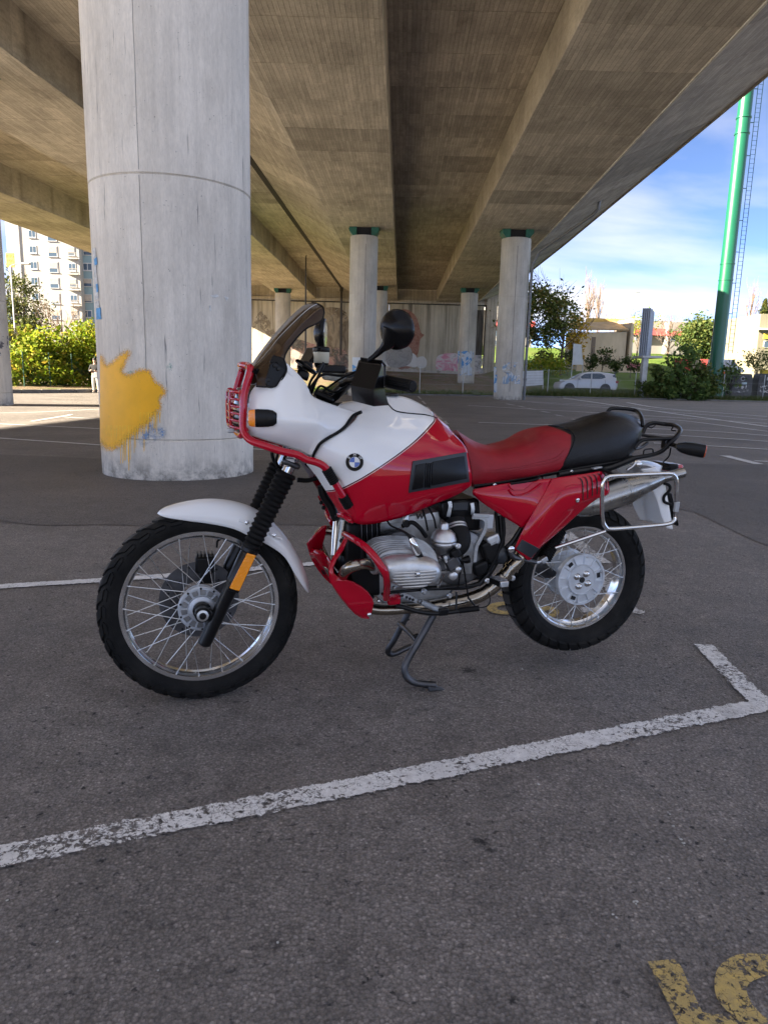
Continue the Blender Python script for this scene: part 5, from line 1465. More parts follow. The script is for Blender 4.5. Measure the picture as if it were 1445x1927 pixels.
# person standing by the column on the left (mostly hidden behind it)
M_JACKET = simple('black_jacket', (0.012, 0.012, 0.014), .8, var=.3, vs=20); M_TROUSERS = simple('pale_trousers', (0.42, 0.41, 0.37), .85, var=.15, vs=20)
M_SKIN = simple('skin', (0.45, 0.27, 0.19), .6, var=.06); M_HAIR = simple('dark_hair', (0.02, 0.016, 0.013), .7); M_SHOE = simple('pale_shoes', (0.35, 0.34, 0.32), .7)
def person():
    Yp = 37.5; p = G(181, 740.5)
    x = D(181, 735, Yp).x
    t = thing('person', 'person in a black jacket and pale trousers standing left of the big column', 'person', (x, Yp, 0))
    def skin(name, joints, edges, mat, root=0):
        me = bpy.data.meshes.new(name); me.from_pydata([j[0] for j in joints], edges, []); me.materials.append(mat)
        o = bpy.data.objects.new(name, me); COL.objects.link(o); o.parent = t
        o.modifiers.new('skin', 'SKIN'); sv = me.skin_vertices[0].data
        for i, j in enumerate(joints):
            sv[i].radius = (j[1], j[1] * (j[2] if len(j) > 2 else 1)); sv[i].use_root = (i == root)
        o.modifiers.new('sub', 'SUBSURF').levels = 2
        o.modifiers['sub'].render_levels = 2
        me.polygons.foreach_set('use_smooth', [True] * len(me.polygons))
        return o
    J = [((0, 0, .95), .15, .8), ((0, 0, 1.15), .145, .75), ((0, 0, 1.36), .17, .7), ((0, -.01, 1.48), .07), ((0, -.02, 1.55), .055), ((0, -.03, 1.64), .085, 1.1), ((0, -.03, 1.73), .085, 1.1),
         ((-.20, 0, 1.40), .065), ((-.27, -.05, 1.15), .05), ((-.16, -.24, 1.13), .04), ((-.06, -.28, 1.20), .035),
         ((.20, 0, 1.40), .065), ((.27, -.05, 1.15), .05), ((.16, -.24, 1.10), .04), ((.06, -.28, 1.17), .035),
         ((-.10, 0, .86), .10), ((-.11, -.02, .48), .068), ((-.12, .02, .09), .045), ((-.12, -.13, .045), .04),
         ((.10, 0, .86), .10), ((.12, .0, .48), .068), ((.14, .04, .09), .045), ((.15, -.11, .045), .04)]
    E_ = [(0, 1), (1, 2), (2, 3), (3, 4), (4, 5), (5, 6), (2, 7), (7, 8), (8, 9), (9, 10), (2, 11), (11, 12), (12, 13), (13, 14), (0, 15), (15, 16), (16, 17), (17, 18), (0, 19), (19, 20), (20, 21), (21, 22)]
    skin('body', J, E_, M_SKIN)
    g = .016
    skin('jacket', [((0, 0, .90), .15 + g, .8), ((0, 0, 1.15), .148 + g, .78), ((0, 0, 1.36), .175 + g, .72), ((0, 0, 1.47), .075 + g)] + [((s * .20, 0, 1.40), .072 + g) for s in (-1, 1)] + [((s * .27, -.05, 1.15), .055 + g) for s in (-1, 1)] + [((s * .17, -.23, 1.12), .045 + g) for s in (-1, 1)], [(0, 1), (1, 2), (2, 3), (2, 4), (4, 6), (6, 8), (2, 5), (5, 7), (7, 9)], M_JACKET)
    skin('trousers', [((0, 0, .98), .145 + .01, .8), ((-.10, 0, .84), .105 + .012), ((-.11, -.02, .48), .075 + .012), ((-.12, .02, .10), .062 + .012), ((.10, 0, .84), .105 + .012), ((.12, 0, .48), .075 + .012), ((.14, .04, .10), .062 + .012)], [(0, 1), (1, 2), (2, 3), (0, 4), (4, 5), (5, 6)], M_TROUSERS)
    b = MB(); b.sphere((0, -.005, 1.715), .105, 14, 10, (.95, 1.1, .95)); b.build('hair', M_HAIR, t)
    for s in (-1, 1):
        b = MB(); b.sphere((s * .125 + .01, -.05 + (.02 if s > 0 else 0), .045), .05, 12, 8, (.9, 2.4, .9)); b.build('shoe', M_SHOE, t)
    b = MB(); b.box((.12, -.22, .92), (.20, .08, .30)); b.build('bag', simple('grey_bag', (0.20, 0.21, 0.23), .7), t, bevel=.03)
    return t
person()
# ================================================================== MOTORCYCLE
from mathutils.bvhtree import BVHTree
PI = math.pi
bike = thing('motorcycle', 'red and white touring enduro motorcycle on its centre stand', 'motorcycle', BO, PI + BA)
ZM = {'A': (420, 560, 6.423), 'B': (560, 600, 6.02), 'C': (460, 820, 6.02), 'D': (560, 940, 7.225), 'E': (760, 900, 6.02), 'F': (1100, 750, 6.02),
      'G': (860, 760, 5.16), 'H': (940, 940, 4.817), 'I': (300, 1000, 7.225), 'J': (620, 950, 4.516), '1': (400, 540, 2.89), '4': (820, 740, 2.726), '3': (560, 920, 3.284)}
def Z(k, u, v, y):
    a, b_, s = ZM[k]; return P(a + u / s, b_ + v / s, y)
def xyz(k):
    """control point: (px, py, y) or (zoomkey, u, v, y) or Vector"""
    if isinstance(k, Vector): return k
    return Z(*k) if isinstance(k[0], str) else P(*k)
def path(*pts): return [xyz(p) for p in pts]
def surf(rows, nu, nv):
    g = [crom([xyz(p) for p in r], nv) for r in rows]
    cols = [crom([g[i][j] for i in range(len(g))], nu) for j in range(nv)]
    return [[cols[j][i] for j in range(nv)] for i in range(nu)]
LO = Vector(((CAM - BO).dot(BF), (CAM - BO).dot(BL), CAM_H))
def lray(px, py):
    d = ray(px, py); return Vector((d.dot(BF), d.dot(BL), d.z)).normalized()
def hit(bvh, px, py, lift=0.0, fallback=0.2):
    h = bvh.ray_cast(LO, lray(px, py))
    if h[0] is None: return P(px, py, fallback), Vector((0, 1, 0))
    n = h[1] if h[1].y > 0 else -h[1]
    return h[0] + n * lift, n

# ---- materials
def paint(name, col, flake=0.0):
    t = NT(name); o = t.obj()
    n = t.noise(o, 3.0, 4, .5)
    t.set(color=t.mix(1.0, col, t.ramp(n, [(.3, .95), (.7, 1.03)]), 'MULTIPLY'), rough=.5, spec=.0, coat=1.0, coatr=.02)
    t.bump(t.noise(o, 26, 2, .5), .012, .004)
    return t.m
C_WHITE, C_RED = (0.80, 0.80, 0.785), (0.42, 0.001, 0.016)
M_WHITEP = paint('white_bodywork_paint', C_WHITE); M_REDP = paint('red_bodywork_paint', C_RED)
def plane_coef(p, q):
    """a*x + b*z + c, positive above the line through local points p, q (x falls to the rear)"""
    a, b_ = -(q.z - p.z), (q.x - p.x); c = -(a * p.x + b_ * p.z)
    n = math.hypot(a, b_); a, b_, c = a / n, b_ / n, c / n
    if b_ < 0: a, b_, c = -a, -b_, -c
    return a, b_, c
def plane_node(t, xs_, zs_, co):
    return t.math('ADD', t.math('ADD', t.math('MULTIPLY', xs_, co[0]), t.math('MULTIPLY', zs_, co[1])), co[2])
def two_tone():
    t = NT('two_tone_tank_paint'); o = t.obj(); s = t.sep(o)
    co = plane_coef(P(650, 917, .235), P(820, 790, .135))
    f = plane_node(t, s[0], s[2], co)
    w = t.math('GREATER_THAN', f, 0.0)
    dark = t.math('MULTIPLY', t.math('GREATER_THAN', f, -.0030), t.math('LESS_THAN', f, .0002))
    pin = t.math('MULTIPLY', t.math('GREATER_THAN', f, -.0062), t.math('LESS_THAN', f, -.0042))
    c = t.mix(w, C_RED, C_WHITE); c = t.mix(dark, c, (0.02, 0.01, 0.012)); c = t.mix(pin, c, (0.6, 0.55, 0.53))
    t.set(color=c, rough=.5, spec=.0, coat=1.0, coatr=.02); t.bump(t.noise(o, 26, 2, .5), .012, .004); return t.m
M_TANK = two_tone()
def leather(name, two=True, col=(0.26, 0.010, 0.018)):
    t = NT(name); o = t.obj(); s = t.sep(o)
    red = col; blk = (0.006, 0.006, 0.0066)
    if two:
        fa = plane_node(t, s[0], s[2], plane_coef(P(1081, 822, .15), P(1051, 888, .15)))
        # line A leans; being ahead of it means larger x
        pa, qa = P(1081, 822, .15), P(1051, 888, .15)
        nx, nz = (qa.z - pa.z), -(qa.x - pa.x); ln = math.hypot(nx, nz); nx /= ln; nz /= ln
        if nx < 0: nx, nz = -nx, -nz
        fa = t.math('ADD', t.math('MULTIPLY', s[0], nx), t.math('ADD', t.math('MULTIPLY', s[2], nz), -(nx * pa.x + nz * pa.z)))
        pb, qb = P(1032, 799, .02), P(1081, 822, .13)
        nx, nz = (qb.z - pb.z), -(qb.x - pb.x); ln = math.hypot(nx, nz); nx /= ln; nz /= ln
        if nz > 0: nx, nz = -nx, -nz
        fb = t.math('ADD', t.math('MULTIPLY', s[0], nx), t.math('ADD', t.math('MULTIPLY', s[2], nz), -(nx * pb.x + nz * pb.z)))
        f = t.math('MINIMUM', fa, fb)
        w = t.math('GREATER_THAN', f, 0.0)
        seam = t.math('MULTIPLY', t.math('GREATER_THAN', f, -.0035), t.math('LESS_THAN', f, .0015))
        c = t.mix(w, blk, red); c = t.mix(seam, c, (0.02, 0.006, 0.007))
    else: c = red
    c = t.mix(1.0, c, t.ramp(t.noise(o, 7, 5, .6), [(.3, .75), (.7, 1.2)]), 'MULTIPLY')
    t.set(color=c, rough=t.ramp(t.noise(o, 12, 4), [(.3, .30), (.7, .44)]), spec=.3)
    grain = t.voro(o, 420.0); wr = t.noise(t.map(o, (1, 1, 2.2)), 22, 5, .6, 1.6)
    t.bump(t.math('ADD', t.math('MULTIPLY', grain, .25), t.math('MULTIPLY', wr, 1.0)), .28, .006); return t.m
M_SEAT = leather('two_tone_seat_leather')
M_BLKPL = simple('black_plastic', (0.005, 0.005, 0.0055), .27, var=.15, vs=12, bump=.04, bs=400, spec=.2)
M_SATBLK = simple('satin_black_metal', (0.006, 0.006, 0.0065), .28, var=.2, vs=10, spec=.3)
M_RUBBER = simple('black_rubber', (0.007, 0.007, 0.007), .55, var=.25, vs=14, bump=.08, bs=300, spec=.16)
def tyre_mat(name, c0, rt):
    t = NT(name); o = t.obj(); s = t.sep(o)
    rad = t.math('POWER', t.math('ADD', t.math('POWER', t.math('SUBTRACT', s[0], c0.x), 2.0), t.math('POWER', t.math('SUBTRACT', s[2], c0.z), 2.0)), 0.5)
    d = t.noise(o, 9, 5, .6)
    c = t.mix(t.ramp(d, [(.4, 0), (.75, .6)]), (0.007, 0.007, 0.007), (0.030, 0.028, 0.025))
    dust = t.math('MULTIPLY', t.math('GREATER_THAN', rad, rt), t.ramp(d, [(.3, .35), (.7, 1)]))
    c = t.mix(dust, c, (0.085, 0.080, 0.074))
    t.set(color=c, rough=.7, spec=.16); t.bump(t.noise(o, 180, 4, .6), .15, .003); return t.m
M_TYRE = tyre_mat('front_tyre_rubber', Vector((0, 0, .3475)), .3445); M_TYRE_R = tyre_mat('rear_tyre_rubber', Vector((-1.513, 0, .3668)), .316)
def metal(name, col, rough, var=.15, vs=18, bump=.03):
    t = NT(name); o = t.obj(); n = t.noise(o, vs, 6, .65)
    t.set(color=t.mix(1.0, col, t.ramp(n, [(.3, 1 - var), (.7, 1 + var * .4)]), 'MULTIPLY'), metal=1.0, rough=t.ramp(t.noise(o, vs * 2, 5, .6), [(.3, max(rough - .07, .03)), (.7, rough + .1)]))
    if bump: t.bump(t.noise(o, 220, 4, .6), bump, .002)
    return t.m
M_ALU = metal('cast_aluminium', (0.62, 0.63, 0.63), .42, .3, 14, .1); M_RIM = metal('polished_aluminium', (0.80, 0.80, 0.79), .17, .08, 9, 0)
M_CHROME = metal('chrome_tube', (0.72, 0.72, 0.71), .10, .12, 20, 0); M_STEEL = metal('stainless_exhaust', (0.36, 0.32, 0.26), .20, .3, 9, .03)
M_MUFF = metal('brushed_muffler', (0.40, 0.39, 0.365), .27, .25, 8, .05); M_DARKMET = metal('dark_cast_metal', (0.12, 0.12, 0.125), .45, .4, 14, .1)
M_DARKALU = metal('dark_aluminium', (0.30, 0.30, 0.30), .45, .4, 14, .1)
M_SPOKE = metal('spoke_steel', (0.55, 0.55, 0.54), .3, .1, 20, 0)
M_SILVERP = simple('silver_hub_paint', (0.66, 0.69, 0.72), .40, metal=.55, var=.14, vs=20); M_HUBG = simple('grey_hub_casting', (0.50, 0.53, 0.57), .42, metal=.5, var=.25, vs=22)
M_BLKENG = simple('black_engine_paint', (0.008, 0.008, 0.0085), .40, var=.3, vs=15, spec=.22)
M_SLATE = simple('slate_grey_plastic', (0.018, 0.022, 0.027), .42, var=.12, vs=10, bump=.05, bs=300)
def lens(name, col):
    t = NT(name); o = t.obj(); t.set(color=col, rough=.16, spec=.6, coat=.6)
    t.bump(t.voro(t.map(o, (1, 1, 1)), 160), .35, .003); return t.m
M_AMBER = lens('amber_lens', (0.85, 0.24, 0.008)); M_REFL = lens('amber_reflector', (0.90, 0.30, 0.008)); M_REDAMB = lens('red_amber_lens', (0.50, 0.07, 0.01)); M_REDLENS = lens('red_lens', (0.45, 0.02, 0.03))
def smoke():
    t = NT('smoked_windscreen'); t.set(color=(0.045, 0.026, 0.014), rough=.08, spec=.32)
    tr = t.new('BsdfTransparent'); tr.inputs['Color'].default_value = (0.50, 0.27, 0.09, 1)
    mx = t.new('MixShader'); mx.inputs[0].default_value = .93
    t.link(tr.outputs[0], mx.inputs[1]); t.link(t.b.outputs[0], mx.inputs[2]); t.link(mx.outputs[0], t.out.inputs['Surface']); return t.m
M_SMOKE = smoke()
M_CREAM = simple('cream_reservoir', (0.55, 0.52, 0.40), .35, var=.08); M_BLUEROUND = simple('roundel_blue', (0.015, 0.10, 0.42), .25, coat=1, var=.03); M_WHITER = simple('roundel_white', (0.72, 0.74, 0.75), .3, coat=1, var=.03)
t_ = NT('clear_lens'); t_.set(color=(0.10, 0.10, 0.11), rough=.08, spec=.5, metal=.3); M_HEADL = t_.m

# ------------------------------------------------------------------ wheels
def tyre(b, c, prof, rows, n, R_, ax_rot=0.0):
    """prof: half profile [(r, y)] rim -> crown; rows: tread rows (s0, s1, width fraction, phase, skew, height)"""
    full = [(r, -y) for r, y in prof] + [(r, y) for r, y in prof[-2::-1]]
    pr = crom([Vector((r, y, 0)) for r, y in full], 41)
    def S(th, s, h):
        u = (s + 1) / 2 * 40; k = min(int(u), 39); f = u - k
        p = pr[k].lerp(pr[k + 1], f); tg = pr[min(k + 1, 40)] - pr[max(k - 1, 0)] if 0 < k else pr[1] - pr[0]
        nr = Vector((tg.y, -tg.x, 0)).normalized()
        if nr.x < 0 and abs(s) < .8: nr = -nr
        p = p + nr * h
        return c + Vector((math.cos(th) * p.x, p.y, math.sin(th) * p.x))
    N = 96
    b.loft([[S(2 * PI * i / N, -1 + 2 * k / 40, 0) for k in range(41)] for i in range(N)], cv=True)
    for (s0, s1, wf, ph, skew, h) in rows:
        for i in range(n):
            t0 = 2 * PI * (i + ph) / n; dt = 2 * PI / n * wf
            m = 3
            lo, hi = [], []
            for j in range(m + 1):
                s = s0 + (s1 - s0) * j / m
                off = skew * (j / m) * 2 * PI / n
                lo.append([S(t0 + off + dt * k, s, -.001) for k in (0, .5, 1)]); hi.append([S(t0 + off + dt * (.04 + .92 * k), s * .995 + (s0 + s1) / 2 * .005, h) for k in (0, .5, 1)])
            o = len(b.v); vs = [p for r in hi for p in r] + [p for r in lo for p in r]; H_ = (m + 1) * 3
            fs = []
            for j in range(m):
                for k in range(2):
                    fs.append((j * 3 + k, j * 3 + k + 1, (j + 1) * 3 + k + 1, (j + 1) * 3 + k))
                fs.append((j * 3, (j + 1) * 3, H_ + (j + 1) * 3, H_ + j * 3)); fs.append((j * 3 + 2, H_ + j * 3 + 2, H_ + (j + 1) * 3 + 2, (j + 1) * 3 + 2))
            for k in range(2):
                fs.append((k, H_ + k, H_ + k + 1, k + 1)); q = m * 3; fs.append((q + k, q + k + 1, H_ + q + k + 1, H_ + q + k))
            b.add(vs, fs)
def spokes(parent, c, n, rh, yh, rr, yr, cross, r=.0016):
    for i in range(n):
        sd = 1 if i % 2 == 0 else -1
        dirn = 1 if (i // 2) % 2 == 0 else -1
        a = 2 * PI * i / n + .05
        a2 = a + dirn * cross
        p = c + Vector((math.cos(a) * rh, sd * yh, math.sin(a) * rh)); q = c + Vector((math.cos(a2) * rr, sd * yr, math.sin(a2) * rr))
        b = MB(); b.tube([p, p.lerp(q, .94), p.lerp(q, .945), q], [r, r, r * 1.7, r * 1.7], 6); b.build('spoke', M_SPOKE, parent)
def rim(b, c, R_, yf, well, n=96):
    prof = [(R_ - .016, yf + .001), (R_, yf + .002), (R_ + .001, yf - .001), (R_ - .006, yf - .006), (R_ - .015, yf * .45), (R_ - well, yf * .35)]
    prof = prof + [(r, -y) for r, y in prof[::-1]]
    inner = [(R_ - .014, -yf * 1.0), (R_ - .0165, -yf * .92), (R_ - .022, -yf * .55), (R_ - well - .004, -yf * .35), (R_ - well - .004, yf * .35), (R_ - .022, yf * .55), (R_ - .0165, yf * .92)]
    full = prof + inner
    b.lathe(full + [full[0]], c, (0, 1, 0), n)

STEER = Matrix.Rotation(.0266, 4, 'Z')
FC = Vector((0, 0, .3475))
b = MB(); rim(b, FC, .2775, .027, .024); fw = b.build('front_wheel', M_RIM, bike, smooth=40)
fw.matrix_local = STEER
b = MB()
tyre(b, FC, [(.268, .020), (.276, .030), (.292, .041), (.308, .0455), (.322, .0435), (.333, .034), (.339, .018), (.3405, 0)],
     [(-.13, .13, .66, 0, .30, .0075), (.15, .40, .62, .45, .50, .0085), (-.40, -.15, .62, .45, -.50, .0085), (.42, .66, .66, .0, -.38, .0070), (-.66, -.42, .66, .0, .38, .0070)], 34, .3475)
b.build('tyre', M_TYRE, fw, smooth=28)
spokes(fw, FC, 40, .072, .034, .2615, .020, .6283)
# front hub with ribbed brake-plate style cover, axle nut, speedometer drive
b = MB(); b.lathe([(.030, -.062), (.050, -.060), (.052, -.045), (.060, -.042), (.066, -.036), (.040, -.028), (.040, .018), (.074, .026), (.081, .030), (.081, .042), (.077, .046), (.070, .046), (.068, .042), (.048, .044), (.046, .052), (.034, .056), (.030, .064), (.022, .066)], FC, (0, 1, 0), 56)
hub = b.build('hub', M_HUBG, fw, smooth=35)
for k in range(14):
    a = 2 * PI * k / 14 + .1
    b = MB(); b.bar(FC + Vector((math.cos(a) * .047, .045, math.sin(a) * .047)), FC + Vector((math.cos(a) * .071, .045, math.sin(a) * .071)), .006, .012, (0, 1, 0)); b.build('hub_rib', M_HUBG, fw)
for k in range(10):
    a = 2 * PI * k / 10 + .3
    b = MB(); b.lathe([(.0042, 0), (.0042, .004), (.002, .005)], FC + Vector((math.cos(a) * .0745, .044, math.sin(a) * .0745)), (0, 1, 0), 8); b.build('hub_bolt', M_SATBLK, fw)
for k in range(14):
    a = 2 * PI * (k + .5) / 14 + .1; er, et = Vector((math.cos(a), 0, math.sin(a))), Vector((-math.sin(a), 0, math.cos(a)))
    rot = Matrix((er, Vector((0, 1, 0)), et)).transposed()
    b = MB(); b.box(FC + er * .059 + Vector((0, .0445, 0)), (.019, .003, .019), rot); b.build('hub_pocket_shade', M_DARKALU, fw, bevel=.004)  # darker insets paint in the shade of the hub's pockets
b = MB(); b.lathe([(.032, .055), (.032, .066), (.024, .070), (.024, .085)], FC, (0, 1, 0), 24); b.build('spacer', M_SATBLK, fw)
b = MB()   # brake disc on the far side
b.lathe([(.070, -.068), (.1425, -.068), (.1425, -.073), (.070, -.073), (.070, -.068)], FC, (0, 1, 0), 64); disc = b.build('brake_disc', M_DARKMET, fw)
for k in range(24):
    a = 2 * PI * k / 24; rr = (.098, .112, .126)[k % 3]
    b = MB(); b.lathe([(.0045, 0), (.0045, .0012)], FC + Vector((math.cos(a) * rr, -.0675, math.sin(a) * rr)), (0, 1, 0), 8); b.build('disc_hole', M_BLACKRUB, fw)
# caliper
b = MB(); cc = Z('I', 620, 440, -.085)
b.box(cc, (.070, .055, .062)); cal = b.build('brake_caliper', M_BLKENG, bike, bevel=.008)
for k in range(5):
    b = MB(); b.box(cc + Vector((-.026 + k * .013, 0, .036)), (.006, .06, .016)); b.build('caliper_fin', M_BLKENG, cal, bevel=.002)
b = MB(); b.box(cc + Vector((0, .012, -.045)), (.045, .03, .05)); b.build('pad_carrier', M_SATBLK, cal, bevel=.005)
b = MB(); b.tube(path(('I', 780, 220, -.08), ('I', 790, 130, -.09), ('I', 860, 95, -.095)), .004, 6, smooth=8); b.build('brake_hose', M_RUBBER, cal)

# rear wheel
RC = Vector((-1.513, 0, .3668))
b = MB(); rim(b, RC, .2275, .038, .028); rw_ = b.build('rear_wheel', M_RIM, bike, smooth=40)
b = MB()
tyre(b, RC, [(.216, .032), (.224, .044), (.245, .060), (.268, .0655), (.287, .062), (.302, .047), (.3105, .026), (.313, 0)],
     [(-.20, .20, .80, 0, .30, .007), (.22, .42, .80, .5, .42, .008), (-.42, -.22, .80, .5, -.42, .008), (.42, .72, .80, .95, .55, .0075), (-.72, -.42, .80, .95, -.55, .0075)], 36, .32)
b.build('tyre', M_TYRE_R, rw_, smooth=28)
spokes(rw_, RC, 40, .088, .032, .2115, .031, .6283, .0017)
b = MB(); b.lathe([(.012, .052), (.012, .060), (.058, .060), (.060, .064), (.063, .064), (.066, .060), (.066, .052), (.100, .050), (.101, .058), (.108, .058), (.109, .050), (.106, .030), (.092, .026), (.060, .024), (.055, -.05), (.100, -.055), (.104, -.07), (.05, -.075)], RC, (0, 1, 0), 64)
rh = b.build('hub', M_SILVERP, rw_, smooth=35)
for k in range(12):
    a = 2 * PI * k / 12 + .1
    b = MB(); b.bar(RC + Vector((math.cos(a) * .064, .054, math.sin(a) * .064)), RC + Vector((math.cos(a) * .102, .054, math.sin(a) * .102)), .005, .009, (0, 1, 0)); b.build('hub_rib', M_SILVERP, rw_, bevel=.001)
for k in range(4):
    a = 2 * PI * k / 4 + .55
    p = RC + Vector((math.cos(a) * .030, .060, math.sin(a) * .030))
    b = MB(); b.lathe([(.0145, 0), (.0145, .003), (.0095, .0035), (.0095, .012), (.006, .014), (.006, .018), (.001, .019)], p, (0, 1, 0), 6 if False else 16); b.build('wheel_bolt', M_CHROME, rw_)
b = MB(); b.lathe([(.0125, .0), (.0125, .0015)], RC + Vector((0, .0605, 0)), (0, 1, 0), 20); b.build('hub_bore', M_BLACKRUB, rw_)
for k in range(12):
    a = 2 * PI * k / 12 + .36
    if k % 4 == 1:
        er, et = Vector((math.cos(a), 0, math.sin(a))), Vector((-math.sin(a), 0, math.cos(a)))
        rot = Matrix((er, Vector((0, 1, 0)), et)).transposed()
        b = MB(); b.box(RC + er * .083 + Vector((0, .0515, 0)), (.016, .003, .022), rot); b.build('hub_slot', M_BLACKRUB, rw_, bevel=.003)
for k in range(6):
    a = 2 * PI * k / 6 + .75
    b = MB(); b.lathe([(.006, 0), (.006, .004), (.003, .005)], RC + Vector((math.cos(a) * .097, .050, math.sin(a) * .097)), (0, 1, 0), 10); b.build('hub_stud', M_ALU, rw_)

# ------------------------------------------------------------------ fork
FB, FT = P(383, 1214, .095), P(547, 874, .095)
def faxis(u, y=.095):
    p = FB.lerp(FT, u); return Vector((p.x, y, p.z))
FD = (FT - FB).normalized(); FLEN = (FT - FB).length
for y in (.095, -.095):
    o0 = faxis(0, y)
    b = MB(); b.lathe([(.018, 0), (.0235, .006), (.0245, .02), (.0245, .24), (.0265, .245), (.0275, .255), (.0275, .355), (.0245, .365), (.0245, .40)], o0, FD, 28)
    leg = b.build('fork_slider', M_SATBLK, bike)
    # bellows gaiter
    L0_, L1_ = .395, FLEN - .03
    prof = []; nr = 15
    for k in range(nr * 6 + 1):
        u = k / (nr * 6); ph = (k % 6) / 6
        r = .0335 - .0065 * abs(2 * ph - 1) ** .8 * 1.0 + .0045 * u
        prof.append((r, L0_ + (L1_ - L0_) * u))
    prof = [(.026, L0_ - .035), (.030, L0_ - .032), (.030, L0_ - .012), (.0315, L0_ - .006)] + prof
    b = MB(); b.lathe(prof, o0, FD, 32); g = b.build('fork_gaiter', M_RUBBER, bike, smooth=50)
    b = MB(); b.lathe([(.0315, L0_ - .030), (.0325, L0_ - .029), (.0325, L0_ - .018), (.0315, L0_ - .017)], o0, FD, 28); b.build('gaiter_clamp', M_SATBLK, g)
    b = MB(); b.tube([o0 + FD * (L1_ - .02), o0 + FD * (L1_ + .20)], .020, 16); b.build('fork_tube', M_CHROME, leg)
# axle clamp on the near leg
ax0 = Vector((-.004, .062, .3475)); 
b = MB(); b.lathe([(.019, .0), (.026, .006), (.027, .05), (.022, .056)], Vector((-.002, .060, .3465)), (0, 1, 0), 24); cl_ = b.build('axle_clamp', M_SATBLK, bike)
b = MB(); b.lathe([(.020, 0), (.020, .006), (.0125, .008), (.0125, .004)], Vector((-.002, .114, .3465)), (0, 1, 0), 24); b.build('axle_ring', M_ALU, cl_)
b = MB(); b.lathe([(.0115, 0), (.0115, .010), (.009, .012)], Vector((-.002, .116, .3465)), (0, 1, 0), 12); b.build('axle_nut', M_SATBLK, cl_)
b = MB(); b.hexa([Vector((-.03, .075, .365)), Vector((.01, .075, .36)), Vector((.01, .108, .36)), Vector((-.03, .108, .365))], [Vector((-.055, .075, .325)), Vector((-.012, .075, .322)), Vector((-.012, .108, .322)), Vector((-.055, .108, .325))]); b.build('clamp_web', M_SATBLK, cl_, bevel=.006)
# side reflector on the near leg
qs = [('I', 1195, 290), ('I', 1318, 325), ('I', 1082, 825), ('I', 945, 780)]
b = MB(); fr_ = [Z(*q_, .1285) for q_ in qs]; cen = sum(fr_, Vector()) / 4
b.prism([cen + (p - cen) * 1.10 + Vector((0, -.004, 0)) for p in fr_], [cen + (p - cen) * 1.10 - Vector((0, .022, 0)) for p in fr_]); rf = b.build('side_reflector', M_SATBLK, bike, bevel=.003)
b = MB(); b.prism([cen + (p - cen) * .98 + Vector((0, .001, 0)) for p in fr_], [cen + (p - cen) * .98 - Vector((0, .010, 0)) for p in fr_]); b.build('reflector_lens', M_REFL, rf, bevel=.003)
# triple clamp
b = MB(); b.hexa([Z('C', 440, 250, .13), Z('C', 640, 330, .13), Z('C', 640, 330, -.13), Z('C', 440, 250, -.13)], [Z('C', 430, 320, .13), Z('C', 620, 390, .13), Z('C', 620, 390, -.13), Z('C', 430, 320, -.13)])
tcl = b.build('triple_clamp', M_DARKMET, bike, bevel=.008)
b = MB(); b.box(Z('C', 520, 300, .115), (.030, .022, .030)); b.build('clamp_bolt_block', M_ALU, tcl, bevel=.004)
b = MB(); b.tube(path(('C', 600, 500, .05), ('C', 720, 505, .05), ('C', 850, 470, .06)), .0085, 10, smooth=10); b.build('hose', M_RUBBER, tcl)
for pts, r in (((('C', 310, 190, .06), ('C', 330, 270, .05), ('C', 400, 390, .02)), .006), ((('C', 380, 210, .08), ('C', 360, 300, .06), ('C', 420, 400, .03)), .005), ((('C', 690, 320, .08), ('C', 760, 380, .07), ('C', 830, 410, .06)), .004)):
    b = MB(); b.tube(path(*pts), r, 8, smooth=10); b.build('control_cable', M_RUBBER, tcl)

# ------------------------------------------------------------------ front mudguard
st = [((296, 965.5), (296.5, 967, .006)), ((303, 959), (303, 971, .030)), ((318, 952), (318, 975, .046)), ((350, 943.5), (350, 980, .056)), ((392, 938.5), (392, 985.5, .060)), ((440, 943), (438, 995, .062)), ((480, 957), (473, 1011, .062)),
      ((514, 982), (503, 1025, .062)), ((545, 1018), (535, 1048, .060)), ((568, 1058), (555, 1081, .056)), ((579, 1092), (570, 1104, .042)), ((582, 1112), (579, 1116, .014))]
rows = []
for (tx, ty), (lx, ly, y) in st:
    t0 = P(tx, ty, 0); l0 = P(lx, ly, y)
    sh = Vector((t0.x * .72 + l0.x * .28, y * .70, t0.z * .80 + l0.z * .20))
    md_ = Vector((t0.x * .42 + l0.x * .58, y * .98, t0.z * .44 + l0.z * .56))
    rows.append([t0, Vector((t0.x * .93 + l0.x * .07, y * .36, t0.z * .955 + l0.z * .045)), sh, md_, l0])
g = surf(rows, 64, 17)
b = MB(); b.loft(g); b.mirror(); mud = b.build('front_mudguard', M_WHITEP, bike, smooth=60, weld=True, solid=.003)
for k_, u, v in (('C', 25, 985), ('C', 335, 1128)):
    b = MB(); b.lathe([(.007, 0), (.007, .003), (.004, .004), (.004, .009), (.001, .010)], Z(k_, u, v, .064), (0, 1, 0), 12); b.build('mudguard_bolt', M_CHROME, mud)
for pts in ((('C', -60, 960, .063), ('C', 40, 1000, .064), ('C', 120, 1045, .064)), (('C', 290, 1110, .064), ('C', 350, 1145, .063), ('C', 420, 1165, .062))):
    b = MB(); b.tube(path(*pts), .0045, 8, smooth=8); b.build('mudguard_rib', M_WHITEP, mud)

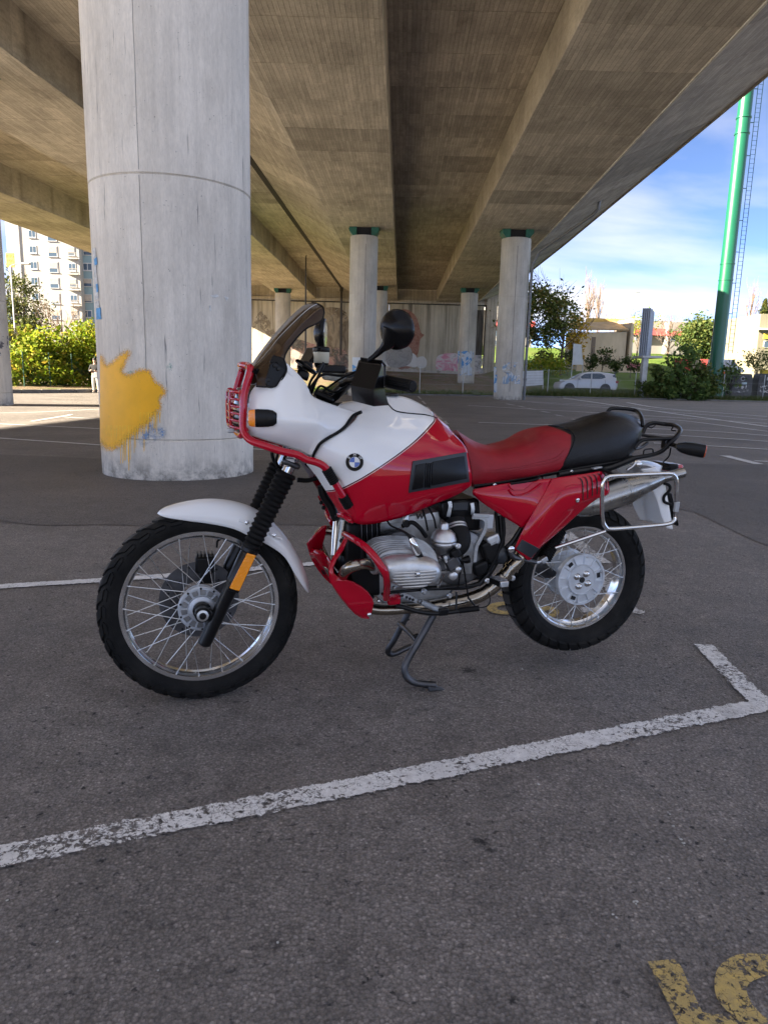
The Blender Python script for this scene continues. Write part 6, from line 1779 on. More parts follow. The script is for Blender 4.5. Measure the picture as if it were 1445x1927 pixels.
# ------------------------------------------------------------------ cockpit fairing
F = [[(482, 724, .128), (472, 738, .132), (467, 760, .134), (463, 790, .136), (463, 806, .136), (471, 819, .134)],
     [(506, 722, .170), (497, 745, .180), (491, 770, .185), (488, 795, .187), (489, 812, .181), (495, 827, .162)],
     [(533, 689, .176), (530, 726, .194), (527, 764, .216), (525, 792, .226), (525, 818, .204), (527, 837, .166)],
     [(558, 701, .174), (561, 737, .196), (562, 770, .224), (561, 794, .243), (559, 825, .212), (556, 847, .168)],
     [(578, 727, .172), (580, 754, .196), (581, 777, .225), (580, 796, .246), (573, 828, .215), (568, 852, .172)],
     [(590, 746, .168), (596, 764, .195), (600, 782, .224), (599, 799, .243), (589, 831, .216), (579, 856, .178)],
     [(626, 761, .160), (627, 778, .192), (622, 796, .216), (613, 814, .226), (600, 833, .220), (585, 857, .190)],
     [(676, 776, .142), (664, 784, .176), (648, 805, .203), (622, 821, .214), (602, 836, .210), (588, 859, .188)]]
g = surf(F, 60, 26)
b = MB(); b.loft(g); b.mirror(); fairing = b.build('fairing', M_WHITEP, bike, smooth=80, solid=.004)
FBVH = BVHTree.FromPolygons([p for r in g for p in r], [(i * 26 + j, i * 26 + j + 1, (i + 1) * 26 + j + 1, (i + 1) * 26 + j) for i in range(59) for j in range(25)])
# inner flange along the upper edge, running to the dash
fl = [[('A', 738, 765, .176), ('A', 765, 890, .184)], [('A', 830, 850, .174), ('A', 850, 970, .183)], [('A', 930, 950, .172), ('A', 940, 1060, .182)], [('A', 1012, 1052, .170), ('A', 1012, 1135, .180)]]
gg = surf([[xyz(r[0]) + Vector((0, -.03, 0)), xyz(r[0]), xyz(r[1])] for r in fl], 16, 9)
for sgn in (1, -1):
    b = MB(); b.loft([[Vector((p.x, p.y * sgn, p.z)) for p in r] for r in gg]); b.build('fairing_flange', M_WHITEP, fairing, smooth=60, solid=.003)
gd = [[Vector((p.x, p.y * (1 - j / 4), p.z - .012)) for j in range(9)] for p in [r[0] for r in g[14:]]]
b = MB(); b.loft(gd); b.build('dash_floor', M_BLKPL, fairing, smooth=60)
b = MB(); b.loft(surf([[(634, 766, .12), (640, 760, .06), (646, 757, 0)], [(656, 772, .13), (662, 760, .07), (668, 753, 0)], [(684, 778, .14), (690, 764, .08), (698, 747, 0)]], 12, 9)); b.mirror(); b.build('cockpit_infill', M_WHITEP, fairing, smooth=60, weld=True)
# dark front panel with headlight between the two sides
e0 = crom([xyz(p) for p in F[0]], 16)
rows = []
for p in e0:
    rows.append([Vector((p.x + .030 * (1 - (k / 4 - 1) ** 2), p.y * (1 - k / 4), p.z)) for k in range(9)])
b = MB(); b.loft(rows); b.build('front_panel', M_BLKPL, fairing, smooth=60)
hz = (P(468, 760, 0).z); b = MB()
b.lathe([(.075, 0), (.078, .010), (.072, .016), (.058, .020), (.03, .026), (.001, .028)], Vector((P(465, 775, .0).x + .020, 0, P(463, 776, .15).z)), (1, 0, 0), 32); b.build('headlight', M_HEADL, bike, smooth=50)
# black rubber seam strip between fairing and tank
strip_px = ((588, 861), (593, 847), (601, 834), (613, 825), (628, 817), (640, 810), (650, 801), (658, 790), (666, 782), (680, 775))
ptsS = []
for px, py in strip_px:
    h_, n_ = hit(FBVH, px, py, .003, .19)
    if h_.y < .12 or h_.y > .26: h_ = P(px, py, .17)
    ptsS.append(h_)
for sgn in (1, -1):
    b = MB(); b.tube([Vector((p.x, p.y * sgn, p.z)) for p in ptsS], [.0042] + [.0052] * 6 + [.0055, .006, .006], 10, smooth=40); b.build('seam_rubber', M_RUBBER, bike)

# ------------------------------------------------------------------ fuel tank
T = [[(655, 757, 0), (668, 768, .09), (676, 778, .143), (651, 805, .198), (624, 822, .212), (602, 838, .207), (588, 860, .186)],
     [(690, 746, 0), (698, 764, .09), (703, 780, .145), (686, 806, .206), (660, 832, .230), (635, 852, .230), (613, 873, .206)],
     [(712, 743, 0), (720, 763, .09), (724, 783, .150), (712, 812, .216), (690, 842, .242), (662, 872, .242), (637, 900, .216)],
     [(728, 742, 0), (737, 766, .10), (741, 787, .156), (732, 820, .223), (714, 858, .247), (685, 898, .247), (654, 934, .222)],
     [(746, 744, 0), (752, 773, .11), (757, 793, .161), (753, 830, .226), (738, 876, .250), (709, 930, .248), (671, 985, .214)],
     [(771, 750, 0), (776, 778, .115), (780, 798, .161), (781, 835, .223), (776, 885, .247), (765, 935, .240), (748, 976, .200)],
     [(800, 765, 0), (803, 783, .115), (806, 801, .156), (812, 838, .216), (818, 885, .234), (819, 925, .226), (815, 950, .190)],
     [(820, 780, 0), (825, 790, .09), (833, 806, .14), (848, 845, .196), (858, 885, .213), (862, 915, .206), (859, 932, .176)],
     [(838, 796, 0), (843, 801, .06), (853, 815, .11), (876, 841, .163), (884, 873, .184), (888, 898, .184), (887, 914, .164)]]
g = surf(T, 72, 44)
b = MB(); b.loft(g); b.mirror()
tank = b.build('fuel_tank', M_TANK, bike, smooth=80, weld=True, solid=.004)
TBVH = BVHTree.FromPolygons([p for r in g for p in r], [(i * 44 + j, i * 44 + j + 1, (i + 1) * 44 + j + 1, (i + 1) * 44 + j) for i in range(71) for j in range(43)])
# front faces of the two tank lobes, turned inwards
fe = [xyz(r[-1]) for r in T[0:5]]
inn = path(('C', 705, 325, .125), ('C', 800, 440, .125), ('C', 860, 530, .125), ('C', 945, 665, .125), ('C', 1085, 895, .125))
for i_ in range(5): inn[i_].y = .125
rows = [[a, a.lerp(c, .5) + Vector((.006, 0, 0)), c] for a, c in zip(fe, inn)]
for sgn in (1, -1):
    gg = surf([[Vector((p.x, p.y * sgn, p.z)) for p in r] for r in rows], 30, 9)
    b = MB(); b.loft(gg); b.build('tank_front_face', M_TANK, tank, smooth=60)
# rear wall of the tank
b = MB(); rr_ = g[-1]
b.loft([rr_, [Vector((p.x + .05, p.y * .8, p.z)) for p in rr_]]); b.mirror(); b.build('tank_rear_wall', M_TANK, tank, smooth=0)
# underside lip
bl = [g[i][-1] for i in range(int(72 * .5), 72)]
b = MB(); b.loft([bl, [Vector((p.x, p.y - .06, p.z + .012)) for p in bl]]); b.mirror(); b.build('tank_underside', M_TANK, tank, smooth=60)
# groove line around the filler flap
gl = [hit(TBVH, *q_, .0015, .1)[0] for q_ in ((727, 751), (729, 758), (734, 765), (743, 773), (760, 777), (780, 779), (800, 781), (822, 787))]
b = MB(); b.tube(gl, .0022, 6, smooth=30); b.build('filler_groove', M_RUBBER, tank)
b = MB(); b.lathe([(.030, 0), (.030, .006), (.026, .009), (.001, .010)], P(735, 742, 0) + Vector((0, 0, -.003)), (0, 0, 1), 20); b.build('filler_lock', M_SATBLK, tank)
# knee pad
def conf_grid(bvh, quad, nu, nv, lift):
    (ax, ay), (bx, by), (cx_, cy_), (dx_, dy_) = quad
    rows = []
    for i in range(nu + 1):
        u = i / nu; r_ = []
        for j in range(nv + 1):
            v = j / nv
            px = (ax * (1 - u) + bx * u) * (1 - v) + (dx_ * (1 - u) + cx_ * u) * v; py = (ay * (1 - u) + by * u) * (1 - v) + (dy_ * (1 - u) + cy_ * u) * v
            r_.append(hit(bvh, px, py, lift, .19)[0])
        rows.append(r_)
    return rows
def pad(name, quad, mat, parent, lift, nu=16, nv=8, bvh=TBVH, th=.006):
    g_ = conf_grid(bvh, quad, nu, nv, lift); b = MB(); b.loft(g_)
    lo = conf_grid(bvh, quad, nu, nv, lift - th); 
    # side walls
    def ring(gr): return gr[0] + [r[-1] for r in gr[1:]] + gr[-1][-2::-1] + [r[0] for r in gr[-2:0:-1]]
    b.loft([ring(g_), ring(lo)], cu=True)
    return b.build(name, mat, parent, smooth=40, weld=True, bevel=.0015)
kp_ = pad('knee_pad', ((776, 868), (876, 851), (882, 906), (768, 927)), M_SLATE, tank, .005, th=.010)
pad('knee_pad_panel', ((812, 869), (871, 859), (876, 900), (810, 913)), M_BLKPL, tank, .0085, 12, 6, th=.004)
pad('knee_pad_panel', ((781, 875), (797, 872), (794, 917), (774, 921)), M_BLKPL, tank, .0085, 6, 6, th=.004)
for k in range(3):
    x0 = 799.5 + k * 4.2
    pad('knee_pad_rib', ((x0, 871.5), (x0 + 2.2, 871), (x0 - .3, 916), (x0 - 2.6, 916.5)), M_BLKPL, tank, .010, 2, 8, th=.006)
# mirrored pad on the far side is left plain; roundel badge
ctr, nrm = hit(TBVH, 667, 869.5, .002, .24)
tx = Vector((-1, 0, 0)); tx = (tx - nrm * tx.dot(nrm)).normalized(); tyv = nrm.cross(tx).normalized()
if tyv.z < 0: tyv = -tyv
RB = .0312
def disc_seg(b, r0, r1, a0, a1, h0, h1, n=24):
    A = []
    for k in range(n + 1):
        a = a0 + (a1 - a0) * k / n
        d = tx * math.cos(a) + tyv * math.sin(a)
        A.append((ctr + d * r0 + nrm * h1, ctr + d * r1 + nrm * h1, ctr + d * r1 + nrm * h0))
    b.loft([list(q_) for q_ in A])
b = MB(); disc_seg(b, 0.0, RB, 0, 2 * PI, -.004, .0015, 48); bad = b.build('roundel_badge', M_WHITER, bike, smooth=30)
b = MB(); disc_seg(b, RB * .58, RB * .94, 0, 2 * PI, .0, .0024, 48); b.build('badge_ring', M_BLKPL, bad, smooth=30)
for k in range(4):
    b = MB(); disc_seg(b, 0, RB * .54, k * PI / 2 + .03, (k + 1) * PI / 2 - .03, .0, .0028, 12); b.build('badge_quadrant', M_BLUEROUND if k % 2 == 1 else M_WHITER, bad, smooth=30)
for ch, a in (('B', 2.45), ('M', PI / 2), ('W', .70)):
    d = tx * math.cos(a) + tyv * math.sin(a)
    lo_ = text_mesh('badge_letter', ch, .0125, M_WHITER, bad, (0, 0, 0), (0, 0, 0), .0004)
    up_ = d; rt_ = up_.cross(nrm).normalized()
    m = Matrix((rt_, up_, nrm)).transposed().to_4x4(); m.translation = ctr + d * RB * .76 + nrm * .0030
    lo_.matrix_local = m

# ------------------------------------------------------------------ seat
S_ = [[(859, 809, 0), (866, 819, .06), (876, 838, .10), (885, 870, .125), (889, 900, .132), (891, 917, .120)],
      [(885, 826, 0), (891, 836, .07), (900, 852, .115), (908, 878, .142), (912, 900, .142), (912, 914, .125)],
      [(908, 835.5, 0), (912, 844, .075), (920, 858, .123), (926, 880, .148), (928, 899, .146), (928, 911, .128)],
      [(930, 838.5, 0), (934, 847, .08), (940, 861, .130), (944, 881, .153), (946, 898, .150), (946, 908, .131)],
      [(957, 833, 0), (962, 843, .09), (968, 859, .140), (972, 879, .160), (974, 895, .157), (974, 903, .136)],
      [(980, 823, 0), (987, 836, .09), (994, 855, .145), (999, 876, .163), (1000, 892, .159), (1000, 899, .139)],
      [(994, 813, 0), (1002, 828, .09), (1009, 850, .145), (1013, 873, .163), (1014, 889, .159), (1014, 896, .139)],
      [(1008, 804.5, 0), (1017, 820, .092), (1024, 845, .147), (1028, 869, .163), (1028, 886, .159), (1027, 893, .139)],
      [(1027, 800.5, 0), (1038, 814, .092), (1045, 840, .147), (1047, 864, .163), (1045, 882, .159), (1042, 890, .139)],
      [(1060, 797.5, 0), (1070, 809, .092), (1077, 832, .146), (1077, 857, .161), (1075, 876, .157), (1072, 884.5, .138)],
      [(1100, 789, 0), (1110, 801, .09), (1116, 823, .140), (1115, 849, .155), (1113, 868, .152), (1111, 878, .134)],
      [(1136, 775, 0), (1148, 788, .085), (1155, 812, .130), (1153, 840, .145), (1149, 862, .142), (1146, 871, .127)],
      [(1168, 776.5, 0), (1179, 788, .08), (1186, 810, .118), (1182, 838, .130), (1176, 858, .126), (1172, 866, .112)],
      [(1190, 782, 0), (1199, 795, .068), (1203, 812, .098), (1197, 837, .104), (1188, 853, .10), (1181, 863, .09)],
      [(1203, 790, 0), (1208, 801, .035), (1208, 813, .05), (1202, 835, .056), (1192, 851, .056), (1184, 861, .05)]]
g = surf(S_, 96, 30)
b = MB(); b.loft(g); b.loft([g[-1], [Vector((p.x + .002, 0, p.z)) for p in g[-1]]]); b.loft([[r[-1] for r in g], [Vector((r[-1].x, 0, r[-1].z + .01)) for r in g]]); b.loft([g[0], [Vector((p.x - .002, 0, p.z)) for p in g[0]]])
b.mirror(); seat = b.build('seat', M_SEAT, bike, smooth=70, weld=True)
SBVH = BVHTree.FromPolygons([p for r in g for p in r], [(i * 30 + j, i * 30 + j + 1, (i + 1) * 30 + j + 1, (i + 1) * 30 + j) for i in range(95) for j in range(29)])
# stitched welts and piping
for pts in ([('G', 300, 640), ('G', 420, 635), ('G', 600, 610), ('G', 800, 565), ('G', 950, 525), ('G', 1000, 490), ('G', 1030, 455)], [('G', 290, 665), ('G', 440, 655), ('G', 640, 620), ('G', 830, 582), ('G', 970, 545), ('G', 1020, 505)]):
    pl = []
    for k_, u, v in pts:
        a, c_, s = ZM[k_]; pl.append(hit(SBVH, a + u / s, c_ + v / s, .0002, .155)[0])
    b = MB(); b.tube(pl, .0016, 6, smooth=40); b.build('seat_stitching', M_SEAT, seat)
b = MB(); b.tube([hit(SBVH, *q_, .001, .12)[0] for q_ in ((1032, 801), (1050, 803.5), (1066, 808), (1076, 814), (1081, 823), (1079, 834), (1071, 852), (1062, 869), (1052, 887))], .0024, 6, smooth=40); b.build('seat_piping', M_BLKPL, seat)
# seat pan, black strip and small fittings
pan = [('G', 158, 800, .118), ('G', 400, 765, .128), ('G', 700, 710, .136), ('G', 985, 655, .136), ('4', 800, 372, .13), ('4', 1000, 335, .10)]
b = MB(); tp = path(*pan); b.tube(tp, .011, 8, smooth=30); b.build('seat_base', M_BLKPL, seat)
b = MB(); b.tube(path(('G', 980, 690, .14), ('G', 1100, 668, .14), ('G', 1300, 640, .135), ('4', 880, 385, .13), ('4', 1010, 335, .11)), .014, 10, smooth=20); b.build('subframe_rail', M_SATBLK, bike)
for q_ in (('G', 362, 785, .14), ('G', 1108, 655, .15), ('4', 300, 470, .15)):
    b = MB(); b.lathe([(.006, 0), (.006, .004), (.003, .006)], xyz(q_), (0, 1, 0), 10); b.build('seat_screw', M_CHROME, seat)

# ------------------------------------------------------------------ side covers
def plate(name, pts, mat, parent, th=.03, bevel=.006, bulge=0.0, seg=3):
    a = [xyz(p) for p in pts]
    b = MB(); b.prism(a, [p - Vector((0, th, 0)) for p in a]); return b.build(name, mat, parent, smooth=40, bevel=bevel, bseg=seg)
def curved(name, rows, mat, parent, nu=24, nv=16, solid=.004, mirror=False):
    g_ = surf(rows, nu, nv); b = MB(); b.loft(g_)
    if mirror: b.mirror()
    o = b.build(name, mat, parent, smooth=60, solid=solid); return o, g_
sc1, gS = curved('side_cover', [
    [(890, 921, .150), (889.5, 924, .154), (889, 927, .154), (890, 931, .146)],
    [(915, 916, .158), (914, 926, .166), (912, 938, .166), (910, 948, .152)],
    [(950, 910, .162), (949, 930, .172), (946, 952, .172), (942, 969, .156)],
    [(985, 905, .164), (983, 935, .176), (978, 964, .176), (968, 985, .160)],
    [(1015, 902, .164), (1008, 938, .178), (996, 968, .178), (981, 993, .162)],
    [(1039, 900, .164), (1025, 930, .180), (1007, 962, .180), (986, 992, .164)]], M_REDP, bike)
b = MB(); rim_ = [r[-1] for r in gS]; b.loft([rim_, [p + Vector((0, -.03, .006)) for p in rim_]]); b.build('cover_lip', M_REDP, sc1, smooth=60)
# finger recess with model-name plate
plate('grip_recess', [('G', 500, 780, .171), ('G', 735, 755, .172), ('G', 700, 800, .1745), ('G', 655, 832, .1755), ('G', 545, 838, .175), ('G', 515, 815, .173)], M_REDP, sc1, .012, .003)
b = MB(); b.tube(path(('G', 520, 775, .170), ('G', 640, 758, .171), ('G', 760, 735, .171), ('G', 800, 708, .168)), .005, 8, smooth=16); b.build('recess_trim', M_BLKPL, sc1)
b = MB(); b.tube(path(('G', 505, 830, .1765), ('G', 560, 888, .1785), ('G', 690, 862, .1785), ('G', 830, 770, .1765)), .0032, 8, smooth=20); b.build('cover_crease', M_REDP, sc1)
sc2, g2 = curved('rear_cover', [
    [(1040, 900, .168), (1021, 932, .180), (1004, 962, .182), (985, 995, .178), (967, 1033, .165)],
    [(1056, 897.5, .172), (1040, 926, .188), (1022, 956, .192), (1000, 994, .190), (976, 1041, .176)],
    [(1078, 894.5, .174), (1064, 922, .194), (1044, 952, .198), (1016, 1000, .194), (986, 1048, .180)],
    [(1104, 891, .174), (1094, 920, .194), (1072, 948, .196), (1035, 990, .190), (997, 1054, .176)],
    [(1131, 887, .170), (1122, 915, .190), (1104, 938, .192), (1075, 960, .186), (1014, 1034, .168)],
    [(1142, 898, .160), (1146, 915, .176), (1144, 930, .178), (1112, 947, .172), (1030, 1020, .155)]], M_REDP, bike, 40, 30)
R2 = BVHTree.FromPolygons([p for r in g2 for p in r], [(i * 30 + j, i * 30 + j + 1, (i + 1) * 30 + j + 1, (i + 1) * 30 + j) for i in range(39) for j in range(29)])
b = MB(); rim_ = [g2[-1][j] for j in range(30)]; b.loft([rim_, [p + Vector((.01, -.05, .0)) for p in rim_]]); b.build('cover_lip', M_REDP, sc2, smooth=60)
for k in range(6):
    x0 = 1094.5 + k * 8.9; y0 = 899 - k * 2.0
    ln = 42 - k * 1.6
    pl = [hit(R2, x0 - 6, y0, .0006, .19)[0], hit(R2, x0 - 1.5, y0 + 3, .0006, .19)[0], hit(R2, x0 + 1.5, y0 + 12, .0006, .19)[0], hit(R2, x0 + 2.0, y0 + ln * .6, .0006, .19)[0], hit(R2, x0 + 1.5, y0 + ln, .0006, .19)[0]]
    b = MB(); b.tube(pl, [.0014, .0024, .0028, .0028, .0016], 8, smooth=24); b.build('vent_slot', M_BLACKRUB, sc2)  # no opening cut: the slot's dark inside is put into a black strip
    b = MB(); b.tube([p + Vector((.0045, .0004, 0)) for p in pl], .0011, 6, smooth=24); b.build('vent_lip', M_REDP, sc2)
    b = MB(); b.tube([p + Vector((-.0010, .0022, 0)) for p in pl[2:]], .0008, 6, smooth=12); b.build('vent_inner_gold', M_STEEL, sc2)  # gold-toned strip for the inside glimpsed through the slot
h_, n_ = hit(R2, 1086, 941.5, .001, .19)
b = MB(); b.lathe([(.0085, 0), (.0085, .003), (.005, .004), (.005, .001), (.001, .001)], h_, n_, 16); b.build('cover_screw', M_CHROME, sc2)
pad('cover_pad', ((982, 1015), (1014, 1032), (998, 1050), (971, 1033)), M_SLATE, sc2, .004, 8, 6, bvh=R2, th=.008)
for pl in (((1040, 901), (1022, 933), (1004, 964), (987, 995)), ((1092, 912), (1068, 915), (1046, 938), (1012, 992)), ((999, 1003), (1028, 1018)), ((1002, 998), (1030, 1013))):
    b = MB(); b.tube([hit(R2, *q_, .0004, .185)[0] for q_ in pl], .0016, 6, smooth=24); b.build('cover_crease', M_REDP, sc2)

# ------------------------------------------------------------------ windscreen
rows = [[('A', 350, 800, 0), ('A', 352, 825, .06), ('A', 372, 880, .115), ('A', 400, 960, .150), ('A', 400, 1070, .165)],
        [('A', 380, 760, 0), ('A', 395, 790, .065), ('A', 430, 850, .125), ('A', 480, 950, .160), ('A', 520, 1078, .180)],
        [('A', 440, 670, 0), ('A', 468, 700, .07), ('A', 530, 780, .135), ('A', 600, 880, .170), ('A', 650, 1070, .186)],
        [('A', 520, 560, 0), ('A', 556, 590, .075), ('A', 630, 670, .138), ('A', 700, 760, .170), ('A', 765, 880, .184)],
        [('A', 600, 455, 0), ('A', 640, 487, .075), ('A', 700, 560, .138), ('A', 722, 640, .165), ('A', 738, 740, .176)],
        [('A', 700, 345, 0), ('A', 742, 380, .072), ('A', 800, 450, .132), ('A', 830, 510, .155), ('A', 800, 600, .165)],
        [('A', 800, 240, 0), ('A', 845, 277, .068), ('A', 905, 340, .125), ('A', 945, 390, .145), ('A', 975, 395, .152)],
        [('A', 900, 145, 0), ('A', 948, 180, .062), ('A', 1010, 240, .115), ('A', 1060, 290, .135), ('A', 1100, 325, .140)],
        [('A', 990, 80, 0), ('A', 1045, 105, .055), ('A', 1110, 160, .10), ('A', 1160, 220, .118), ('A', 1195, 270, .124)],
        [('A', 1075, 55, 0), ('A', 1130, 68, .045), ('A', 1185, 95, .082), ('A', 1212, 125, .10), ('A', 1222, 180, .108)]]
scr, gW = curved('windscreen', rows, M_SMOKE, bike, 44, 26, .004, True)
b = MB(); b.tube([gW[i][8] + Vector((0, .004, .002)) for i in range(2, 43)], .0010, 5); b.build('screen_highlight', M_ALU, scr)  # bright metal line added for the highlight along the screen's bend
edge = [r[-1] for r in gW] + [p for p in gW[-1][::-1]]
b = MB(); b.tube(edge, .0028, 6); b.build('screen_edge', M_BLKPL, scr)
mt = plate('screen_mount', [('A', 565, 800, .196), ('A', 600, 775, .195), ('A', 650, 790, .193), ('A', 762, 878, .188), ('A', 745, 920, .190), ('A', 650, 1075, .198), ('A', 600, 1088, .200), ('A', 520, 1070, .200), ('A', 508, 1030, .201)], M_BLKPL, bike, .014, .004)
for u, v in ((628, 822), (548, 995), (672, 862)):
    b = MB(); b.lathe([(.0055, 0), (.0055, .003), (.003, .0035)], Z('A', u, v, .197), (0, 1, 0), 14); b.build('mount_screw', M_SATBLK, mt)
mt2 = plate('screen_bracket', [('A', 600, 690, .182), ('A', 720, 720, .180), ('A', 765, 860, .186), ('A', 740, 900, .188), ('A', 640, 780, .190), ('A', 560, 790, .192)], M_BLKPL, bike, .012, .004)
b = MB(); b.tube(path(('A', 360, 870, .16), ('A', 395, 900, .155), ('A', 410, 870, .15)), .008, 8); b.build('screen_stay', M_BLKPL, scr)

# ------------------------------------------------------------------ red headlight guard
def rtube(name, pts, r, parent=bike, mat=M_REDP, n=14, smooth=60):
    b = MB(); b.tube(path(*pts), r, n, smooth=smooth); return b.build(name, mat, parent)
near = [('A', 300, 825, .09), ('A', 330, 855, .142), ('A', 318, 930, .150), ('A', 275, 1080, .152), ('A', 250, 1200, .153), ('A', 240, 1400, .155), ('A', 240, 1560, .160), ('A', 270, 1660, .172), ('A', 350, 1735, .195), ('A', 500, 1790, .218), ('A', 700, 1855, .228), ('A', 900, 1900, .234), (575, 864, .236), (598, 871, .236), (612, 880, .235), (625, 900, .232), (640, 925, .229), (655, 950, .222), (664, 968, .212)]
guard = rtube('headlight_guard', near, .0125, smooth=110)
fs_ = [Vector((p.x, -p.y, p.z)) for p in path(*near)]
b = MB(); b.tube(fs_, .0125, 14, smooth=110); b.build('guard_tube', M_REDP, guard)
tp = path(('A', 300, 825, .09))[0]
b = MB(); b.tube([Vector((tp.x, .09, tp.z)), Vector((tp.x + .012, .04, tp.z + .003)), Vector((tp.x + .012, -.04, tp.z + .003)), Vector((tp.x, -.09, tp.z))], .0125, 14, smooth=20); b.build('guard_tube', M_REDP, guard)
# wire grille over the headlight: a ladder of thin rods in front
g0 = Z('A', 240, 1130, .155); gx = g0.x - .012
zt, zl = Z('A', 150, 1120, -.02).z, Z('A', 110, 1560, .0).z
for y in (-.07, .07):
    b = MB(); b.tube([Vector((gx + .020, y, zt)), Vector((gx + .045, y, zt - .006)), Vector((gx + .045, y, zl + .006)), Vector((gx + .02, y, zl))], .0045, 8, smooth=24); b.build('grille_rod', M_REDP, guard)
for k in range(6):
    z = zt - .004 + (zl - zt + .008) * k / 5
    b = MB(); b.tube([Vector((gx + .02, -.15, z)), Vector((gx + .042, -.09, z + .002)), Vector((gx + .048, 0, z + .004)), Vector((gx + .042, .09, z + .002)), Vector((gx + .02, .15, z))], .0042, 8, smooth=24); b.build('grille_rod', M_REDP, guard)
for y in (-.15, .15):
    b = MB(); b.tube([Vector((gx + .021, y, zt + .002)), Vector((gx + .019, y, zl - .002))], .0045, 8); b.build('grille_rod', M_REDP, guard)
for z in (zt, zl):
    b = MB(); b.bar(Vector((gx, .155, z)), Vector((gx + .024, .150, z)), .012, .012); b.build('grille_clamp', M_REDP, guard, bevel=.002)
b = MB(); b.box(Z('A', 92, 1605, .10), (.022, .02, .016)); b.build('grille_bolt', M_GALV, guard, bevel=.003)
b = MB(); zz_ = Z('A', 230, 1680, .19).z; b.tube([Vector((g0.x - .004, .165, zz_ + .02)), Vector((g0.x + .004, .10, zz_ - .004)), Vector((g0.x + .004, -.10, zz_ - .004)), Vector((g0.x - .004, -.165, zz_ + .02))], .0115, 12, smooth=24); b.build('guard_tube', M_REDP, guard)
# ribbed rubber sleeves on the guard tube
def sleeve(a, c, n, r0, r1):
    a, c = xyz(a), xyz(c); d = (c - a).normalized(); L_ = (c - a).length; prof = []
    for k in range(n):
        h0 = L_ * k / n; s = L_ / n
        prof += [(r0, h0), (r1, h0 + s * .25), (r1, h0 + s * .7), (r0, h0 + s * .95)]
    b = MB(); b.lathe(prof, a, d, 24); b.build('rubber_sleeve', M_RUBBER, guard, smooth=40)
sleeve((614, 882, .2345), (630, 909, .231), 8, .0142, .0175); sleeve((645, 934, .2265), (657, 954, .220), 7, .0142, .0175)

# front indicators set in the fairing
b = MB(); a0, a1 = Z('A', 322, 1455, .205), Z('A', 620, 1455, .225)
ind = [(0.0, .026, .021), (.012, .027, .022), (.05, .027, .022), (.075, .025, .021), (.092, .018, .016), (.099, .006, .006)]
def blinker(name, base, dirv, up, secs, mat_body, lens_len, parent, lens_mat=M_AMBER):
    dirv = dirv.normalized(); sdv = dirv.cross(up).normalized(); upv = sdv.cross(dirv)
    def sec(h, a, c):
        pts = []
        for k in range(20):
            th = 2 * PI * k / 20; ct, st_ = math.cos(th), math.sin(th)
            pts.append(base + dirv * h + upv * (a * math.copysign(abs(st_) ** .45, st_)) + sdv * (c * math.copysign(abs(ct) ** .45, ct)))
        return pts
    b = MB(); rows = [sec(*s) for s in secs]; b.loft(rows, cu=True); b.poly(rows[0]); b.poly(rows[-1]); o = b.build(name, mat_body, parent, smooth=45)
    b = MB(); h0, a_, c_ = secs[0]; rows = [sec(h0 - .0008, a_ * .98, c_ * .98), sec(h0 - lens_len * .5, a_ * .96, c_ * .96), sec(h0 - lens_len * .9, a_ * .84, c_ * .84), sec(h0 - lens_len, a_ * .6, c_ * .6)]; b.loft(rows, cu=True); b.poly(rows[0]); b.poly(rows[-1]); b.build('indicator_lens', lens_mat, o, smooth=45)
    return o
for sgn in (1, -1):
    c = Z('A', 386, 1455, .205); base = Vector((c.x, c.y * sgn, c.z)); e = Z('A', 618, 1450, .22)
    blinker('front_indicator', base, Vector((-1, .10 * sgn, .01)), Vector((0, 0, 1)), [(0, .0285, .020), (.010, .029, .021), (.040, .028, .020), (.056, .025, .018), (.067, .018, .013), (.072, .006, .004)], M_BLKPL, .022, bike)

# ------------------------------------------------------------------ bars, grips, guards, mirrors
b = MB(); b.tube(path(('B', 500, 740, .08), ('B', 590, 700, .16), ('B', 700, 690, .24)) + [P(716, 716, .27), P(724, 717, .30), P(776, 727, .43)], .011, 12, smooth=30); bars = b.build('handlebar', M_SATBLK, bike)
b = MB(); gL0, gL1 = P(722, 716.5, .305), P(777, 727.5, .425); d_ = (gL1 - gL0).normalized(); L_ = (gL1 - gL0).length
prof = [(.013, 0), (.021, .002), (.021, .006), (.0165, .008)] 
for k in range(12):
    h = .010 + (L_ - .018) * k / 12; prof += [(.0172, h), (.0178, h + (L_ - .018) / 24)]
prof += [(.0185, L_ - .006), (.0185, L_ - .001), (.015, L_)]
b.lathe(prof, gL0, d_, 24); gr_ = b.build('grip', M_RUBBER, bike, smooth=40)
for k in range(14):
    a = 2 * PI * k / 14; u = d_.orthogonal().normalized(); v = d_.cross(u); e = u * math.cos(a) + v * math.sin(a)
    b = MB(); b.bar(gL0 + d_ * .012 + e * .0178, gL0 + d_ * (L_ - .010) + e * .0178, .004, .003, e); b.build('grip_rib', M_RUBBER, gr_)
b = MB(); gR0, gR1 = P(612, 706, -.40), P(660, 712, -.22); d_ = (gR1 - gR0).normalized(); L_ = (gR1 - gR0).length
prof = [(.008, 0), (.019, .002)] 
for k in range(16):
    h = .006 + (L_ - .012) * k / 16; prof += [(.0175, h), (.0190, h + (L_ - .012) / 40), (.0190, h + (L_ - .012) / 22)]
prof += [(.0225, L_ - .004), (.0225, L_)]
b.lathe(prof, gR0, d_, 24); b.build('grip', simple('reflecting_grip_grey', (0.30, 0.30, 0.27), .45, var=.4, vs=40), bike, smooth=40)  # pale grey puts the light reflected by this grip into the colour
b = MB(); b.lathe([(.022, 0), (.026, .006), (.026, .030), (.020, .036)], P(656, 711, -.24), d_, 20); b.build('throttle_housing', M_BLKPL, bars)
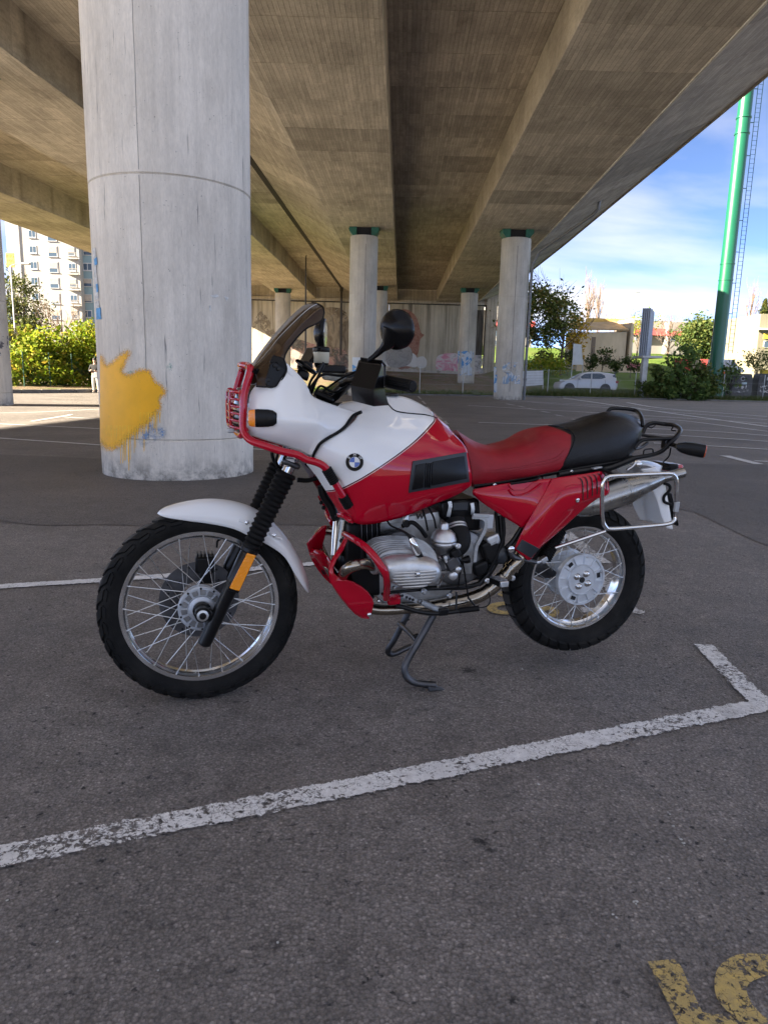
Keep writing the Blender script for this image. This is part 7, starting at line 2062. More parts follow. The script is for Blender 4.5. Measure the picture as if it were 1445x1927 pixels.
b = MB(); b.tube([P(660, 712, -.22), P(640, 728, -.08), P(622, 745, 0)], .012, 12, smooth=12); b.build('bar_half', M_SATBLK, bars)
b = MB(); b.tube(path(('B', 370, 930, .02), ('B', 470, 850, .05), ('B', 560, 760, .10), ('B', 640, 700, .18)), .013, 12, smooth=20); b.build('bar_half', M_SATBLK, bars)
b = MB(); b.tube(path(('B', 250, 860, -.05), ('B', 330, 880, -.02), ('B', 400, 920, .0)), .020, 12, smooth=12); b.build('bar_clamp', M_SATBLK, bars)
b = MB(); b.hexa([Z('B', 180, 860, .06), Z('B', 400, 960, .06), Z('B', 400, 960, -.08), Z('B', 180, 860, -.08)], [Z('B', 200, 800, .06), Z('B', 420, 900, .06), Z('B', 420, 900, -.08), Z('B', 200, 800, -.08)]); b.build('top_yoke', M_BLKENG, bars, bevel=.008)
for pts, r in (((('B', 130, 860, .05), ('B', 170, 740, .05), ('B', 290, 630, .05), ('B', 500, 645, .06), ('B', 640, 610, .20)), .0045), ((('B', 110, 830, .02), ('B', 150, 700, .02), ('B', 230, 590, .0), ('B', 290, 500, -.1)), .0045),
               ((('B', 150, 860, .0), ('B', 210, 700, .0), ('B', 300, 520, -.1)), .005), ((('B', 250, 850, .05), ('B', 380, 750, .05), ('B', 500, 670, .1), ('B', 650, 600, .22)), .0035), ((('B', 180, 880, .08), ('B', 260, 760, .08), ('B', 420, 830, .08), ('B', 590, 740, .16)), .004)):
    b = MB(); b.tube(path(*pts), r, 8, smooth=24); b.build('control_cable', M_RUBBER, bars)
# left hand protector
hv = {k: Z('B', *v) for k, v in dict(A0=(690, 490, .285), A1=(952, 527, .375), A2=(862, 803, .405), A3=(600, 752, .300), B2=(864, 992, .395), B3=(622, 930, .300), C1=(985, 545, .325), C2=(980, 765, .335), C3=(1032, 978, .320), T0=(715, 456, .270), T1=(955, 490, .345), T2=(988, 530, .315), I0=(690, 470, .22), I3=(610, 760, .22), I4=(630, 930, .22)).items()}
names = list(hv); ix = {n: i for i, n in enumerate(names)}
fcs = [('A0', 'A1', 'A2', 'A3'), ('A3', 'A2', 'B2', 'B3'), ('A1', 'C1', 'C2', 'A2'), ('A2', 'C2', 'C3', 'B2'), ('T0', 'T1', 'A1', 'A0'), ('T1', 'T2', 'C1', 'A1'), ('T0', 'A0', 'I0'), ('A0', 'A3', 'I3', 'I0'), ('A3', 'B3', 'I4', 'I3')]
b = MB(); b.add([hv[n] for n in names], [tuple(ix[n] for n in f_) for f_ in fcs]); b.build('hand_protector', M_BLKPL, bike, smooth=30, solid=.005, bevel=.005, bseg=3)
b = MB(); b.tube([hv['T0'] + Vector((0, .002, .003)), hv['T1'] + Vector((0, .002, .003)), hv['T2'] + Vector((0, .003, 0)), hv['C1'], hv['C2']], .0035, 8); b.build('protector_lip', M_BLKPL, bars)
# right hand protector: black shell behind the screen
b = MB()
qv = [Z('A', 1010, 600, -.36), Z('A', 1120, 600, -.28), Z('A', 1085, 720, -.26), Z('A', 900, 900, -.30), Z('A', 880, 830, -.38)]
b.prism(qv, [p + Vector((-.03, -.03, .0)) for p in qv]); b.build('hand_protector', M_BLKPL, bike, smooth=30, bevel=.006)
b = MB(); b.hexa([Z('A', 880, 860, -.2), Z('A', 1090, 870, -.2), Z('A', 1090, 870, -.26), Z('A', 880, 860, -.26)], [Z('A', 960, 760, -.2), Z('A', 1080, 770, -.2), Z('A', 1080, 770, -.26), Z('A', 960, 760, -.26)]); b.build('switch_block', M_BLKPL, bars, bevel=.008)
# instrument cluster
b = MB(); b.hexa([Z('A', 890, 940, .10), Z('A', 1020, 1020, .10), Z('A', 1020, 1020, -.12), Z('A', 890, 940, -.12)], [Z('A', 900, 850, .09), Z('A', 1050, 900, .09), Z('A', 1050, 900, -.11), Z('A', 900, 850, -.11)]); inst = b.build('instrument_panel', M_BLKPL, bike, bevel=.01)
for y in (-.055, .045):
    b = MB(); b.lathe([(.042, 0), (.044, .006), (.040, .010), (.001, .010)], Z('A', 980, 880, y) + Vector((-.004, 0, .008)), (-.55, 0, .83), 28); b.build('dial', M_SATBLK, inst)
# brake fluid reservoir
rc = Z('A', 1185, 790, -.27)
b = MB(); b.lathe([(.027, 0), (.0300, .004), (.0315, .042), (.030, .044)], rc, (0, 0, 1), 28); rs = b.build('brake_reservoir', M_CREAM, bike)
b = MB(); b.lathe([(.0325, .042), (.0335, .046), (.0335, .056), (.029, .062), (.001, .063)], rc, (0, 0, 1), 28); b.build('reservoir_cap', M_BLKPL, rs)
b = MB(); b.lathe([(.020, -.02), (.026, -.012), (.028, 0)], rc, (0, 0, 1), 20); b.build('reservoir_bracket', M_BLKPL, rs)
b = MB(); b.box(rc + Vector((-.035, .02, -.022)), (.11, .06, .03)); b.build('master_cylinder', M_BLKENG, bars, bevel=.008)
# mirrors
def mirror_(name, c, bk, r, stalk):
    bk = bk.normalized()
    b = MB(); b.lathe([(.001, -.010), (r * .90, -.010), (r * .985, -.008), (r, -.003), (r, .006), (r * .965, .010), (r * .90, .014), (r * .72, .025), (r * .46, .034), (r * .2, .038), (.001, .039)], c, bk, 40)
    m = b.build(name, M_BLKPL, bike, smooth=50)
    b = MB(); b.lathe([(.001, -.0115), (r * .91, -.0112), (r * .91, -.0102)], c, bk, 40); b.build('mirror_glass', M_CHROME, m)
    b = MB(); b.tube([c + bk * .018] + path(*stalk[0]), stalk[1], 12, smooth=24); b.build('mirror_stalk', M_BLKPL, m)
    return m
mc = P(747, 620, .42)
mirror_('mirror', mc, Vector((.80, .58, -.12)), .0600, ((('1', 958, 300, .420), ('1', 925, 335, .405), ('1', 880, 375, .36), ('1', 862, 388, .34), ('1', 850, 400, .33)), [.034, .022, .011, .0085, .0078, .0078]))
mc2 = Z('A', 1207, 430, -.42)
mirror_('mirror', mc2, Vector((.945, -.326, .03)), .060, ((('A', 1150, 430, -.42), ('A', 1150, 520, -.41), ('A', 1150, 640, -.36)), [.014, .012, .009, .008]))
# ------------------------------------------------------------------ engine
eng = [(672, 985, .10), (700, 978, .11), (760, 970, .115), (828, 962, .11), (832, 1005, .11), (850, 1040, .11), (850, 1110, .10), (836, 1132, .09), (720, 1136, .09), (668, 1090, .09), (660, 1030, .09)]
a = path(*eng)
b = MB(); b.prism(a, [Vector((p.x, -p.y, p.z)) for p in a]); engine = b.build('engine_block', M_ALU, bike, smooth=30, bevel=.010)
# front cover with vertical fins
b = MB(); a = path((655, 985, .105), (712, 980, .105), (714, 1120, .105), (668, 1120, .105), (650, 1050, .105)); b.prism([p + Vector((0, .012, 0)) for p in a], [Vector((p.x, -p.y - .012, p.z)) for p in a]); b.build('front_cover', M_BLKENG, engine, bevel=.008)
for k in range(8):
    x0 = 679 + k * 4.8
    b = MB(); p, q_ = P(x0, 982, .128), P(x0 + 1.5, 1052, .128); b.bar(p, q_, .0042, .022, (0, 1, 0)); b.build('cover_fin', M_BLKENG if k % 2 else M_DARKMET, engine)
# raised plate with the maker's letters
b = MB(); a = path(('J', 430, 140, .122), ('J', 905, 62, .124), ('J', 905, 130, .124), ('J', 440, 165, .122)); b.prism(a, [p - Vector((0, .02, 0)) for p in a]); b.build('letter_plate', M_ALU, engine, bevel=.002)
for ch, u, v in (('B', 520, 112), ('M', 640, 104), ('W', 770, 100)):
    lo_ = text_mesh('engine_letter', ch, .030, M_SATBLK, engine, (0, 0, 0), (0, 0, 0), .0015)
    m = Matrix((Vector((-1, 0, 0)), Vector((.05, 0, 1)), Vector((0, 1, 0)))).transposed().to_4x4(); m.translation = Z('J', u, v, .1275); lo_.matrix_local = m
# boxer cylinder, left (and right, out of sight): barrel fins, head, valve cover
face = [(728, 1067, .375), (736, 1060, .375), (749, 1056.5, .375), (768, 1055, .375), (788, 1055.5, .375), (806, 1058, .375), (822, 1064, .375), (830, 1073, .375), (831.5, 1083, .375), (828, 1095, .375), (819, 1102, .375), (805, 1105, .375), (785, 1106, .375), (765, 1106, .375), (747, 1101, .375), (735, 1092, .375), (728.5, 1080, .375)]
fo = crom(path(*face), 51, True); fcn = sum(fo, Vector()) / len(fo)
def oval(y, kx, kz, dz=0, dx_=0):
    return [Vector((fcn.x + dx_ + (p.x - fcn.x) * kx, y, fcn.z + dz + (p.z - fcn.z) * kz)) for p in fo]
for sgn in (1, -1):
    def mir(r): return [Vector((p.x, p.y * sgn, p.z)) for p in r]
    b = MB(); rows = [oval(.325, 1.10, 1.16, .004), oval(.338, 1.11, 1.17, .004), oval(.350, 1.07, 1.11, .003), oval(.366, .98, .98, .001), oval(.374, .90, .88), oval(.378, .80, .72), oval(.379, .4, .3)]
    rows = [mir(r) for r in rows]; b.loft(rows, cu=True); b.poly(rows[0]); b.poly(rows[-1]); vc = b.build('valve_cover', M_ALU, bike, smooth=45)
    for k in range(6):   # horizontal ribs on the lower half of the cover
        zc = fcn.z + .006 - k * .0098
        hw = math.sqrt(max(0, 1 - ((zc - fcn.z) / .052) ** 2)) * .082
        b = MB(); b.tube(mir([Vector((fcn.x - hw, .362, zc)), Vector((fcn.x - hw * .85, .377, zc)), Vector((fcn.x, .3795, zc)), Vector((fcn.x + hw * .85, .377, zc)), Vector((fcn.x + hw, .362, zc))]), .0031, 6, smooth=14); b.build('cover_rib', M_ALU, vc)
    c0 = Vector((Z('J', 750, 590, .382).x, .3795 * sgn, Z('J', 750, 590, .382).z))
    b = MB(); b.box(c0 - Vector((0, .001 * sgn, 0)), (.020, .004, .020)); b.build('bolt_recess', M_BLACKRUB, vc, bevel=.002)
    b = MB(); b.lathe([(.0065, 0), (.0065, .005), (.003, .007)], c0 + Vector((0, .001 * sgn, 0)), (0, sgn, 0), 12); b.build('cover_bolt', M_CHROME, vc)
    hd = MB(); hd.loft([mir(oval(.20, .86, 1.0, .008)), mir(oval(.326, .98, 1.05, .005))], cu=True); head = hd.build('cylinder_head', M_BLKENG, bike, smooth=45)  # black core puts the shade of the fin gaps into the colour
    for k in range(9):
        y = .318 - k * .0125; kk = 1.13 + .035 * min(k, 5)
        b = MB(); r0, r1 = mir(oval(y, kk * .98, kk * 1.14, .010 + .002 * k)), mir(oval(y - .0045, kk * .98, kk * 1.14, .010 + .002 * k)); b.loft([r0, r1], cu=True); b.poly(r0); b.poly(r1); b.build('head_fin', M_ALU, head, smooth=40)
    for k in range(8):
        y = .205 - k * .0115
        b = MB(); b.lathe([(.055, -.0022), (.092 - .001 * k, -.0018), (.092 - .001 * k, .0018), (.055, .0022)], Vector((fcn.x, y * sgn, fcn.z + .012)), (0, 1, 0), 40); b.build('barrel_fin', M_BLKENG if k > 2 else M_DARKMET, head, smooth=40)
    b = MB(); b.lathe([(.06, .08), (.06, .21)], Vector((fcn.x, 0, fcn.z + .012)), (0, sgn, 0), 32); b.build('barrel', M_BLKENG, head)
    # exhaust header
    hp = [('J', 375, 520, .245), ('J', 300, 500, .262), ('J', 200, 520, .268), ('J', 130, 570, .235), ('J', 115, 640, .165), ('J', 150, 740, .115), ('J', 260, 850, .10), ('J', 420, 893, .11), ('J', 640, 885, .125), ('J', 850, 870, .11), ('J', 1000, 845, .10)]
    b = MB(); b.tube(mir(path(*hp)), .0195, 18, smooth=70); b.build('exhaust_header', M_STEEL, bike)
    b = MB(); pz = mir(path(('J', 400, 520, .242), ('J', 368, 522, .246))); b.tube(pz, [.029, .029], 20); b.build('header_nut', M_ALU, head, bevel=.003)
# spark plug cap and lead
b = MB(); b.tube(path(('J', 770, 460, .335), ('J', 745, 400, .345), ('J', 715, 335, .350), ('J', 690, 285, .345)), [.009, .012, .0125, .008], 12, smooth=16); sp = b.build('spark_plug_cap', M_CHROME, bike)
b = MB(); b.tube(path(('J', 775, 470, .332), ('J', 750, 415, .342)), [.014, .0135], 12); b.build('plug_boot', M_RUBBER, sp)
b = MB(); b.tube(path(('J', 690, 285, .345), ('J', 650, 240, .32), ('J', 580, 205, .25), ('J', 520, 175, .18), ('J', 490, 135, .14)), [.006, .0045, .0035, .0035, .0035], 8, smooth=24); b.build('plug_lead', M_RUBBER, sp)
# carburettor
cb = Z('E', 450, 700, .205)
b = MB(); b.lathe([(.030, -.115), (.034, -.10), (.034, -.06), (.026, -.052), (.030, -.03), (.043, -.018), (.0455, -.012), (.0455, -.006), (.044, -.004), (.0465, -.001), (.0465, .006), (.044, .010), (.040, .024), (.028, .036), (.016, .042), (.0145, .060), (.012, .063), (.001, .064)], cb, (.02, .04, 1), 36); carb = b.build('carburettor', M_ALU, bike, smooth=40)
b = MB(); p0, p1 = Z('E', 500, 1000, .205), Z('E', 620, 940, .20); b.box(cb + Vector((0, 0, -.085)), (.075, .06, .05)); b.build('float_bowl', M_DARKMET, carb, bevel=.008)
for u, v, s in ((580, 850, .034), (545, 960, .05), (470, 900, .026), (610, 1020, .02)):
    b = MB(); b.box(Z('E', u, v, .235), (s, .03, s * .9), Matrix.Rotation(.5, 3, 'Y')); b.build('carb_casting', M_DARKMET if u != 580 else M_BLKENG, carb, bevel=.005)
for u, v, r in ((605, 765, .010), (555, 1100, .014), (605, 1030, .011), (460, 900, .008), (465, 935, .006)):
    b = MB(); b.lathe([(r, 0), (r, .010), (r * .6, .013)], Z('E', u, v, .25), (0, 1, 0), 14); b.build('carb_screw', M_ALU, carb)
b = MB(); b.tube(path(('E', 560, 1080, .25), ('E', 530, 1090, .255), ('E', 520, 1120, .255), ('E', 560, 1140, .255), ('E', 585, 1090, .255)), .0055, 8, smooth=20); b.build('throttle_arm', M_ALU, carb)
# intake elbow with ribs
el = path(('E', 580, 480, .15), ('E', 600, 570, .17), ('E', 650, 660, .19), ('E', 640, 760, .20), ('E', 560, 830, .205))
b = MB(); b.tube(el, [.036, .036, .034, .032, .030], 24, smooth=30); b.build('intake_elbow', M_RUBBER, bike, smooth=60)
for q_, r in ((('E', 592, 545, .165), .0385), (('E', 600, 575, .17), .0385)):
    b = MB(); b.lathe([(r - .002, -.004), (r, -.003), (r, .003), (r - .002, .004)], xyz(q_), (el[1] - el[0]), 28); b.build('hose_clip', M_ALU, bike)
# air box with two clips
a = path(('E', 400, 250, .12), ('E', 850, 225, .12), ('E', 870, 590, .12), ('E', 600, 590, .12), ('E', 400, 440, .12))
b = MB(); b.prism([p + Vector((0, .01, 0)) for p in a], [Vector((p.x, -.12, p.z)) for p in a]); ab = b.build('air_box', M_BLKPL, bike, bevel=.012)
for q0, q1, q2 in ((('E', 515, 262, .132), ('E', 525, 320, .136), ('E', 500, 435, .136)), (('E', 770, 280, .132), ('E', 780, 340, .136), ('E', 775, 410, .136))):
    b = MB(); pl = crom(path(q0, q1, q2), 8); 
    for i_ in range(7): b.bar(pl[i_], pl[i_ + 1], .004, .013, (1, 0, 0)) if False else b.bar(pl[i_], pl[i_ + 1], .014, .003, (0, 1, 0))
    b.build('air_box_clip', M_ALU, ab)
b = MB(); b.box(Z('E', 640, 320, .135), (.06, .006, .03)); b.build('air_box_label', M_SLATE, ab, bevel=.003)
# bent silver bracket and its block
b = MB()
br = path(('E', 770, 440, .165), ('E', 870, 445, .168), ('E', 925, 490, .17), ('E', 915, 580, .17), ('E', 860, 690, .17), ('E', 815, 790, .17), ('E', 797, 950, .17))
pl = crom(br, 26)
for i_ in range(25): b.bar(pl[i_], pl[i_ + 1], .014, .010, (0, 1, 0))
brk = b.build('gearbox_bracket', M_GALV, bike, bevel=.001)
b = MB(); b.bar(Z('E', 780, 420, .168), Z('E', 965, 425, .168), .012, .014, (0, 0, 1)); b.build('bracket_arm', M_GALV, brk, bevel=.002)
b = MB(); b.box(Z('E', 925, 480, .135), (.042, .05, .055)); b.build('silver_relay', simple('relay_silver', (0.50, 0.52, 0.55), .4, metal=.5), bike, bevel=.004)
# gearbox: ribbed bell housing and dark castings behind it
a = path(('E', 640, 620, .10), ('E', 760, 600, .10), ('E', 1040, 700, .10), ('E', 1080, 900, .10), ('E', 980, 1140, .10), ('E', 640, 1200, .10))
b = MB(); b.prism(a, [Vector((p.x, -.12, p.z)) for p in a]); gb = b.build('gearbox', M_DARKMET, bike, bevel=.015)
b = MB(); b.lathe([(.045, -.02), (.104, -.016), (.108, -.006), (.108, .006), (.100, .010), (.05, .014)], Z('E', 620, 900, .105), (0, 1, 0), 48); b.build('bell_housing', M_DARKALU, gb)
for k in range(8):
    x0 = 665 + k * 14; b = MB(); b.tube(path(('E', x0, 700, .125), ('E', x0 + 14, 860, .130), ('E', x0 - 4, 1080, .125)), .0022, 6, smooth=14); b.build('housing_rib', M_ALU, gb)
for u, v, s, m_ in ((985, 690, (.055, .06, .045), M_ALU), (960, 790, (.07, .06, .07), M_BLKENG), (860, 1010, (.06, .05, .05), M_BLKENG), (1100, 860, (.045, .05, .06), M_BLKENG), (990, 950, (.03, .03, .03), M_ALU)):
    b = MB(); b.box(Z('E', u, v, .12), s, Matrix.Rotation(.35, 3, 'Y')); b.build('gearbox_casting', m_, gb, bevel=.010, bseg=3)
b = MB(); b.lathe([(.036, 0), (.036, .02), (.028, .03), (.010, .032)], Z('E', 1000, 870, .12), (0, 1, 0), 24); b.build('drive_boot', M_RUBBER, gb)
b = MB(); b.sphere(Z('E', 1100, 870, .14), .032, 16, 12, (.9, .7, 1.1)); b.build('rubber_boot', M_SLATE, gb)
# sump, frame tubes, centre stand mounts
a = path(('J', 560, 720, .085), ('J', 1060, 700, .085), ('J', 1030, 860, .085), ('J', 640, 880, .085))
b = MB(); b.prism(a, [Vector((p.x, -p.y, p.z)) for p in a]); b.build('oil_sump', M_DARKMET, engine, bevel=.012)
for pts, r, m_ in (((('E', 230, 1248, .125), ('E', 480, 1240, .125), ('E', 700, 1235, .125), ('E', 880, 1185, .125)), .0095, M_SATBLK), ((('D', 700, 290, .07), ('D', 760, 430, .075), ('D', 800, 700, .08), ('D', 860, 1100, .09), ('D', 1000, 1350, .10)), .016, M_SATBLK),
                   ((('E', 860, 1190, .125), ('E', 960, 1080, .13), ('E', 1060, 900, .13), ('E', 1110, 700, .13), ('E', 1090, 420, .12)), .012, M_SATBLK), ((('E', 1330, 560, .14), ('E', 1240, 700, .14), ('E', 1160, 790, .145)), .010, M_SATBLK),
                   ((('E', 1040, 380, .13), ('E', 1055, 600, .135), ('E', 1020, 800, .135)), .006, M_RUBBER), ((('E', 1120, 420, .14), ('E', 1130, 640, .145), ('E', 1060, 860, .15), ('E', 960, 1060, .15)), .007, M_RUBBER),
                   ((('C', 870, 560, .03), ('C', 900, 680, .03), ('C', 980, 800, .03), ('C', 1040, 950, .03)), .016, M_SATBLK), ((('D', 540, 270, -.04), ('D', 520, 500, -.02), ('D', 505, 760, .0)), .016, M_CHROME), ((('D', 620, 280, .05), ('D', 590, 500, .06), ('D', 560, 760, .07)), .017, M_STEEL),
                   ((('J', 620, 180, .16), ('J', 700, 150, .19), ('J', 770, 200, .21), ('J', 820, 270, .20)), .008, M_RUBBER), ((('J', 790, 40, .15), ('J', 815, 120, .17), ('J', 835, 220, .19)), .0035, M_RUBBER), ((('J', 840, 20, .15), ('J', 885, 110, .17), ('J', 905, 200, .19)), .0035, M_RUBBER),
                   ((('J', 440, 760, .14), ('J', 560, 740, .14), ('J', 900, 712, .13), ('J', 1280, 680, .13)), .006, M_SATBLK)):
    b = MB(); b.tube(path(*pts), r, 12, smooth=30); b.build('frame_tube' if r > .009 else 'hose', m_, bike)
# fuel tap and float-bowl hoses
b = MB(); b.lathe([(.011, 0), (.013, .010), (.011, .035), (.007, .040)], Z('J', 648, 165, .17), (0, 0, 1), 16); ft = b.build('fuel_tap', M_ALU, bike)
b = MB(); b.lathe([(.014, 0), (.014, .012)], Z('J', 648, 155, .175), (0, 1, 0), 16); b.build('tap_lever', M_SATBLK, ft)
for u, v, r in ((800, 735, .011), (1013, 770, .011), (575, 785, .008), (415, 815, .006), (545, 700, .006)):
    b = MB(); b.lathe([(r, 0), (r, .008), (r * .6, .012), (.001, .012)], Z('J', u, v, .155), (0, 1, 0), 14); b.build('frame_bolt', M_ALU, engine)
# engine crash bar, red
cb_ = rtube('crash_bar', [('D', 640, 470, .10), ('D', 700, 500, .16), ('D', 800, 560, .235), ('D', 920, 645, .300), ('D', 1040, 770, .345), ('D', 1130, 900, .365), ('D', 1200, 1020, .362), ('D', 1218, 1130, .330), ('D', 1212, 1240, .270), ('D', 1200, 1340, .215)], .0125, smooth=80)
b = MB(); b.tube([Vector((p.x, -p.y, p.z)) for p in path(('D', 640, 470, .10), ('D', 700, 500, .16), ('D', 800, 560, .235), ('D', 920, 645, .300), ('D', 1040, 770, .345), ('D', 1130, 900, .365), ('D', 1200, 1020, .362), ('D', 1218, 1130, .330), ('D', 1212, 1240, .270), ('D', 1200, 1340, .215))], .0125, 14, smooth=80); b.build('crash_tube', M_REDP, cb_)
b = MB(); b.tube(path(('D', 1200, 1340, .215), ('D', 1280, 1330, .18), ('D', 1370, 1320, .155)), .012, 12, smooth=12); b.build('crash_bar_mount', M_REDP, cb_)
b = MB(); b.box(Z('D', 1310, 1370, .165), (.05, .02, .035)); b.build('crash_bar_clamp', M_REDP, cb_, bevel=.008)
b = MB(); b.lathe([(.006, 0), (.006, .01), (.003, .012)], Z('D', 1100, 1375, .19), (0, 1, 0), 12); b.build('clamp_bolt', M_CHROME, cb_)
rtube('guard_stay', [('C', 1080, 895, .13), ('C', 1130, 905, .17), ('C', 1190, 950, .20), ('C', 1225, 960, .212)], .0105, guard, smooth=24)
rtube('guard_stay', [('C', 860, 680, -.12), ('C', 930, 800, -.13), ('C', 970, 900, -.13), ('C', 1000, 990, -.12)], .012, guard, smooth=24)
for q_ in (('C', 868, 757, -.10), ('C', 895, 815, -.10), ('C', 1050, 910, .06), ('C', 1018, 1015, -.09), ('C', 1100, 1190, .10)):
    b = MB(); b.sphere(xyz(q_), .0085, 12, 8); b.build('stay_nut', M_SATBLK, guard)
# engine spoiler, near and far wings and belly
nearw = [('D', 665, 495), ('D', 640, 560), ('D', 590, 650), ('D', 500, 790), ('D', 447, 920), ('D', 441, 1010), ('D', 455, 1120), ('D', 520, 1225), ('D', 610, 1350), ('D', 700, 1460), ('D', 790, 1550), ('D', 880, 1606), ('D', 975, 1612), ('D', 1006, 1575), ('D', 1030, 1480), ('D', 1042, 1410), ('D', 1025, 1350), ('D', 960, 1255), ('D', 870, 1180), ('D', 760, 1120), ('D', 640, 1082), ('D', 540, 1045), ('D', 500, 1000), ('D', 492, 930), ('D', 540, 820), ('D', 630, 690), ('D', 690, 545)]
def yw(u, v): return .135 + .075 * ss(480, 1000, v) - .03 * ss(1400, 1620, v) + .018 * ss(500, 900, u)
a = [Z(k, u, v, yw(u, v)) for k, u, v in nearw]
b = MB(); b.prism(a, [p + Vector((.004, -.016, 0)) for p in a]); spoil = b.build('engine_spoiler', M_REDP, bike, smooth=40, bevel=.0045, bseg=3)
# lower blade folded inwards, giving the spoiler its depth
outer_ = [Z(k, u, v, yw(u, v) - .016) for k, u, v in nearw[5:13]]; inner_ = [p + Vector((-.035, -.10, .01)) for p in outer_]
for sgn in (1, -1):
    b = MB(); b.loft([[Vector((p.x, p.y * sgn, p.z)) for p in outer_], [Vector((p.x, p.y * sgn, p.z)) for p in inner_]]); b.build('spoiler_belly', M_REDP, spoil, smooth=40, solid=.004)
b = MB(); b.loft([inner_, [Vector((p.x, -p.y, p.z)) for p in inner_]]); b.build('spoiler_belly', M_REDP, spoil, smooth=40, solid=.004)
farw = [('D', 345, 370), ('D', 175, 555), ('D', 138, 612), ('D', 165, 710), ('D', 205, 830), ('D', 290, 970), ('D', 370, 1070), ('D', 450, 1150), ('D', 520, 1160), ('D', 470, 1000), ('D', 470, 880), ('D', 400, 790), ('D', 345, 700), ('D', 350, 600), ('D', 385, 480), ('D', 400, 350)]
a = [Z(k, u, v, -.13 - .06 * ss(400, 800, v)) for k, u, v in farw]
b = MB(); b.prism(a, [p + Vector((.004, -.014, 0)) for p in a]); b.build('spoiler_wing', M_REDP, spoil, smooth=40, bevel=.004, bseg=3)
for (u, v) in ((285, 775), (335, 905), (385, 1000)):
    a = [Z('D', u + du, v + dv, -.177) for du, dv in ((-65, -35), (40, -10), (70, 35), (30, 40), (-45, 15))]
    b = MB(); b.prism(a, [p - Vector((0, .004, 0)) for p in a]); b.build('spoiler_slot', M_BLACKRUB, spoil, bevel=.002)
b = MB(); b.lathe([(.0075, 0), (.0075, .005), (.004, .007)], Z('D', 970, 1565, yw(970, 1565) + .001), (0, 1, 0), 14); b.build('spoiler_bolt', M_CHROME, spoil)
# dark inside behind the spoiler: oil cooler / alternator area
b = MB(); a = path(('D', 640, 600, .07), ('D', 1000, 640, .07), ('D', 1080, 1300, .07), ('D', 800, 1150, .07), ('D', 540, 1000, .07)); b.prism(a, [Vector((p.x, -p.y, p.z)) for p in a]); b.build('alternator_cover', M_BLKENG, engine, bevel=.02)

# ------------------------------------------------------------------ exhaust collector and silencer
b = MB(); b.tube(path(('J', 850, 870, .115), ('J', 1000, 845, .115), ('J', 1150, 815, .115), ('J', 1290, 765, .12), ('J', 1400, 690, .13), ('J', 1460, 620, .135)) + path(('E', 1130, 1130, .14), ('E', 1200, 1040, .145), ('E', 1290, 940, .15)) + [P(1000, 1020, .14), P(1062, 964, .122), P(1082, 956, .122)], [.024, .026, .026, .026, .025, .024, .023, .023, .024, .026, .026, .026], 20, smooth=90)
ex = b.build('exhaust_collector', M_STEEL, bike)
for q0, q1 in ((('E', 1150, 1105, .142), ('E', 1172, 1075, .143)), (('E', 1215, 1025, .146), ('E', 1232, 1000, .147))):
    b = MB(); b.tube(path(q0, q1), .029, 20); b.build('exhaust_clamp', M_STEEL, ex)
b = MB(); a0, a1 = P(1078, 957, .122), P(1243, 899, .122); d_ = (a1 - a0).normalized(); L_ = (a1 - a0).length
mp_ = [(.026, 0), (.045, .02), (.060, .05), (.062, .08), (.062, L_ * .50), (.0635, L_ * .505), (.0635, L_ * .53), (.060, L_ * .535)]
b.lathe([(.026, 0), (.040, .02), (.050, .05), (.0560, .10), (.0585, L_ * .555), (.0600, L_ * .558), (.0600, L_ * .585), (.0575, L_ * .59), (.047, L_ * .76), (.036, L_ * .90), (.029, L_ * .97), (.025, L_)], a0, d_, 40)
muf = b.build('silencer', M_MUFF, bike, smooth=40)
e1 = P(1285, 889.5, .122)
b = MB(); e0 = a0 + d_ * (L_ - .03); b.tube([e0, e0.lerp(e1, .5), e1], [.0205, .0205, .0205], 24, caps=False); b.tube([e1, e0], [.0175, .0175], 24); b.build('tail_pipe', M_MUFF, muf)
b = MB(); b.tube(path(('F', 480, 810, .17), ('F', 540, 770, .17), ('F', 590, 715, .17), ('F', 630, 720, .17)), .006, 8, smooth=16); b.build('silencer_hanger', M_CHROME, muf)
b = MB(); b.lathe([(.012, 0), (.012, .006), (.006, .009)], Z('F', 610, 745, .175), (0, 1, 0), 14); b.build('hanger_bolt', M_CHROME, muf)
# chrome pannier loop
def loop(sgn, parent):
    pts = [('F', 262, 888, .225), ('F', 330, 876, .225), ('F', 620, 862, .225), ('F', 940, 850, .225), ('F', 1010, 868, .225), ('F', 1038, 930, .225), ('F', 1040, 1100, .225), ('F', 1035, 1310, .225), ('F', 1010, 1385, .225), ('F', 920, 1425, .225), ('F', 620, 1455, .225), ('F', 300, 1478, .225), ('F', 235, 1450, .225), ('F', 203, 1370, .225), ('F', 195, 1180, .225), ('F', 200, 990, .225), ('F', 222, 920, .225)]
    v = path(*pts); b = MB(); b.tube([Vector((p.x, p.y * sgn, p.z)) for p in v], .0082, 12, smooth=120, closed=True); return b.build('pannier_rack' if parent is bike else 'rack_loop', M_CHROME, parent)
pr_ = loop(1, bike); loop(-1, pr_)
rtube('rack_strut', [('H', 960, 288, .22), ('H', 740, 362, .19), ('H', 505, 440, .16)], .0075, pr_, M_CHROME, 12, 20)
rtube('rack_strut', [('F', 170, 775, .15), ('F', 250, 825, .18), ('F', 330, 872, .222)], .008, pr_, M_SATBLK, 12, 16)
b = MB(); b.bar(Z('F', 85, 795, .168), Z('F', 185, 775, .165), .022, .008, (0, 0, 1)); b.build('rack_lug', M_GALV, pr_, bevel=.004)
b = MB(); b.lathe([(.009, -.02), (.0105, -.018), (.0105, .018), (.009, .02)], Z('F', 1040, 1225, .225), (0, .05, 1), 14); b.build('rack_clip', M_GALV, pr_)
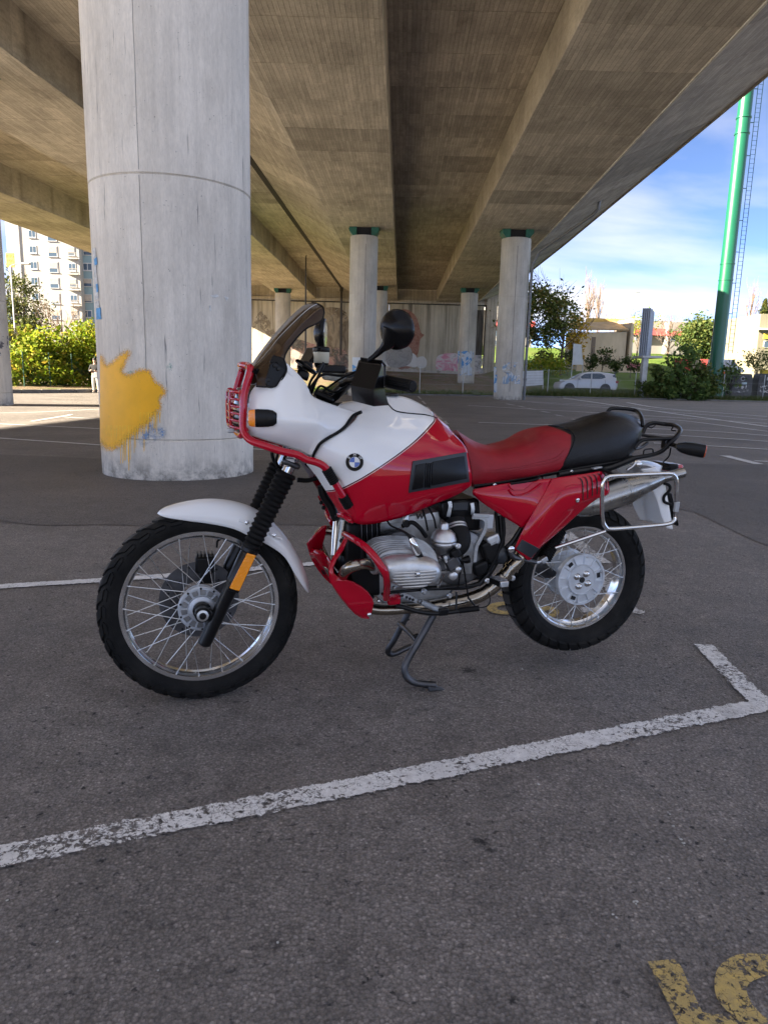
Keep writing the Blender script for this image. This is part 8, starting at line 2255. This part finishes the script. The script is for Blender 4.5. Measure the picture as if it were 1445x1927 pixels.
# rear mudguard (channel), tail light, number-plate bracket
Rr = path(('F', 800, 770, .085), ('F', 860, 850, .085), ('F', 900, 935, .085), ('F', 918, 1010, .085), ('F', 945, 1150, .085), ('F', 975, 1320, .085), ('F', 1002, 1480, .085))
Ee = path(('F', 640, 800, .09), ('F', 690, 900, .09), ('F', 738, 985, .09), ('F', 785, 1075, .09), ('F', 832, 1200, .09), ('F', 868, 1330, .09), ('F', 930, 1468, .09))
rows = []
for e, r_ in zip(Ee, Rr):
    rows.append([e, Vector((e.x * .5 + r_.x * .5, .092, e.z * .5 + r_.z * .5)), r_, Vector((r_.x - .012, .05, r_.z)), Vector((r_.x - .016, 0, r_.z)), Vector((r_.x - .012, -.05, r_.z)), Vector((r_.x, -.085, r_.z)), Vector((e.x * .5 + r_.x * .5, -.092, e.z * .5 + r_.z * .5)), Vector((e.x, -.09, e.z))])
rm, _ = curved('rear_mudguard', rows, M_WHITEP, bike, 30, 25, .003)
top = [[('F', 500, 760, .08), ('F', 500, 735, .03), ('F', 500, 730, -.02)], [('F', 640, 745, .085), ('F', 640, 705, .03), ('F', 640, 700, -.03)], [('F', 760, 770, .085), ('F', 760, 720, .03), ('F', 770, 712, -.03)], [('F', 860, 840, .085), ('F', 880, 770, .03), ('F', 890, 760, -.03)]]
curved('tail_section', top, M_WHITEP, bike, 16, 10, .003)
b = MB(); b.box(Z('F', 965, 775, -.03), (.045, .12, .035)); b.build('tail_light', M_REDLENS, bike, bevel=.008)
b = MB(); b.box(Z('F', 900, 760, -.03), (.05, .13, .03)); b.build('tail_light_base', M_BLKPL, bike, bevel=.008)
a = path(('F', 955, 1090, .10), ('F', 985, 1080, .10), ('F', 1068, 1440, .10), ('F', 1060, 1462, .10), ('F', 1010, 1440, .10)); b = MB(); a = [p + Vector((-.016, -.02, 0)) for p in a]; b.prism(a, [p - Vector((.02, .16, 0)) for p in a]); b.build('plate_bracket', M_BLKPL, bike, bevel=.004)
rtube('lamp_wiring', [('F', 900, 960, .095), ('F', 960, 985, .097), ('F', 960, 1040, .097), ('F', 900, 1110, .097), ('F', 905, 1170, .097), ('F', 980, 1200, .10)], .006, bike, M_RUBBER, 10, 30)
# luggage carrier and grab rail
rack = rtube('luggage_rack', [('F', 470, 690, .11), ('F', 620, 662, .11), ('F', 780, 632, .11), ('F', 880, 590, .11), ('F', 960, 510, .11), ('F', 1030, 440, .11), ('F', 1078, 375, .085), ('F', 1068, 330, .03), ('F', 1010, 300, -.05), ('F', 900, 287, -.095), ('F', 780, 275, -.11), ('F', 700, 310, -.11), ('F', 655, 390, -.11)], .0088, bike, M_SATBLK, 12, 110)
rtube('rack_rail', [('F', 560, 565, .10), ('F', 620, 490, .10), ('F', 700, 462, .10), ('F', 850, 455, .10), ('F', 1010, 448, .105)], .0078, rack, M_SATBLK, 12, 40)
rtube('rack_rail', [('F', 640, 410, -.02), ('F', 760, 430, -.02), ('F', 880, 447, .0)], .0065, rack, M_SATBLK, 10, 16)
rtube('rack_rail', [('F', 560, 575, .04), ('F', 640, 550, .0), ('F', 710, 500, -.03)], .0065, rack, M_SATBLK, 10, 16)
rtube('rack_hook', [('F', 665, 630, .11), ('F', 680, 580, .112), ('F', 765, 572, .112), ('F', 775, 615, .11)], .003, rack, M_SATBLK, 8, 16)
rtube('rack_hook', [('F', 720, 320, -.10), ('F', 760, 330, -.09), ('F', 800, 300, -.10)], .003, rack, M_SATBLK, 8, 12)
rtube('rack_hook', [('F', 1000, 320, -.05), ('F', 985, 355, -.05), ('F', 1030, 365, -.03)], .003, rack, M_SATBLK, 8, 12)
b = MB(); b.box(Z('F', 915, 510, .09), (.022, .03, .04)); b.build('rack_block', M_SATBLK, rack, bevel=.004)
rtube('grab_rail', [('F', 262, 150, -.10), ('F', 285, 122, -.10), ('F', 330, 108, -.10), ('F', 460, 115, -.10), ('F', 560, 130, -.09), ('F', 615, 160, -.05), ('F', 645, 215, .02), ('F', 655, 280, .05), ('F', 655, 320, .05)], .0080, bike, M_SATBLK, 12, 60)
# rear indicator
c = Z('F', 1340, 595, .225); c2 = Z('F', 1065, 545, .20)
blinker('rear_indicator', c, c2 - c, Vector((0, 0, 1)), [(0, .0260, .018), (.010, .0265, .0185), (.050, .0260, .018), (.080, .022, .015), (.100, .015, .011), (.110, .006, .005)], M_BLKPL, .007, bike, M_REDAMB)
b = MB(); b.tube([c2 + (c2 - c) * .02] + path(('F', 1020, 530, .16), ('F', 985, 520, .11)), [.010, .009, .009], 10); b.build('indicator_stem', M_BLKPL, bike)
blinker('rear_indicator', Vector((c.x, -c.y, c.z)), Vector((c2.x - c.x, c.y - c2.y, c2.z - c.z)), Vector((0, 0, 1)), [(0, .0285, .020), (.050, .0285, .020), (.080, .024, .017), (.110, .006, .005)], M_BLKPL, .012, bike)
rtube('indicator_wire', [('F', 975, 560, .10), ('F', 955, 650, .08), ('F', 890, 720, .05)], .003, bike, M_RUBBER, 8, 16)
# shock gaiter and swing arm
def bellows(name, p0, p1, n, r, parent, mat):
    p0, p1 = xyz(p0), xyz(p1); d = (p1 - p0).normalized(); L_ = (p1 - p0).length; pr = [(r * .7, 0)]
    for k in range(n): pr += [(r * .88, L_ * (k + .1) / n), (r, L_ * (k + .5) / n), (r * .88, L_ * (k + .9) / n)]
    pr += [(r * .7, L_)]
    b = MB(); b.lathe(pr, p0, d, 24); return b.build(name, mat, parent, smooth=50)
bellows('shock_gaiter', ('H', 545, 270, .03), ('H', 400, 540, .06), 16, .030, bike, M_RUBBER)
rtube('swing_arm', [(955, 1050, .02), (1000, 1065, -.06), (1060, 1088, -.085)], .032, bike, M_DARKMET, 16, 20)
rtube('swing_arm_stay', [('H', 260, 545, .13), ('H', 340, 570, .13), ('H', 390, 545, .12)], .007, bike, M_ALU, 10, 14)
b = MB(); b.box(Z('H', 395, 545, .12), (.03, .025, .022), Matrix.Rotation(.5, 3, 'Y')); b.build('mount_block', M_ALU, bike, bevel=.004)
b = MB(); b.tube(path(('H', 100, 450, .165), ('H', 130, 520, .165), ('H', 330, 570, .160)), [.014, .012, .008], 10, smooth=14); fm = b.build('frame_lug', M_DARKMET, bike)
b = MB(); b.lathe([(.013, 0), (.013, .006), (.007, .009), (.001, .009)], Z('H', 100, 450, .172), (0, 1, 0), 16); b.build('lug_bolt', M_CHROME, fm)
# inner wheel arch, dark
g_ = []
for k in range(13):
    a = math.radians(52 + k * 4.6); g_.append([RC + Vector((math.cos(a) * .352, y, math.sin(a) * .352)) for y in (-.075, -.05, 0, .05, .075)])
b = MB(); b.loft(g_); b.build('inner_mudguard', M_BLKPL, bike, smooth=60, solid=.003)
# footpeg, brackets, gear lever with linkage, side-stand spring
b = MB(); b.bar(Z('E', 1010, 1150, .20), Z('E', 1130, 1200, .29), .035, .022); fp = b.build('footpeg', M_RUBBER, bike, bevel=.004)
for k in range(6):
    p = Z('E', 1010, 1150, .20).lerp(Z('E', 1130, 1200, .29), .12 + k * .15); b = MB(); b.box(p + Vector((0, 0, .012)), (.034, .006, .006)); b.build('peg_tooth', M_ALU, fp)
b = MB(); b.box(Z('E', 1135, 1200, .295), (.032, .012, .022)); b.build('peg_end', M_ALU, fp, bevel=.003)
a = path(('E', 920, 1130, .14), ('E', 1010, 1110, .15), ('E', 1090, 1170, .15), ('E', 1100, 1260, .145), ('E', 1000, 1320, .13), ('E', 950, 1250, .13)); b = MB(); b.prism(a, [p - Vector((0, .02, 0)) for p in a]); b.build('footrest_plate', M_BLKENG, bike, bevel=.004)
for u, v in ((938, 1160), (1225, 1130), (1212, 805)):
    b = MB(); b.lathe([(.011, 0), (.011, .006), (.006, .010)], Z('E', u, v, .158), (0, 1, 0), 14); b.build('plate_bolt', M_ALU, bike)
a = path(('J', 600, 755, .175), ('J', 640, 750, .175), ('J', 750, 805, .175), ('J', 745, 842, .175), ('J', 610, 790, .175)); b = MB(); b.prism(a, [p - Vector((0, .006, 0)) for p in a]); pp = b.build('perforated_lever', M_GALV, bike, bevel=.002)
for u, v in ((618, 772), (655, 787), (682, 799), (708, 808)):
    b = MB(); b.lathe([(.0055, 0), (.0055, .0012)], Z('J', u, v, .1752), (0, 1, 0), 12); b.build('lever_hole', M_BLACKRUB, pp)
s0, s1 = Z('J', 775, 825, .18), Z('J', 925, 893, .17); d_ = (s1 - s0).normalized(); u_ = d_.orthogonal().normalized(); v_ = d_.cross(u_); L_ = (s1 - s0).length
b = MB(); b.tube([s0 + d_ * L_ * k / 220 + (u_ * math.cos(k * .6) + v_ * math.sin(k * .6)) * .0095 for k in range(221)], .0022, 6); b.build('stand_spring', M_GALV, bike)
gl_ = rtube('gear_lever', [('J', 565, 858, .17), ('J', 640, 875, .175), ('J', 740, 905, .18), ('J', 850, 922, .18), ('J', 960, 922, .18), ('J', 1120, 900, .18), ('J', 1265, 880, .185)], .0085, bike, M_SATBLK, 12, 50)
b = MB(); b.tube(path(('J', 1100, 900, .18), ('J', 1270, 880, .2)), .011, 12); b.build('lever_rubber', M_RUBBER, gl_)
b = MB(); b.box(Z('J', 960, 905, .175), (.04, .03, .028)); b.build('lever_pivot', M_SATBLK, gl_, bevel=.005)
for q0, q1, r in ((('E', 650, 950, .20), ('E', 612, 1240, .17), .0032), (('E', 668, 950, .20), ('E', 730, 1360, .17), .0032), (('E', 595, 1290, .17), ('E', 592, 1490, .18), .004), (('E', 460, 1085, .22), ('E', 385, 1235, .18), .0038), (('E', 725, 1350, .17), ('E', 800, 1440, .175), .004)):
    b = MB(); b.tube(path(q0, q1), r, 8); b.build('link_rod', M_SATBLK if r != .0038 else M_CHROME, bike)
b = MB(); b.tube(path(('E', 590, 880, .22), ('E', 640, 930, .215), ('E', 700, 925, .21), ('E', 740, 915, .21)), [.006, .006, .014, .015], 10, smooth=14); b.build('choke_arm', M_BLKPL, carb)
b = MB(); b.tube([Z('E', 850, 1470, .17), Z('E', 940, 1450, .17), Z('E', 975, 1390, .165), Z('E', 960, 1290, .15)], .0022, 6, smooth=20); b.build('wire', M_RUBBER, bike)

# ------------------------------------------------------------------ centre stand
def sgnd(pts): return path(*pts)
cs = rtube('centre_stand', [('3', 850, 760, .115), ('3', 800, 850, .12), ('3', 740, 955, .128), ('3', 690, 1040, .135), ('3', 662, 1105, .142), ('3', 672, 1160, .147), ('3', 715, 1195, .150), ('3', 780, 1208, .153), ('3', 850, 1212, .156)], .0135, bike, M_DARKMET, 14, 70)
rtube('stand_leg', [('3', 690, 755, -.10), ('3', 640, 850, -.12), ('3', 590, 945, -.14), ('3', 560, 990, -.155), ('3', 565, 1018, -.16), ('3', 600, 1018, -.165), ('3', 650, 995, -.17), ('3', 700, 972, -.175)], .0125, cs, M_DARKMET, 14, 60)
rtube('stand_cross_tube', [('3', 625, 832, -.11), ('3', 680, 880, .0), ('3', 735, 938, .12)], .0095, cs, M_DARKMET, 12, 10)
f0 = path(('3', 800, 1200, .150), ('3', 905, 1238, .158))
b = MB(); x0, x1 = f0[0].x, f0[1].x; b.hexa([Vector((x0, .142, .0015)), Vector((x0, .170, .0015)), Vector((x1, .172, .0015)), Vector((x1, .144, .0015))], [Vector((x0, .146, .026)), Vector((x0, .166, .026)), Vector((x1 + .01, .168, .007)), Vector((x1 + .01, .148, .007))]); b.build('stand_foot', M_DARKMET, cs, bevel=.004)
rtube('stand_boss', [('3', 650, 815, -.115), ('3', 685, 800, -.115)], .009, cs, M_SATBLK, 10, 4)
rtube('stand_boss', [('3', 715, 915, .10), ('3', 745, 905, .10)], .009, cs, M_SATBLK, 10, 4)
